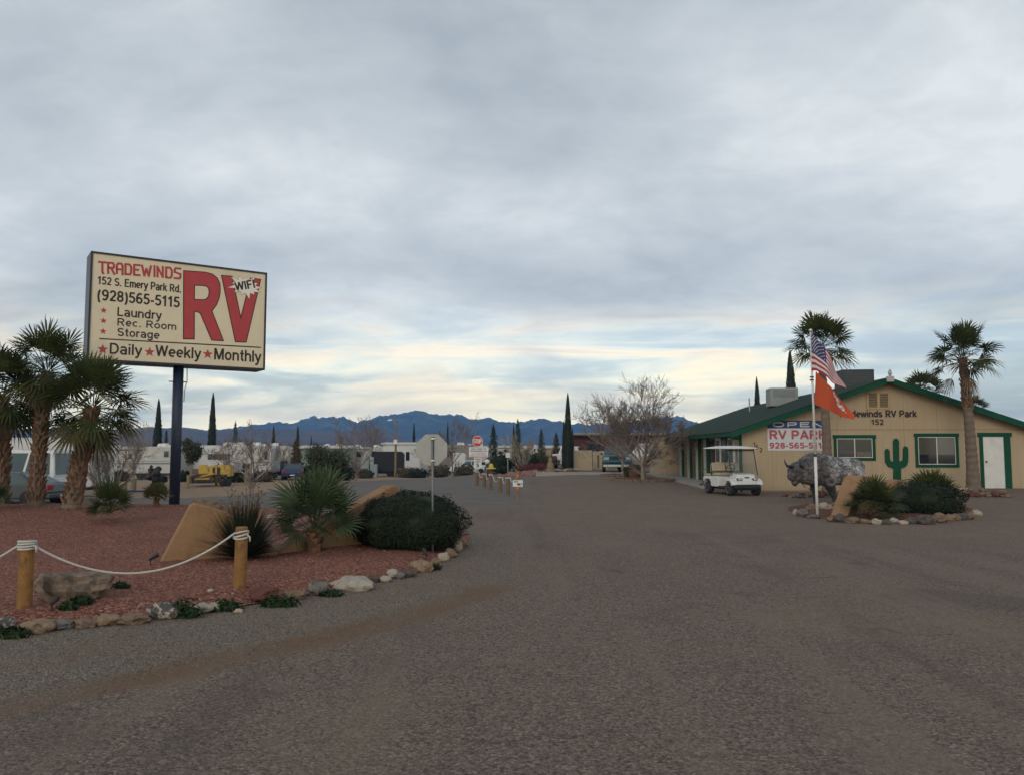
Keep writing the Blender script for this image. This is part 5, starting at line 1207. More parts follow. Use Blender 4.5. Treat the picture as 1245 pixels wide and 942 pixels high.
def loft(mb, st, n=18):
    vs = []
    for (x, zt2, zb2, hw, yo) in st:
        c = (BZ(zt2) + BZ(zb2)) / 2; hh_ = (BZ(zt2) - BZ(zb2)) / 2
        for j in range(n): a = 2 * pi * j / n; vs.append((BX(x), yo + hw * cos(a) * abs(cos(a)) ** -.15 if abs(cos(a)) > 1e-6 else yo, c + hh_ * sin(a)))
    kk = len(st); fs = [(i * n + j, i * n + (j + 1) % n, (i + 1) * n + (j + 1) % n, (i + 1) * n + j) for i in range(kk - 1) for j in range(n)]
    fs += [tuple(reversed(range(n))), tuple(range((kk - 1) * n, kk * n))]; mb.add(vs, fs)
bod = MB()
loft(bod, [(1008, 225, 300, .06, 0), (992, 180, 330, .20, 0), (955, 152, 345, .29, 0), (900, 138, 360, .33, 0), (800, 133, 395, .36, 0), (700, 125, 396, .38, 0), (630, 104, 396, .39, 0), (560, 90, 402, .40, 0), (490, 90, 398, .38, 0), (430, 118, 385, .32, 0), (385, 165, 375, .24, -.02), (350, 190, 365, .18, -.04)])
bod.tube([(BX(400), -.02, BZ(240)), (BX(345), -.06, BZ(250)), (BX(310), -.10, BZ(275)), (BX(292), -.12, BZ(320)), (BX(290), -.13, BZ(345))], [.26, .235, .19, .13, .095], 16)
bod.tube([(BX(335), -.06, BZ(330)), (BX(325), -.07, BZ(375)), (BX(322), -.07, BZ(402))], [.15, .10, .03], 12)     # beard
def leg(xs, y, rr_):
    bod.tube([(BX(x), y, BZ(z_)) for x, z_ in xs], rr_, 12)
leg([(545, 330), (548, 400), (552, 460), (556, 520), (556, 558)], .17, [.17, .125, .085, .065, .085])
leg([(640, 330), (650, 410), (668, 460), (690, 520), (694, 566)], -.19, [.20, .15, .10, .072, .09])
leg([(925, 300), (925, 370), (945, 430), (965, 480), (950, 555)], -.17, [.21, .15, .095, .075, .085])
leg([(900, 300), (890, 370), (905, 430), (925, 480), (905, 552)], .17, [.21, .15, .095, .07, .085])
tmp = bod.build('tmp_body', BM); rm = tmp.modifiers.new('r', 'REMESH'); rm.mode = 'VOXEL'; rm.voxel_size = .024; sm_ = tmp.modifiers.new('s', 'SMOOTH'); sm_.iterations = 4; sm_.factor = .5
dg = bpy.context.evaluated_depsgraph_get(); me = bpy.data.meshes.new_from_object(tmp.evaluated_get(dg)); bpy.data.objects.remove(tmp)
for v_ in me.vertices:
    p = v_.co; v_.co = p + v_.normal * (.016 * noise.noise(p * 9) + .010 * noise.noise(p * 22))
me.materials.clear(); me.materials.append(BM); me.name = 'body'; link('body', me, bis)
for (x, z_, x2, z2, y_) in ((255, 215, 208, 150, -.26), (372, 215, 345, 140, -.30)):
    MB().tube([(BX(x), y_, BZ(z_)), (BX(x - 22), y_ - .03, BZ(z_ + 2)), (BX(x2 + 4), y_ - .03, BZ(z2 + 36)), (BX(x2), y_, BZ(z2))], [.04, .034, .024, .008], 9).build('horn', DARKMETAL, bis, smooth=True)
MB().tube([(BX(298), -.17, BZ(225)), (BX(250), -.26, BZ(213))], [.06, .04], 9).build('horn_base', DARKMETAL, bis)
MB().tube([(BX(985), 0, BZ(190)), (BX(1010), 0, BZ(205)), (BX(1016), 0, BZ(250)), (BX(1012), 0, BZ(295))], [.028, .03, .024, .035], 8).build('tail', DARKMETAL, bis, smooth=True)
for x, y_ in ((283, -.25), (318, -.30)): MB().ball((BX(x), y_, BZ(262)), .022, 2).build('eye', BLACK, bis)
MB().ball((BX(385), -.24, BZ(225)), (.05, .07, .035), 2).build('ear', DARKMETAL, bis)
MB().tube([(BX(378), -.2, BZ(378)), (BX(404), -.24, BZ(412))], .012, 5).build('hair_rod', DARKMETAL, bis)

# ------------------------------------------------------------------ golf cart
a1, a2, a3 = G(891, 604.4), G(919, 602), G(863, 599)
cc = (a2 + a3) / 2
gc = thing('golf_cart', 'white golf cart with beige seats and a canopy parked at the office corner', 'golf cart', (cc.x, cc.y, cc.z + .002), R(12)); gc.scale = (.95, .95, .94)
SEAT = mat('beige_vinyl', (.37, .31, .21), .55, .08, 5); CWHITE = mat('cart_white', (.62, .61, .59), .35, .06, 4, dirt=(.4, .36, .31, .3))
for sx_ in (-1, 1):
    for sy in (-1, 1):
        wh = thing('wheel', None, None); wh.parent = gc; wh.location = (sx_ * .50, sy * .83, .235)
        Mx = Matrix.Rotation(pi / 2, 3, 'Y')
        MB().lathe([(.13, -.095), (.20, -.105), (.232, -.07), (.235, 0), (.232, .07), (.20, .105), (.13, .095)], 22, M=Mx).build('tyre', RUBBER, wh, smooth=True)
        MB().lathe([(.02, -.08), (.10, -.07), (.132, -.098), (.132, .098), (.10, .07), (.02, .08)], 18, M=Mx).build('rim', CWHITE, wh)
b_ = MB(); b_.prismx([(-1.18, .38), (-1.16, .55), (-1.05, .76), (-.62, .82), (-.55, .76), (-.58, .42), (-.62, .30), (-1.1, .30)], -.36, .36); b_.build('front_cowl', CWHITE, gc, bevel=.05, bseg=3, fix=True)
for sx_ in (-1, 1):
    f_ = MB(); f_.prismx([(-1.19, .40), (-1.15, .52), (-1.0, .62), (-.66, .62), (-.52, .40), (-.60, .40), (-.70, .52), (-.95, .53), (-1.06, .42), (-1.08, .36)], sx_ * .36, sx_ * .60); f_.build('front_fender', CWHITE, gc, bevel=.02, fix=True)
b_ = MB(); b_.prismx([(-.05, .28), (-.08, .66), (.02, .68), (1.18, .64), (1.20, .46), (1.10, .46), (1.02, .54), (.68, .55), (.58, .46), (.55, .28)], -.59, .59); b_.build('rear_body', CWHITE, gc, bevel=.04, bseg=3, fix=True)
MB().bb(-.58, .58, -.62, .1, .27, .33).build('floor', BLACK, gc); MB().bb(-.5, .5, -1.2, -1.08, .26, .42).build('bumper', BLACK, gc, bevel=.03)
MB().bb(-.42, .42, -1.07, 1.1, .20, .27).build('chassis', BLACK, gc)
for sx_ in (-1, 1):
    h_ = MB(); h_.box((sx_ * .30, -1.155, .60), (.20, .06, .075)); h_.build('headlight_housing', BLACK, gc, bevel=.01)
    MB().box((sx_ * .30, -1.187, .605), (.13, .012, .045)).build('headlight', LAMP, gc)
lettering('TORO', -.09, .09, .64, .67, DARKMETAL, gc, -1.14, .03, 'badge') if False else MB().box((0, -1.135, .665), (.18, .012, .035)).build('badge', DARKMETAL, gc)
for sx_ in (-1, 1):
    MB().bb(sx_ * .02, sx_ * .55, -.06, .44, .69, .80).build('seat', SEAT, gc, bevel=.04, bseg=3)
    s_ = MB(); s_.prismx([(.42, .86), (.50, 1.18), (.58, 1.18), (.52, .86)], sx_ * .02, sx_ * .55); s_.build('backrest', SEAT, gc, bevel=.03, bseg=3, fix=True)
MB().bb(-.56, .56, .66, 1.04, .66, .75).build('rear_seat', SEAT, gc, bevel=.04); MB().bb(-.55, .55, .60, .66, .80, 1.14).build('rear_backrest', SEAT, gc, bevel=.03)
MB().bb(-.52, .52, 1.28, 1.66, .28, .31).build('rear_footrest', BLACK, gc)
fr_ = MB()
for sx_ in (-1, 1):
    fr_.tube([(sx_ * .54, 1.16, .6), (sx_ * .54, 1.34, .34), (sx_ * .54, 1.66, .31)], .016, 6); fr_.tube([(sx_ * .58, 1.15, .72), (sx_ * .58, 1.5, .9), (sx_ * .58, 1.2, .92), (sx_ * .58, .7, .9)], .014, 6)
fr_.build('rear_rail', BLACK, gc)
for sx_ in (-1, 1):
    MB().tube([(sx_ * .50, -.98, .74), (sx_ * .53, -.66, 1.72)], .018, 8).build('front_strut', BLACK, gc); MB().tube([(sx_ * .54, .56, .70), (sx_ * .53, .62, 1.72)], .018, 8).build('rear_strut', BLACK, gc)
MB().bb(-.53, .53, -.70, -.66, 1.62, 1.68).build('windshield_bar', BLACK, gc)
ws = MB(); ws.hexa([(-.49, -.965, .80), (.49, -.965, .80), (.49, -.96, .80), (-.49, -.96, .80)], [(-.51, -.685, 1.62), (.51, -.685, 1.62), (.51, -.68, 1.62), (-.51, -.68, 1.62)]); ws.build('windshield', clearmat('clear_plastic'), gc)
rf_ = MB(); K = 12; vs = []
for i in range(K + 1):
    y_ = -.86 + 1.95 * i / K; e = 1 - (2 * i / K - 1) ** 4
    for x_, zz in ((-.62, 1.70), (-.60, 1.755), (-.3, 1.80), (0, 1.81), (.3, 1.80), (.60, 1.755), (.62, 1.70)): vs.append((x_, y_, 1.70 + (zz - 1.70) * (.35 + .65 * e)))
fs = [(i * 7 + j, i * 7 + j + 1, (i + 1) * 7 + j + 1, (i + 1) * 7 + j) for i in range(K) for j in range(6)] + [((i + 1) * 7, (i + 1) * 7 + 6, i * 7 + 6, i * 7) for i in range(K)] + [tuple(reversed(range(7))), tuple(range(K * 7, K * 7 + 7))]
rf_.add(vs, fs); rf_.build('canopy', CWHITE, gc, fix=True)
sw = thing('steering_wheel', None, None); sw.parent = gc; sw.location = (-.27, -.42, .98); sw.rotation_euler = (R(-55), 0, 0)
MB().tube([(cos(i * pi / 10) * .17, sin(i * pi / 10) * .17, 0) for i in range(21)], .013, 6, False).build('rim', BLACK, sw); MB().tube([(-.17, 0, 0), (.17, 0, 0)], .012, 5).build('spoke', BLACK, sw)
MB().tube([(-.27, -.44, .97), (-.27, -.72, .70)], .02, 6).build('steering_column', BLACK, gc)
# ------------------------------------------------------------------ vehicles and trailers of the park
STRIPE = mat('grey_stripe', (.16, .17, .175), .5, .1, 3); TSKIN = mat('trailer_skin', (.43, .42, .385), .5, .07, 1.2, dirt=(.33, .29, .24, .4)); TSKIN2 = mat('trailer_white', (.54, .535, .52), .5, .06, 1.2, dirt=(.4, .36, .31, .35))
def wheel(p, x, y, r, w_, rim=None, name='wheel'):
    """axle along local y"""
    o = thing(name, None, None); o.parent = p; o.location = (x, y, r); M_ = Matrix.Rotation(pi / 2, 3, 'X')
    MB().lathe([(r * .6, -w_ / 2), (r * .95, -w_ / 2), (r, -w_ * .3), (r, w_ * .3), (r * .95, w_ / 2), (r * .6, w_ / 2)], 18, M=M_).build('tyre', RUBBER, o, smooth=True)
    MB().lathe([(.02, -w_ * .4), (r * .4, -w_ * .42), (r * .61, -w_ * .5), (r * .61, w_ * .5), (r * .4, w_ * .42), (.02, w_ * .4)], 14, M=M_).build('rim', rim or CHROME, o)
def trailer(label, px0, px1, ytop, d, rz=0.0, skin=None, wins=(), doors=(), stripe=(.30, .36), wheels_=(.55, .63), nose=0, ac=(.5,), dep=2.4, group='travel trailers parked in the park', lift=.55, name='travel_trailer', cat='trailer', red=True):
    """long side faces the camera (local -y); nose: +1/-1 raised fifth-wheel front at right/left end"""
    b = Bp((px0 + px1) / 2, d); L = (px1 - px0) * d / F; Ht = at(px0, ytop, d).z - b.z; skin = skin or TSKIN
    t = thing(name, label, cat, b, rz, group); x0, x1 = -L / 2, L / 2
    body = MB(); y0, y1 = 0, dep; z0 = lift
    P = [(x0, z0 + .1), (x0 + .1, z0), (x1 - .1, z0), (x1, z0 + .1), (x1, Ht - .25), (x1 - .3, Ht), (x0 + .3, Ht), (x0, Ht - .25)]
    if nose:
        P = [(x0, z0 + .1), (x0 + .1, z0), (x1 - 2.1, z0), (x1 - 2.0, z0 + .85), (x1 - .35, z0 + .95), (x1, z0 + 1.5), (x1 - .25, Ht - .1), (x1 - .6, Ht), (x0 + .2, Ht), (x0, Ht - .2)]
        if nose < 0: P = [(-x, z) for x, z in P][::-1]
    body.prism(P, y0, y1); body.build('body', skin, t, bevel=.06, bseg=2, fix=True)
    if stripe:
        hgt = Ht - z0; sx0, sx1 = (x0 + .05, x1 - .05) if not nose else ((x0 + .05, x1 - 2.2) if nose > 0 else (x0 + 2.2, x1 - .05))
        MB().bb(sx0, sx1, -.008, -.003, z0 + hgt * stripe[0], z0 + hgt * stripe[1]).build('stripe', STRIPE, t)
        MB().bb(sx0, sx1, -.007, -.003, z0 + hgt * (stripe[1] + .05), z0 + hgt * (stripe[1] + .07)).build('stripe', STRIPE, t)
    for (fx, fz, fw, fh_) in wins:
        a = x0 + L * fx; c = z0 + (Ht - z0) * fz; w_ = L * fw; h_ = (Ht - z0) * fh_
        fr_ = MB(); e = .05
        fr_.bb(a, a + w_, -.03, -.003, c, c + e); fr_.bb(a, a + w_, -.03, -.003, c + h_ - e, c + h_); fr_.bb(a, a + e, -.03, -.003, c + e, c + h_ - e); fr_.bb(a + w_ - e, a + w_, -.03, -.003, c + e, c + h_ - e)
        wn = fr_.build('window', STRIPE, t); MB().bb(a + e, a + w_ - e, -.014, -.004, c + e, c + h_ - e).build('pane', GLASS, wn)
    for fx in doors:
        a = x0 + L * fx; dr_ = MB().bb(a, a + .68, -.025, -.003, z0 + .05, z0 + 1.9).build('door', skin, t, bevel=.02)
        MB().bb(a - .04, a, -.03, -.003, z0 + .05, z0 + 1.92).bb(a + .68, a + .72, -.03, -.003, z0 + .05, z0 + 1.92).build('door_frame', STRIPE, dr_); MB().bb(a + .18, a + .5, -.032, -.026, z0 + 1.25, z0 + 1.7).build('pane', GLASS, dr_)
        MB().bb(a, a + .68, -.5, -.05, z0 - .26, z0 - .2).build('step', DARKMETAL, t)
    for f in wheels_: wheel(t, x0 + L * f, .22, .34, .24, CHROME)
    MB().bb(x0 + .3, (x1 - .3) if not nose else (x1 - 2.2 if nose > 0 else x1 - .3), .15, dep - .2, z0 - .16, z0).build('chassis', DARKMETAL, t)
    for f in ac:
        a = x0 + L * f; q_ = MB(); q_.hexa([(a - .45, .8, Ht), (a + .45, .8, Ht), (a + .45, 1.5, Ht), (a - .45, 1.5, Ht)], [(a - .36, .85, Ht + .26), (a + .3, .85, Ht + .3), (a + .3, 1.45, Ht + .3), (a - .36, 1.45, Ht + .26)]); q_.build('roof_unit', WHITE, t, bevel=.03)
    if L > 4 and skin is not STRIPE and ac:
        MB().tube([(x0 + L * .1, -.10, Ht - .28), (x0 + L * (.55 if nose >= 0 else .5), -.10, Ht - .28)], .06, 8).build('awning_roll', STRIPE, t)
        hs_ = MB()
        for f in (.12, .30, .48): a = x0 + L * f; hs_.bb(a, a + .7, -.012, -.003, z0 + .12, z0 + .16).bb(a, a + .7, -.012, -.003, z0 + .46, z0 + .49).bb(a, a + .03, -.012, -.003, z0 + .16, z0 + .46).bb(a + .67, a + .7, -.012, -.003, z0 + .16, z0 + .46)
        hs_.build('storage_hatch', STRIPE, t)
        for f in (.2, .82): a = x0 + L * f; MB().bb(a - .16, a + .16, .6, .92, Ht, Ht + .12).build('roof_vent', OFFWHITE, t)
    if red: MB().bb(x1 - .35, x1 - .2, -.02, -.003, z0 + .25, z0 + .35).build('marker_lamp', REDL, t)
    return t

def vehicle(name, label, cat, loc, rz, L, Wd, body, cabin, color, wheels_=(.2, .8), wr=.33, tails=0, heads=0, group=None, cw=.12, grille=False, winmat=None):
    """local x = length, front at +x. body: side outline (x,z); cabin: base x0,x1,z then top x0,x1,z"""
    t = thing(name, label, cat, loc, rz, group); h_ = Wd / 2
    MB().prism(body, -h_, h_).build('body', color, t, bevel=.07, bseg=3, fix=True)
    xs = [p[0] for p in body]; bx0, bx1 = min(xs), max(xs)
    if cabin:
        (a0, a1, za, b0, b1, zb_) = cabin; hb = h_ - .05; ht = h_ - cw - .05
        A_ = [Vector(p) for p in ((a0, -hb, za), (a1, -hb, za), (a1, hb, za), (a0, hb, za))]; B_ = [Vector(p) for p in ((b0, -ht, zb_), (b1, -ht, zb_), (b1, ht, zb_), (b0, ht, zb_))]
        MB().hexa(A_, B_).build('cabin', color, t, bevel=.05, bseg=2)
        for i in range(4):
            j = (i + 1) % 4; p00, p10, p11, p01 = A_[i], A_[j], B_[j], B_[i]
            n_ = (p10 - p00).cross(p01 - p00).normalized() * .012
            bil = lambda u, v: (p00 * (1 - u) * (1 - v) + p10 * u * (1 - v) + p11 * u * v + p01 * (1 - u) * v) + n_
            sp = [(.06, .94)] if i in (1, 3) else [(.06, .49), (.52, .94)]
            if abs(a1 - a0) > 2.6 and i in (0, 2): sp = [(.05, .32), (.35, .64), (.67, .95)]
            for (u0, u1) in sp:
                MB().add([bil(u0, .10), bil(u1, .10), bil(u1, .88), bil(u0, .88)], [(0, 1, 2, 3)]).build('windscreen' if i in (1, 3) else 'window', winmat or TGLASS, t)
    for f in wheels_:
        for s in (-1, 1): wheel(t, bx0 + (bx1 - bx0) * f, s * (h_ - .08), wr, .22)
    zm = max(p[1] for p in body)
    for s in (-1, 1):
        if tails: MB().bb(bx0 - .015, bx0 + .06, s * (h_ - .38), s * (h_ - .05), zm * tails - .08, zm * tails + .10).build('tail_light', REDL, t, bevel=.01)
        if heads: MB().bb(bx1 - .06, bx1 + .015, s * (h_ - .42), s * (h_ - .08), zm * heads - .07, zm * heads + .08).build('headlight', LAMP, t, bevel=.01)
        MB().box((a1 - .15 if cabin else 0, s * (h_ + .07), (cabin[2] if cabin else 1) + .08), (.10, .16, .13)).build('mirror', BLACK, t, bevel=.02) if cabin else None
    if heads: MB().bb(bx1 - .05, bx1 + .10, -h_ + .05, h_ - .05, .38, .55).build('bumper', CHROME if grille else color, t, bevel=.03)
    if grille: MB().bb(bx1 - .05, bx1 + .012, -h_ + .45, h_ - .45, zm * .72, zm * .93).build('grille', BLACK, t)
    if tails: MB().bb(bx0 - .08, bx0 + .05, -h_ + .05, h_ - .05, .36, .52).build('bumper', color, t, bevel=.03); MB().bb(bx0 - .092, bx0 - .081, -.2, .2, .40, .5).build('number_plate', SIGNWHITE, t)
    return t
SILVER = mat('silver_paint', (.58, .58, .57), .35, .05, 2); GREYCAR = mat('grey_green_paint', (.055, .063, .064), .3, .08, 2); BLUECAR = mat('blue_paint', (.014, .028, .10), .3, .1, 2); NAVYCAR = mat('navy_paint', (.018, .022, .034), .35, .1, 2); TEAL = mat('teal_paint', (.020, .105, .150), .35, .1, 2); TRUCKW = mat('truck_white', (.55, .56, .57), .4, .06, 2)

# van, car and cargo trailer behind the palms
d = 35.0; b = Bp(40, d); Ht = at(60, 546.5, d).z - b.z
vb = [(-2.45, .35), (2.2, .35), (2.42, .55), (2.40, .95), (1.75, 1.12), (1.2, 1.18), (-2.42, 1.18), (-2.48, .9)]
v_ = vehicle('parked_van', 'white van with long side windows parked behind the palm trunks', 'van', b + Vector((-.35, 0, 0)), R(176), 4.8, 1.9, vb, (-2.44, 1.65, 1.12, -2.28, .75, Ht), SILVER, (.2, .82), .34, .72, .6, cw=.16)
v_.location.x = at(87, 560, d).x - 2.5
MB().bb(-2.40, 2.2, .952, .957, 1.02, 1.06).build('red_stripe', REDL, v_); MB().bb(-2.40, 2.2, -.957, -.952, 1.02, 1.06).build('red_stripe', REDL, v_)
for s in (-1, 1): MB().bb(-2.50, -2.40, s * .95 - .08 * s, s * .97, .72, 1.0).build('tail_light', REDL, v_)
d = 32.5; b = Bp(44, d); cb_ = [(-2.3, .30), (2.25, .30), (2.32, .52), (2.2, .74), (1.2, .88), (-1.5, .93), (-2.28, .90), (-2.36, .6)]
vehicle('parked_car', 'dark grey rounded saloon car parked before the white van', 'car', Vector((at(76, 590, d).x - 2.15, d, H(at(40, 590, d).x, d))), R(172), 4.6, 1.8, cb_, (-1.75, 1.1, .86, -.95, .35, 1.34), GREYCAR, (.18, .82), .32, .82, .7, cw=.24)
trailer('tall white box trailer with a dark edge stripe behind the white van', -25, 114, 531.5, 41, R(3), TSKIN2, (), (), None, (.35, .45), 0, (), 2.5, None, .5, 'box_trailer', red=False)
o = MB().bb(-.16, .16, -.012, -.003, .5, 2.4).bb(-2.6, .16, -.011, -.003, 2.4, 2.52).build('dark_edge', BLACK, bpy.data.objects['box_trailer']); o.location = (at(89, 560, 41).x - bpy.data.objects['box_trailer'].location.x, 0, -.1)
# fifth wheels and trailers
trailer('long cream trailer with a white door and grey stripe behind the round-topped bare tree', 118, 222, 542.5, 70, R(-2), TSKIN, ((.80, .60, .06, .24), (.90, .56, .05, .3), (.05, .12, .10, .12), (.25, .2, .03, .1)), (.36,), (.34, .40), (.52, .60), 0, (.72, .05), name='travel_trailer')
trailer('white trailer with two dark front windows behind the yellow bulldozer', 236, 286, 541, 72, R(1), TSKIN2, ((.36, .48, .26, .22), (.64, .48, .24, .22)), (), None, (.4, .55), 0, (.75,))
trailer('white fifth-wheel trailer right of the yellow bulldozer', 276, 331, 541.5, 68, R(-3), TSKIN, ((.02, .55, .07, .18), (.02, .38, .07, .12), (.85, .5, .08, .3)), (), (.38, .44), (.62, .74), -1, (.15, .55))
trailer('small pale trailer half hidden behind the dark cypress and rusty tree', 318, 352, 541.5, 82, R(4), TSKIN, ((.2, .55, .3, .25),), (), None, (.5,), 0, (.4,))
trailer('pale trailer roof far behind the left bare tree', 60, 122, 541, 95, 0, TSKIN, ((.3, .5, .2, .25),), (), (.3, .36), (.5,), 0, (.3, .7))
trailer('far cream trailer between the two tall left cypresses', 196, 240, 542, 98, 0, TSKIN, ((.6, .5, .2, .25),), (), (.3, .36), (.5,), 0, (.3,))
trailer('white trailer far right of the orange-brown tree', 404, 428, 542, 100, 0, TSKIN2, ((.5, .5, .2, .25),), (), None, (.5,), 0, (.3,))
trailer('cream trailer roofs seen over the street-lamp tree', 425, 470, 543, 104, R(2), TSKIN, ((.2, .5, .15, .3), (.6, .5, .15, .3)), (), (.3, .36), (.5,), 0, (.2, .7))
trailer('low brownish trailer behind the thin bare tree near the stop sign', 528, 580, 540.5, 92, R(-2), mat('brown_trailer_skin', (.20, .17, .14), .6, .12, 1.2), ((.3, .5, .2, .25),), (), None, (.4,), 0, (.6,))
trailer('long pale trailer roof far behind the pines', 600, 662, 541.5, 105, 0, TSKIN, ((.2, .5, .1, .25), (.6, .5, .1, .25)), (), None, (.5,), 0, (.4,))
d = 84; trailer('white utility box trailer right of the grey sign back', 548.5, 566, 550, d, 0, TSKIN2, (), (), None, (.3,), 0, (), 2.0, None, .75, 'utility_trailer', red=False)
d = 86; trailer('black cargo trailer beside the street lamp', 455, 490, 548.5, d, R(2), mat('cargo_black', (.013, .013, .014), .8, .15, 2), (), (), None, (.55, .7), 0, (), 2.2, None, .5, 'cargo_trailer', red=False)
t = thing('utility_cabinet', 'grey utility cabinet left of the black cargo trailer', 'cabinet', Bp(448, 84), 0); MB().bb(-.75, .1, 0, .7, 0, 2.0).build('casing', mat('cabinet_grey', (.22, .25, .25), .6, .1, 3), t, bevel=.03); MB().bb(.2, .95, .1, .7, 0, 1.35).build('side_casing', mat('cabinet_grey', ()), t, bevel=.03); MB().bb(-.6, -.05, -.02, -.003, .2, 1.85).build('door', mat('cabinet_grey', ()), t)
def house(name, label, px0, px1, ytop, d, wallm, roofm, dep=6, over=.3, rh=.25, openings=(), lift=0.0, cat='house'):
    b = Bp((px0 + px1) / 2, d); L = (px1 - px0) * d / F; Ht = at(px0, ytop, d).z - b.z; t = thing(name, label, cat, b)
    MB().bb(-L / 2, L / 2, 0, dep, -.2 + lift, Ht - rh).build('wall', wallm, t)
    MB().prismx([(-over, Ht - rh + .005), (-over, Ht - rh * .5), (dep * .45, Ht), (dep + over, Ht - rh * .5), (dep + over, Ht - rh + .005)], -L / 2 - over, L / 2 + over).build('roof', roofm, t, fix=True)
    for (f0, f1, g0, g1, nm, m) in openings: MB().bb(-L / 2 + L * f0, -L / 2 + L * f1, -.03, -.003, (Ht - rh) * g0, (Ht - rh) * g1).build(nm, m, t)
    return t
PGREEN = mat('pale_green_wall', (.17, .24, .18), .7, .1, 1); MAROON = mat('maroon_wall', (.060, .016, .016), .75, .2, 1); PROOF = mat('pale_flat_roof', (.50, .47, .42), .6, .1, 1); DROOF = mat('dark_flat_roof', (.05, .045, .045), .8, .2, 1); BRICKW = mat('brown_skirting', (.13, .085, .065), .9, .2, 2)
house('mobile_home', 'pale green mobile home with a white roof behind the bushy tree', 366, 424, 541, 92, PGREEN, PROOF, 5, .35, .35, ((.2, .3, .4, .8, 'window', GLASS), (.6, .72, .4, .8, 'window', GLASS)), cat='mobile home')
house('mobile_home', 'white mobile home left of the grey sign back', 466, 511, 537, 96, TSKIN2, PROOF, 8, .2, .3, ((.05, .14, .45, .75, 'window', GLASS), (.62, .72, .45, .75, 'window', GLASS), (0, 1, 0, .18, 'skirting', BRICKW)), cat='mobile home')
hs = house('maroon_house', 'dark maroon flat-roofed house behind the tan block walls', 698, 800, 526.5, 74, MAROON, DROOF, 9, .6, .25, ((.15, .3, .35, .75, 'window', GLASS), (.72, .9, 0, .8, 'doorway', BLACK)))
MB().bb(-4.7, 4.7, -.66, -.6, 4.0 - 1.02, 4.0 - .86).build('eave_board', mat('pale_eave', (.24, .22, .20), .7, .1, 2), hs).location = (0, 0, at(700, 527, 74).z - 2.95 - .14 - hs.location.z)
bpy.data.objects['eave_board'].location.z = (at(700, 527, 74).z - hs.location.z) - 3.06
house('far_house', 'low tan house far right of the maroon house roof', 664, 694, 541, 110, mat('tan_far_wall', (.30, .22, .14), .8, .1, 1), PROOF, 6, .3, .4, ((.3, .4, .4, .8, 'window', GLASS),))
for i, (a, b_, d_) in enumerate(((20, 60, 118), (300, 345, 122), (385, 412, 126), (570, 604, 124))):
    trailer(f"far pale trailer {['behind the leftmost palms', 'behind the fifth-wheel trailer', 'behind the bushy green tree', 'behind the red stop sign'][i]}", a, b_, 541.5, d_, 0, TSKIN, ((.3, .5, .15, .25),), (), (.3, .36), (.5,), 0, (.4,))

# tan block walls and the vehicles before the maroon house
TANB = mat('tan_block_wall', (.36, .285, .185), .85, .1, 1.5, bump=.3, bscale=20)
def slab(name, label, px0, px1, ytop, ybase, d, dep, m, rz=0):
    b = Bp((px0 + px1) / 2, d); L = (px1 - px0) * d / F; h_ = at(px0, ytop, d).z - b.z; o = MB().bb(-L / 2, L / 2, 0, dep, -.2, h_).build(name, m, bevel=.01); o.location = b; o.rotation_euler = (0, 0, rz); return tag(o, label, 'wall', 'tan block walls')
slab('block_wall', 'blank tan block wall right of the big cypress', 697.5, 719.5, 547, 570, 60, .25, TANB); slab('block_wall', 'tan block wall panel set back behind the teal pickup', 720.5, 738, 548, 570, 63, .25, TANB, R(3))
o = MB().bb(-.07, .07, -.03, -.003, .1, 1.1).build('wall_slot', BRICKW, bpy.data.objects['block_wall.001']); o.location = (-.15, 0, 0)
pk = [(-2.7, .5), (2.55, .5), (2.75, .7), (2.72, 1.05), (2.55, 1.13), (1.2, 1.18), (-2.7, 1.18)]
d = 56; b = Bp(749.5, d); vehicle('pickup_truck', 'teal blue pickup truck facing the camera with round pale headlights', 'pickup', b, R(-97), 5.4, 1.95, pk, (-.5, 1.35, 1.16, -.35, .65, 1.80), TEAL, (.2, .82), .40, 0, .80, 'pickups near the office', .2, True)
d = 55; b = Bp(788, d); tw_ = vehicle('pickup_truck', 'white utility pickup truck behind the big bare tree', 'pickup', b, R(172), 4.6, 1.95, pk, (-.7, 1.3, 1.16, -.55, .65, 1.95), TRUCKW, (.2, .82), .38, .8, .8, 'pickups near the office', .2)
d = 66; b = Bp(681, d); vehicle('pickup_truck', 'white pickup with a red tail lamp half hidden behind the big cypress', 'pickup', b + Vector((.9, 1.5, 0)), R(75), 5.0, 1.9, pk, (-.5, 1.3, 1.16, -.35, .65, 1.8), TRUCKW, (.2, .82), .38, .8, 0, 'pickups near the office', .2)
# cars in the trailer lot
d = 68; vehicle('parked_car', 'bright blue car seen from behind with red tail lamps', 'car', Bp(352, d) + Vector((0, 1.5, 0)), R(104), 4.3, 1.8, cb_, (-1.6, 1.0, .9, -.9, .3, 1.36), BLUECAR, (.18, .82), .32, .80, 0, 'cars parked in the trailer lot', .2)
d = 72; vehicle('parked_car', 'dark navy tall car left of the bright blue car', 'car', Bp(334, d) + Vector((0, 1.5, 0)), R(100), 4.3, 1.85, [(-2.2, .4), (2.2, .4), (2.2, .95), (1.2, 1.02), (-2.2, 1.05)], (-2.1, 1.1, 1.02, -1.9, .5, 1.7), NAVYCAR, (.18, .82), .36, .8, 0, 'cars parked in the trailer lot', .15)
d = 90; vehicle('parked_car', 'small blue car far off beside the street-lamp bare tree', 'car', Bp(429, d), R(10), 3.6, 1.7, [(p[0] * .7, p[1]) for p in cb_], (-1.2, .8, .88, -.8, .3, 1.4), BLUECAR, (.18, .82), .3, .8, .8, 'cars parked in the trailer lot', .2)
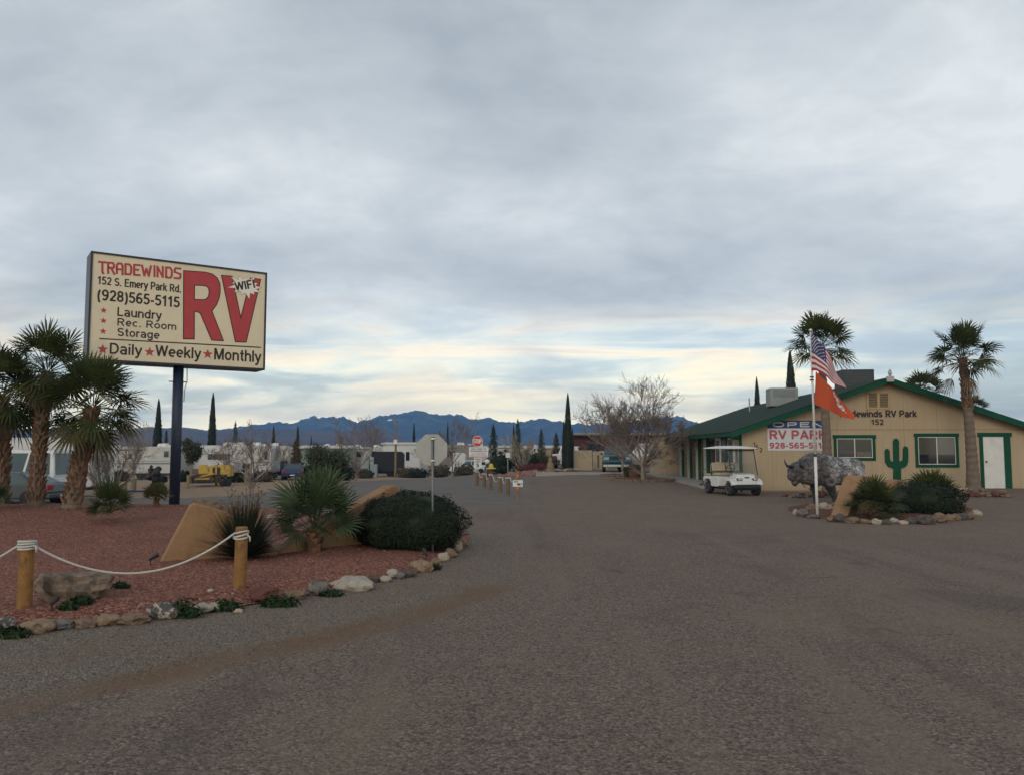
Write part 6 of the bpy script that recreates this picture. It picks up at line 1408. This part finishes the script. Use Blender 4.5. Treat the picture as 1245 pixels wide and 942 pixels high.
d = 80; vehicle('parked_car', 'white car half hidden behind the welcome sign', 'car', Bp(571, d), R(178), 3.9, 1.75, [(p[0] * .8, p[1]) for p in cb_], (-1.3, .8, .88, -.8, .3, 1.4), TRUCKW, (.18, .82), .32, .8, .8, 'cars parked in the trailer lot', .2)

# yellow bulldozer
YEL = mat('machine_yellow', (.47, .30, .035), .55, .14, 3, dirt=(.22, .14, .04, .7)); d = 52.0; b = Bp(256, d); kx = d / F
t = thing('bulldozer', 'old yellow bulldozer parked in front of the white trailers', 'bulldozer', b, R(4))
BX2 = lambda cx: (160 + cx / 7.244 - 256) * kx
b0 = at(256, 470 + 850 / 7.244, d).z; BZ2 = lambda cy: max(0, at(256, 470 + cy / 7.244, d).z - b.z)
MB().prism([(BX2(590), BZ2(770)), (BX2(585), BZ2(690)), (BX2(635), BZ2(684)), (BX2(665), BZ2(720)), (BX2(690), BZ2(770))], .35, 1.1).build('seat_housing', YEL, t, bevel=.05, fix=True)
MB().prism([(BX2(680), BZ2(775)), (BX2(685), BZ2(692)), (BX2(845), BZ2(684)), (BX2(860), BZ2(700)), (BX2(858), BZ2(775))], .3, 1.25).build('engine_hood', YEL, t, bevel=.06, fix=True)
MB().bb(BX2(715), BX2(735), .26, .297, BZ2(765), BZ2(710)).bb(BX2(752), BX2(780), .26, .297, BZ2(770), BZ2(708)).build('side_opening', BLACK, t)
MB().bb(BX2(842), BX2(864), .32, 1.22, BZ2(790), BZ2(690)).build('radiator_guard', YEL, t, bevel=.03)
for yy in (0, 1.15):
    tr_ = MB(); tr_.prism([(BX2(560), BZ2(848)), (BX2(548), BZ2(825)), (BX2(562), BZ2(795)), (BX2(720), BZ2(790)), (BX2(740), BZ2(820)), (BX2(725), BZ2(848))], yy, yy + .42); to = tr_.build('track', mat('rusty_track', (.08, .05, .03), .85, .3, 6), t, bevel=.03, fix=True)
    MB().prism([(BX2(585), BZ2(840)), (BX2(580), BZ2(806)), (BX2(700), BZ2(800)), (BX2(712), BZ2(840))], yy - .05, yy - .004).build('track_frame', YEL, to, fix=True)
    for k in range(5): MB().lathe([(.02, -.03), (.11, -.03), (.11, .03), (.02, .03)], 12, (BX2(600 + k * 25), yy - .08, BZ2(828)), Matrix.Rotation(pi / 2, 3, 'X')).build('roller', DARKMETAL, to)
MB().prism([(BX2(545), BZ2(848)), (BX2(535), BZ2(800)), (BX2(550), BZ2(780)), (BX2(562), BZ2(848))], -.2, 1.8).build('blade', mat('rusty_blade', (.10, .065, .035), .8, .3, 5), t, fix=True)
MB().tube([(BX2(555), .3, BZ2(820)), (BX2(640), .25, BZ2(785)), (BX2(730), .3, BZ2(765))], .06, 8).build('push_arm', YEL, t)
MB().tube([(BX2(740), .8, BZ2(690)), (BX2(740), .8, BZ2(672))], .04, 8).build('exhaust', DARKMETAL, t)
for f in (800, 838): wheel(t, BX2(f), .5, .26, .25, DARKMETAL)
# dark scrap sculpture beside the sign pole
d = 48; g = Bp(194, d); rg = random.Random(8); mb = MB()
for k in range(26):
    p = Vector((rg.uniform(-.42, .42), rg.uniform(-.2, .2), rg.uniform(.45, 1.15))); mb.ball(p, rg.uniform(.08, .24), 1, .6, k)
for k in range(9): mb.tube([(rg.uniform(-.3, .3), rg.uniform(-.2, .2), .7), (rg.uniform(-.7, .75), rg.uniform(-.3, .3), rg.uniform(-.02, .1))], .035, 5)
o = mb.build('scrap_sculpture', mat('black_scrap', (.016, .013, .013), .7, .3, 5)); o.location = g; o.scale = (1, 1, 1.25); tag(o, 'dark spindly scrap-metal sculpture left of the sign pole', 'sculpture')

# yellowish posts along the park road
def flatpost(label, px, ytop, ybase, d=None, w_=3.6, group='yellow posts along the park road', m=None, nm='road_post'):
    g = Bp(px, d) if d else G(px, ybase); h_ = at(px, ytop, g.y).z - g.z; return post(nm, label, g, h_, w_ * .5 * g.y / F, m or PYEL, group), g, h_
PYEL = mat('faded_yellow_post', (.26, .205, .075), .8, .15, 6)
for i, (px, yt, yb) in enumerate(((152.5, 586, 598), (163.7, 581, 597), (228.5, 577, 593), (263, 576, 590), (298.5, 575, 589))):
    flatpost(['yellow post by the foot of the left bare tree', 'yellow post beside the blue curb paint', 'yellow post just right of the blue sign pole', 'yellow post in front of the bulldozer tracks', 'yellow post left of the thin bare tree'][i], px, yt, yb)
fp = []
for i, (px, yt, yb) in enumerate(((376, 572, 580), (403.5, 571, 581), (418.5, 573, 582))):
    o, g, h_ = flatpost(['yellow post under the bushy green tree, left of three', 'yellow post under the bushy green tree, middle of three', 'yellow post under the bushy green tree, right of three'][i], px, yt, yb, w_=2.8); fp.append(g + Vector((0, -.05, h_ - .06)))
rope('pale rope between the left and middle posts under the bushy tree', fp[0], fp[1], .22, [], 'pale ropes by the park road', .018); rope('pale rope between the middle and right posts under the bushy tree', fp[1], fp[2], .12, [], 'pale ropes by the park road', .018)
g = G(165, 598); pm = MB().bb(-1.2, 1.2, -.07, .07, 0, .10).build('kerb_stop', mat('blue_kerb_paint', (.03, .07, .28), .7, .12, 4), bevel=.02); pm.location = (g.x, g.y + .3, H(g.x, g.y + .3) - .01); tag(pm, 'blue painted parking kerb beside the yellow post', 'kerb')

# street lamp
d = 82; b = Bp(481.5, d); t = thing('street_lamp', 'tall thin street lamp with one arm to the left', 'street lamp', b); ht = at(481.5, 511, d).z - b.z
MB().tube([(0, 0, -.2), (0, 0, ht * .5), (0, 0, ht)], [.13, .11, .08], 8).build('pole', GREYWOOD, t); MB().tube([(0, 0, ht * .93), (-.25, 0, ht + .02), (-.45, 0, ht + .06)], .035, 6).build('arm', ALU, t)
MB().hexa([(-.85, -.12, ht - .02), (-.4, -.12, ht), (-.4, .12, ht), (-.85, .12, ht - .02)], [(-.8, -.09, ht + .12), (-.45, -.09, ht + .14), (-.45, .09, ht + .14), (-.8, .09, ht + .12)]).build('lamp_head', WHITE, t)
MB().box((0, -.2, at(481, 537, d).z - b.z), (.35, .25, .5)).build('meter_box', WHITE, t, bevel=.03)

# stop sign with plates, rope posts, arrow sign
DRIVEPOST = mat('brown_post', (.150, .098, .056), .85, .25, 7, bump=.3, bscale=30)
ROADPOSTS = [(580, 571.5, 590), (588.8, 574, 592.5), (596.4, 575, 595), (608.2, 578, 598.5), (617.5, 578.5, 602)]
pts = []
names_ = ['first under the stop sign', 'second from the stop sign', 'third from the stop sign', 'fourth from the stop sign', 'last before the reflector post']
for i, (px, yt, yb) in enumerate(ROADPOSTS):
    o, g, h_ = flatpost(f'weathered wooden rope post, {names_[i]}', px, yt, yb, w_=4.2 if i < 3 else 4.8, group='wooden rope posts in the drive', m=DRIVEPOST, nm='rope_post'); pts.append((g, h_))
g6 = G(629.5, 605.5); h6 = at(629.5, 572, g6.y).z - g6.z
t = thing('reflector_post', 'wooden post with orange reflectors and a small white ONLY plate', 'post', g6); rr_ = 4.6 * .5 * g6.y / F
MB().lathe([(rr_, -.06), (rr_, h6 - .01), (rr_ * .9, h6)], 14).build('timber', GREYWOOD, t)
kz = g6.y / F; zz = lambda y: at(629.5, y, g6.y).z - g6.z
for y in (578, 593.5): MB().lathe([(.045, 0), (.05, .012), (.03, .02)], 14, (0, -rr_ - .003, zz(y)), Matrix.Rotation(pi / 2, 3, 'X')).build('reflector', mat('orange_reflector', (.6, .12, .02), .3, .05), t)
pl_ = MB().bb(-6 * kz, 6 * kz, -rr_ - .03, -rr_ - .022, zz(591), zz(583)).build('sign_plate', SIGNWHITE, t)
lettering('ONLY', -1.2 * kz, 5.3 * kz, zz(589.6), zz(586.6), INK, pl_, -rr_ - .033, .05)
lettering('EXIT', -4.4 * kz, .8 * kz, zz(585.9), zz(583.8), INK, pl_, -rr_ - .033, .05)
pts.append((g6, h6 - .05))
for i in range(5):
    (a, ha), (b, hb) = pts[i], pts[i + 1]
    rope(f"rope sagging from the {['first', 'second', 'third', 'fourth', 'fifth'][i]} wooden post right of the stop sign", a + Vector((.07, -.04, ha - .06)), b + Vector((-.07, -.02, hb - .16)), .16, [(a + Vector((0, 0, ha - .06)), .085, 2, .0)], 'ropes linking the wooden posts', .011)
g = pts[0][0] + Vector((0, .12, 0)); kz = g.y / F; t = thing('stop_sign', 'red STOP sign above white welcome and speed limit plates', 'road sign', g); zz = lambda y: at(580, y, g.y).z - g.z
MB().tube([(0, .01, -.1), (0, .01, zz(529.5))], .025, 8).build('pole', ALU, t)
for nm, m, r, y_, in (('white_border', SIGNWHITE, 6.9, -.02), ('red_plate', mat('stop_red', (.50, .022, .018), .45, .05), 6.35, -.024)):
    o = MB().prism(octagon(r * kz), y_ - .003, y_).build(nm, m, t); o.location = (.01, 0, zz(536))
lettering('STOP', -4.9 * kz, 5.3 * kz, zz(538.6), zz(533.2), SIGNWHITE, t, -.031, .03)
zx = lambda px: (px - 580) * kz
pl_ = MB().bb(zx(570), zx(593.2), -.022, -.016, zz(555), zz(543.2)).build('welcome_plate', SIGNWHITE, t)
for s, y0_, y1_, m, xa, xb in (('WELCOME TO', 546.3, 544.4, INK, 572.5, 590.8), ('TRADEWINDS RV', 549, 547.1, INK, 571, 592), ('ALL VISITORS', 552, 550.2, mat('sign_pink_red', (.42, .04, .06), .6, .05), 573, 590.5), ('CHECK IN AT OFFICE', 554.5, 552.8, mat('sign_pink_red', ()), 570.8, 592.2)):
    lettering(s, zx(xa), zx(xb), zz(y0_), zz(y1_), m, pl_, -.026, .03)
pl_ = MB().bb(zx(576), zx(585.3), -.024, -.018, zz(569), zz(555.8)).build('speed_limit_plate', SIGNWHITE, t)
lettering('SPEED', zx(577.2), zx(584.1), zz(558.9), zz(557.0), INK, pl_, -.028, .03); lettering('LIMIT', zx(577.4), zx(583.9), zz(561.7), zz(559.8), INK, pl_, -.028, .03); lettering('5', zx(578.8), zx(582.3), zz(567.6), zz(562.8), INK, pl_, -.028, .05)
t = thing('post_with_box', 'thin signpost with a small pale box beyond the rope posts', 'signpost', Bp(617.5, 52)); MB().tube([(0, 0, -.1), (0, 0, at(617, 548, 52).z)], .035, 6).build('pole', ALU, t); MB().box((0, -.05, at(617, 549, 52).z), (.28, .15, .3)).build('box', WHITE, t, bevel=.02)

# flower bed with pink rocks, statue and figures
rg = random.Random(77)
for i in range(34):
    px = rg.uniform(588, 656); d = rg.uniform(49, 55); b = Bp(px, d); s = rg.uniform(.08, .22)
    o = MB().ball((0, 0, s * .5), (s * 1.3, s, s), 2, .5, i).build('pink_rock', mat('pink_rock', (.22, .12, .11), .9, .25, 6, col2=(.30, .22, .19), mix=(.5, .7))); o.location = b; tag(o, 'pinkish rock in the flower bed behind the rope posts', 'rock', 'pinkish rocks of the far flower bed')
for i in range(22):
    px = rg.uniform(657, 700); d = rg.uniform(56, 58); b = Bp(px, d); s = rg.uniform(.08, .2)
    o = MB().ball((0, 0, s * .4), (s * 1.3, s, s * .8), 2, .5, i + 60).build('pale_rock', ROCK[['white', 'cream', 'tan', 'brown'][i % 4]]); o.location = b; tag(o, 'small rock edging the ground at the foot of the big cypress', 'rock', 'small rocks by the big cypress')
for i in range(9):
    px = 632 + i * 3.6; b = Bp(px, 56 + (i % 3)); mb = MB(); leaf_cloud(mb, (0, 0, .35), (.45, .4, .4), 260, .10, rg, .2, .4, 0)
    o = mb.build('red_bush', PINK_LEAF); o.location = b; tag(o, 'low reddish bush in the flower bed left of the statue', 'shrub', 'reddish bushes of the far bed')
t = thing('garden_statue', 'small grey stone statue left of the big cypress', 'statue', Bp(669, 55)); MB().lathe([(.32, -.1), (.32, .12), (.22, .16), (.26, .35), (.24, .6), (.12, .75), (.16, .88), (.1, 1.02), (.02, 1.06)], 12).build('figure', ROCK['tan'], t, smooth=True)
t = thing('yellow_ornament', 'yellow hat-shaped garden ornament right of the speed limit plate', 'ornament', Bp(597.3, 50)); MB().lathe([(.20, -.1), (.17, .35), (.14, .62)], 12).build('base', ROCK['red'], t); MB().lathe([(.30, .62), (.29, .68), (.15, .70), (.13, .88), (.06, .95), (.01, .96)], 14).build('hat', mat('ornament_yellow', (.50, .40, .03), .6, .1), t)
t = thing('white_ornament', 'small white and pink garden figure beside the yellow ornament', 'ornament', Bp(592.5, 51)); MB().lathe([(.22, -.1), (.26, .3), (.16, .75), (.05, .95)], 12).build('skirt', NAVYCAR, t); MB().ball((0, 0, 1.08), (.17, .15, .16), 2).build('head', SIGNWHITE, t)
slb = at(655, 577, 50); b = Bp(716, 49.5); k_b = MB().bb(-3.3, 3.3, -.15, .15, -.2, .15).build('kerb', CONCRETE, bevel=.02); k_b.location = b; tag(k_b, kind='structure')
# planting circles in front of the pickups
for px, py, r, lb in ((782, 584, 1.55, 'ring of brown kerb stones round the big bare tree'), (757, 578.5, 1.25, 'ring of brown kerb stones round the second bare tree')):
    g = G(px, py); mb = MB()
    for k in range(26): a = 2 * pi * k / 26; mb.box((cos(a) * r, sin(a) * r, .05), (r * .23, .14, .14), Matrix.Rotation(a + pi / 2, 3, 'Z'))
    o = mb.build('stone_ring', ROCK['brown'], bevel=.02); o.location = g; tag(o, lb, 'edging', 'stone rings round the bare trees')

# ------------------------------------------------------------------ trees of the middle distance
rg = random.Random(4)
g = G(782.5, 585); bare_tree('big spreading bare tree left of the office porch', g, [((0, 0, -.1), (.02, 0, 1), .95, 1), ((0, 0, .75), (-1, -.1, .55), 1.35, .55), ((.02, 0, .8), (.8, .1, .8), 0.98, .55), ((.02, 0, .85), (.1, .2, 1), 1.45, .58), ((0, 0, .7), (-.5, -.4, .8), 1.4, .5), ((0.02, 0, .8), (.4, -.5, .85), 1.1, .48), ((0, 0, .8), (-1, .2, .85), 1.5, .5), ((.02, 0, .85), (.7, -.1, 1), 1.15, .5)], .125, 6, rg, .05, .80, 3, minr=.0075)
g = G(758, 578); bare_tree('second bare tree behind the big one before the teal pickup', g, [((0, 0, -.1), (.06, 0, 1), 1.2, 1), ((.05, 0, 1.0), (-.9, 0, .8), 1.5, .6), ((.05, 0, 1.05), (.5, .1, .9), 1.4, .6), ((.05, 0, 1.05), (-.2, .2, 1), 1.6, .6), ((.05, 0, 1.05), (-1, -.3, .45), 1.3, .5)], .10, 5, rg, .05, .80, 3, minr=.0075)
g = G(769, 581); shrub('potted_bush', 'small bush in a brown round planter between the bare trees', g, .95, .9, .75, OLIVE_LEAF, rg, 1300, .06, None, 'bush', .8)
t = thing('planter', 'round brown planter under the bush between the bare trees', 'planter', G(773, 582)); MB().lathe([(.26, -.05), (.36, .2), (.36, .42), (.30, .46)], 14).build('pot', mat('terracotta', (.15, .06, .035), .8, .15), t); MB().lathe([(.385, .40), (.385, .46), (.31, .47)], 14).build('rim', mat('terracotta', ()), t)
gx = lambda px, d: Bp(px, d)
bare_tree('many-stemmed pale bare tree in front of the cream trailer at left', gx(131, 40), [((-.1, 0, -.1), (-.35, .1, 1), 1.05, 1), ((.0, 0, -.1), (-.1, -.1, 1), 1.12, 1), ((.1, 0, -.1), (.25, .1, 1), 1.12, 1), ((.15, 0, -.1), (.5, -.1, .95), 1.19, .9), ((-.1, .1, -.1), (-.6, .1, .9), 1.05, .8), ((.1, .1, -.1), (.75, .1, .8), 1.26, .8)], .08, 5, rg, .10, .6, 3, minr=.007, bark=mat('grey_bark', (.20, .165, .145), .9, .25, 9))
bare_tree('wispy bare tree rising behind the right-leaning palm', gx(163, 50), [((0, 0, -.1), (-.1, 0, 1), 1.18, 1), ((0, 0, 1.2), (-.7, 0, .8), 1.18, .6), ((0, 0, 1.3), (.6, 0, .9), 1.11, .6), ((0, 0, 1.3), (0, .2, 1), 1.18, .6)], .06, 5, rg, .10, .65, 3, minr=.008, twig=mat('pale_twig', (.26, .22, .16), 0.67, .2))
bare_tree('thin dark bare tree right of the bulldozer', gx(308, 45), [((0, 0, -.1), (.02, 0, 1), 0.61, 1), ((0, 0, .7), (-.85, 0, .8), 1.02, .7), ((0, 0, .7), (.95, 0, .55), 1.02, .7), ((0, 0, .75), (-.1, .1, 1), 1.02, .7), ((0, 0, .75), (.4, .1, 1), 0.88, .6)], .09, 5, rg, .08, .7, 3, minr=.008)
bare_tree('wide bare tree left of the street lamp', gx(434, 66), [((0, 0, -.1), (.02, 0, 1), 0.79, 1), ((0, 0, .9), (-.9, 0, .8), 1.51, .7), ((0, 0, .9), (.9, 0, .75), 1.58, .7), ((0, 0, .9), (-.2, .1, 1), 1.58, .7), ((0, 0, .9), (.35, .1, 1), 1.51, .7)], .13, 5, rg, .08, .75, 3, minr=.010)
bare_tree('thin leaning bare tree left of the stop sign', gx(549, 70), [((0, 0, -.1), (.05, 0, 1), 0.99, 1), ((0, 0, 1), (.75, 0, .9), 1.52, .6), ((0, 0, 1), (-.5, 0, .9), 1.22, .6), ((0, 0, 1), (.3, .1, 1), 1.44, .6)], .09, 5, rg, .10, .65, 3, minr=.010)
bare_tree('pale twiggy bare shrub before the tall pine', gx(634, 58), [((0, 0, -.1), (.1, 0, 1), 0.80, 1), ((0, 0, 0), (-.5, 0, 1), 0.96, .8), ((0, 0, 0), (.5, 0, .9), 0.96, .8), ((0, 0, .1), (-.2, .2, 1), 1.04, .8), ((0, 0, .1), (.3, -.2, 1), 1.04, .8)], .055, 4, rg, .15, .6, 3, minr=.013, bark=mat('pale_twig', ()), twig=mat('pale_twig', ()))
for px, yt, wp, d, lb, nn_ in ((192.5, 485, 12, 84, 'tall cypress left of the blue sign pole', 1500), (203, 522, 9, 86, 'low brownish cypress at the right foot of the tall one', 500), (258.5, 477.5, 11, 86, 'tallest slim cypress right of the blue sign pole', 1500), (333, 517, 7, 92, 'thin cypress behind the fifth-wheel trailer', 700), (362.5, 517, 6.5, 96, 'thin dark cypress above the rusty tree', 700), (379, 529, 4, 110, 'smallest far cypress above the green mobile home', 400), (503.5, 513.5, 5.5, 108, 'thin cypress right of the street lamp', 600), (544.5, 512, 4.5, 108, 'thin cypress just right of the grey sign back', 600), (624.5, 515, 5, 84, 'thin dark cypress beside the tall pine', 600), (690.5, 478, 10.5, 59, 'big dark cypress in front of the tan block walls', 2600), (685.5, 511, 6.5, 64, 'shorter cypress just left of the big dark one', 900), (696, 519, 5, 64, 'shorter cypress just right of the big dark one', 700)):
    b = Bp(px, d); cypress(lb, b, at(px, yt, d).z - b.z, wp * d / F, rg, nn_, None if px != 203 else OLIVE_LEAF)
for px, yt, wp, d, lb, m in ((286.5, 511, 15, 92, 'thin-topped grey conifer above the white fifth wheel', PINE_LEAF), (600, 515.5, 20, 66, 'dense pine just right of the stop sign', PINE_LEAF), (629.5, 508, 17, 78, 'tall loose pine above the twiggy bare shrub', PINE_LEAF), (658, 520.5, 15, 74, 'slim yellowish pine left of the statue', OLIVE_LEAF), (676, 525, 16, 74, 'short pine left of the big cypress', OLIVE_LEAF), (361, 532, 22, 76, 'rusty orange-brown conifer beside the blue car', RUST_LEAF)):
    b = Bp(px, d); conifer(lb, b, at(px, yt, d).z - b.z, wp * d / F, rg, m, group='conifers of the trailer park')
def leafy(label, px, d, ytop, wp, m, n, ls, trunk=.4, group='leafy trees of the trailer park'):
    b = Bp(px, d); h_ = at(px, ytop, d).z - b.z; w_ = wp * d / F; t = thing('leafy_tree', label, 'tree', b, 0, group); mb = MB(); cz = h_ * (1 + trunk) / 2
    for k in range(9):
        a = k * 2.4; c = Vector((cos(a) * w_ * .26, sin(a) * w_ * .2, cz + (h_ - cz) * .45 * sin(k * 1.9))); leaf_cloud(mb, c, (w_ * .27, w_ * .25, (h_ - cz) * .62), n // 9, ls, rg, .25, .35, None, 1.5)
    mb.build('crown', m, t); MB().tube([(0, 0, -.2), (.05, 0, h_ * .35), (0, 0, h_ * .7)], [.10, .08, .04], 7).build('trunk', BARK, t); return t
leafy('rounded olive-green tree right of the sign pole', 234, 56, 532, 24, OLIVE_LEAF, 2600, .13)
leafy('big bushy green tree left of centre beyond the young palm', 398, 60, 539, 54, OLIVE_LEAF, 6500, .13, .02)
leafy('low dark brush left of the statue', 663, 62, 552, 34, mat_l if (mat_l := OLIVE_LEAF) else None, 2600, .13, .0)
SCRUB = leafmat('lot_bush', (.050, .045, .022), (.10, .085, .045), .8, .08)
for i, (px, d, w_, h_, m, lb) in enumerate(((112, 58, 1.6, .9, SCRUB, 'dry low bush left of the cream trailer'), (150, 62, 1.2, .8, SCRUB, 'dry low bush under the cream trailer door'), (222, 60, 1.5, .8, SHRUB_LEAF, 'dark low bush behind the blue sign pole'), (272, 60, 1.3, .9, SCRUB, 'dry bush just right of the bulldozer'), (290, 58, 1.4, .7, SHRUB_LEAF, 'dark bush in front of the white fifth wheel'), (322, 60, 1.6, .8, SCRUB, 'dry bush left of the navy car'), (378, 70, 2.0, 1.6, SHRUB_LEAF, 'dark bush in front of the pale green mobile home'), (420, 66, 1.6, 1.2, SHRUB_LEAF, 'dark bush at the right edge of the bushy green tree'), (446, 78, 1.4, .8, SCRUB, 'dry bush left of the grey utility cabinet'), (497, 82, 2.2, 1.1, SCRUB, 'brown bush right of the black cargo trailer'), (510, 80, 2.0, .9, SHRUB_LEAF, 'dark bush below the white mobile home'), (536, 80, 2.2, 1.3, SCRUB, 'brown bush behind the grey sign back'), (566, 76, 1.8, 1.0, SCRUB, 'brown bush left of the stop sign plates'), (610, 62, 2.4, 1.7, SHRUB_LEAF, 'dark bush at the foot of the dense pine'), (640, 62, 2.2, 1.5, SHRUB_LEAF, 'dark bush beneath the twiggy bare shrub'), (652, 64, 2.0, 1.6, OLIVE_LEAF, 'olive bush right of the twiggy bare shrub'))):
    shrub('desert_bush', lb, Bp(px, d), w_, w_ * .8, h_, m, rg, 700, .13, 'bushes of the trailer lot', 'bush', .7, .3)
for i, (px, d, s, lb) in enumerate(((96, 60, .07, 'bare tree behind the white van roof'), (218, 74, .07, 'bare tree behind the olive tree and sign pole'), (276, 62, .06, 'small bare tree rising from behind the bulldozer hood'), (346, 78, .08, 'bare tree above the bright blue car'), (524, 88, .08, 'bare tree hidden behind the grey sign back'))):
    bare_tree(lb, Bp(px, d), [((0, 0, -.1), (.02, 0, 1), 1.1, 1), ((0, 0, .9), (-.8, 0, .8), 1.0, .7), ((0, 0, .9), (.8, 0, .8), 1.0, .7), ((0, 0, .9), (-.1, .1, 1), 1.1, .7), ((0, 0, .9), (.3, -.1, 1), 1.1, .7)], s, 4, rg, .06, .75, 3, minr=.012)
for i, (px, d, kind, lb) in enumerate(((125, 63, 0, 'dark barrel under the cream trailer'), (247, 66, 1, 'stack of dark crates left behind the bulldozer'), (295, 64, 0, 'dark barrel beneath the white fifth wheel nose'), (440, 80, 1, 'brown crate stack beside the grey utility cabinet'), (492, 84, 1, 'brown crate stack right of the cargo trailer'), (556, 78, 0, 'dark barrel beside the white utility trailer'))):
    t = thing('barrel' if kind == 0 else 'crate_stack', lb, 'barrel' if kind == 0 else 'crates', Bp(px, d))
    if kind == 0: MB().lathe([(.28, 0), (.30, .05), (.28, .3), (.30, .33), (.28, .36), (.28, .62), (.30, .66), (.28, .9), (.25, .9)], 16).build('drum', DARKMETAL, t)
    else:
        for z in (0, .5): MB().bb(-.6, .6, -.4, .4, z, z + .46).bb(-.62, .62, -.42, -.401, z + .1, z + .16).build('crate', BRICKW, t)
# scrub along the foot of the near hills reads as one mass
mb = MB(); rr_ = random.Random(90)
for k in range(520):
    px = rr_.uniform(-250, 1250); d = rr_.uniform(115, 420); b = Bp(px, d); s = rr_.uniform(.8, 2.4)
    leaf_cloud(mb, b + Vector((0, 0, s * .4)), (s, s, s * .7), 26, s * .55, rr_, .2, .3, None)
tag(mb.build('desert_scrub', leafmat('scrub_leaf', (.055, .050, .028), (.11, .09, .055), .8, .05)), kind='stuff')
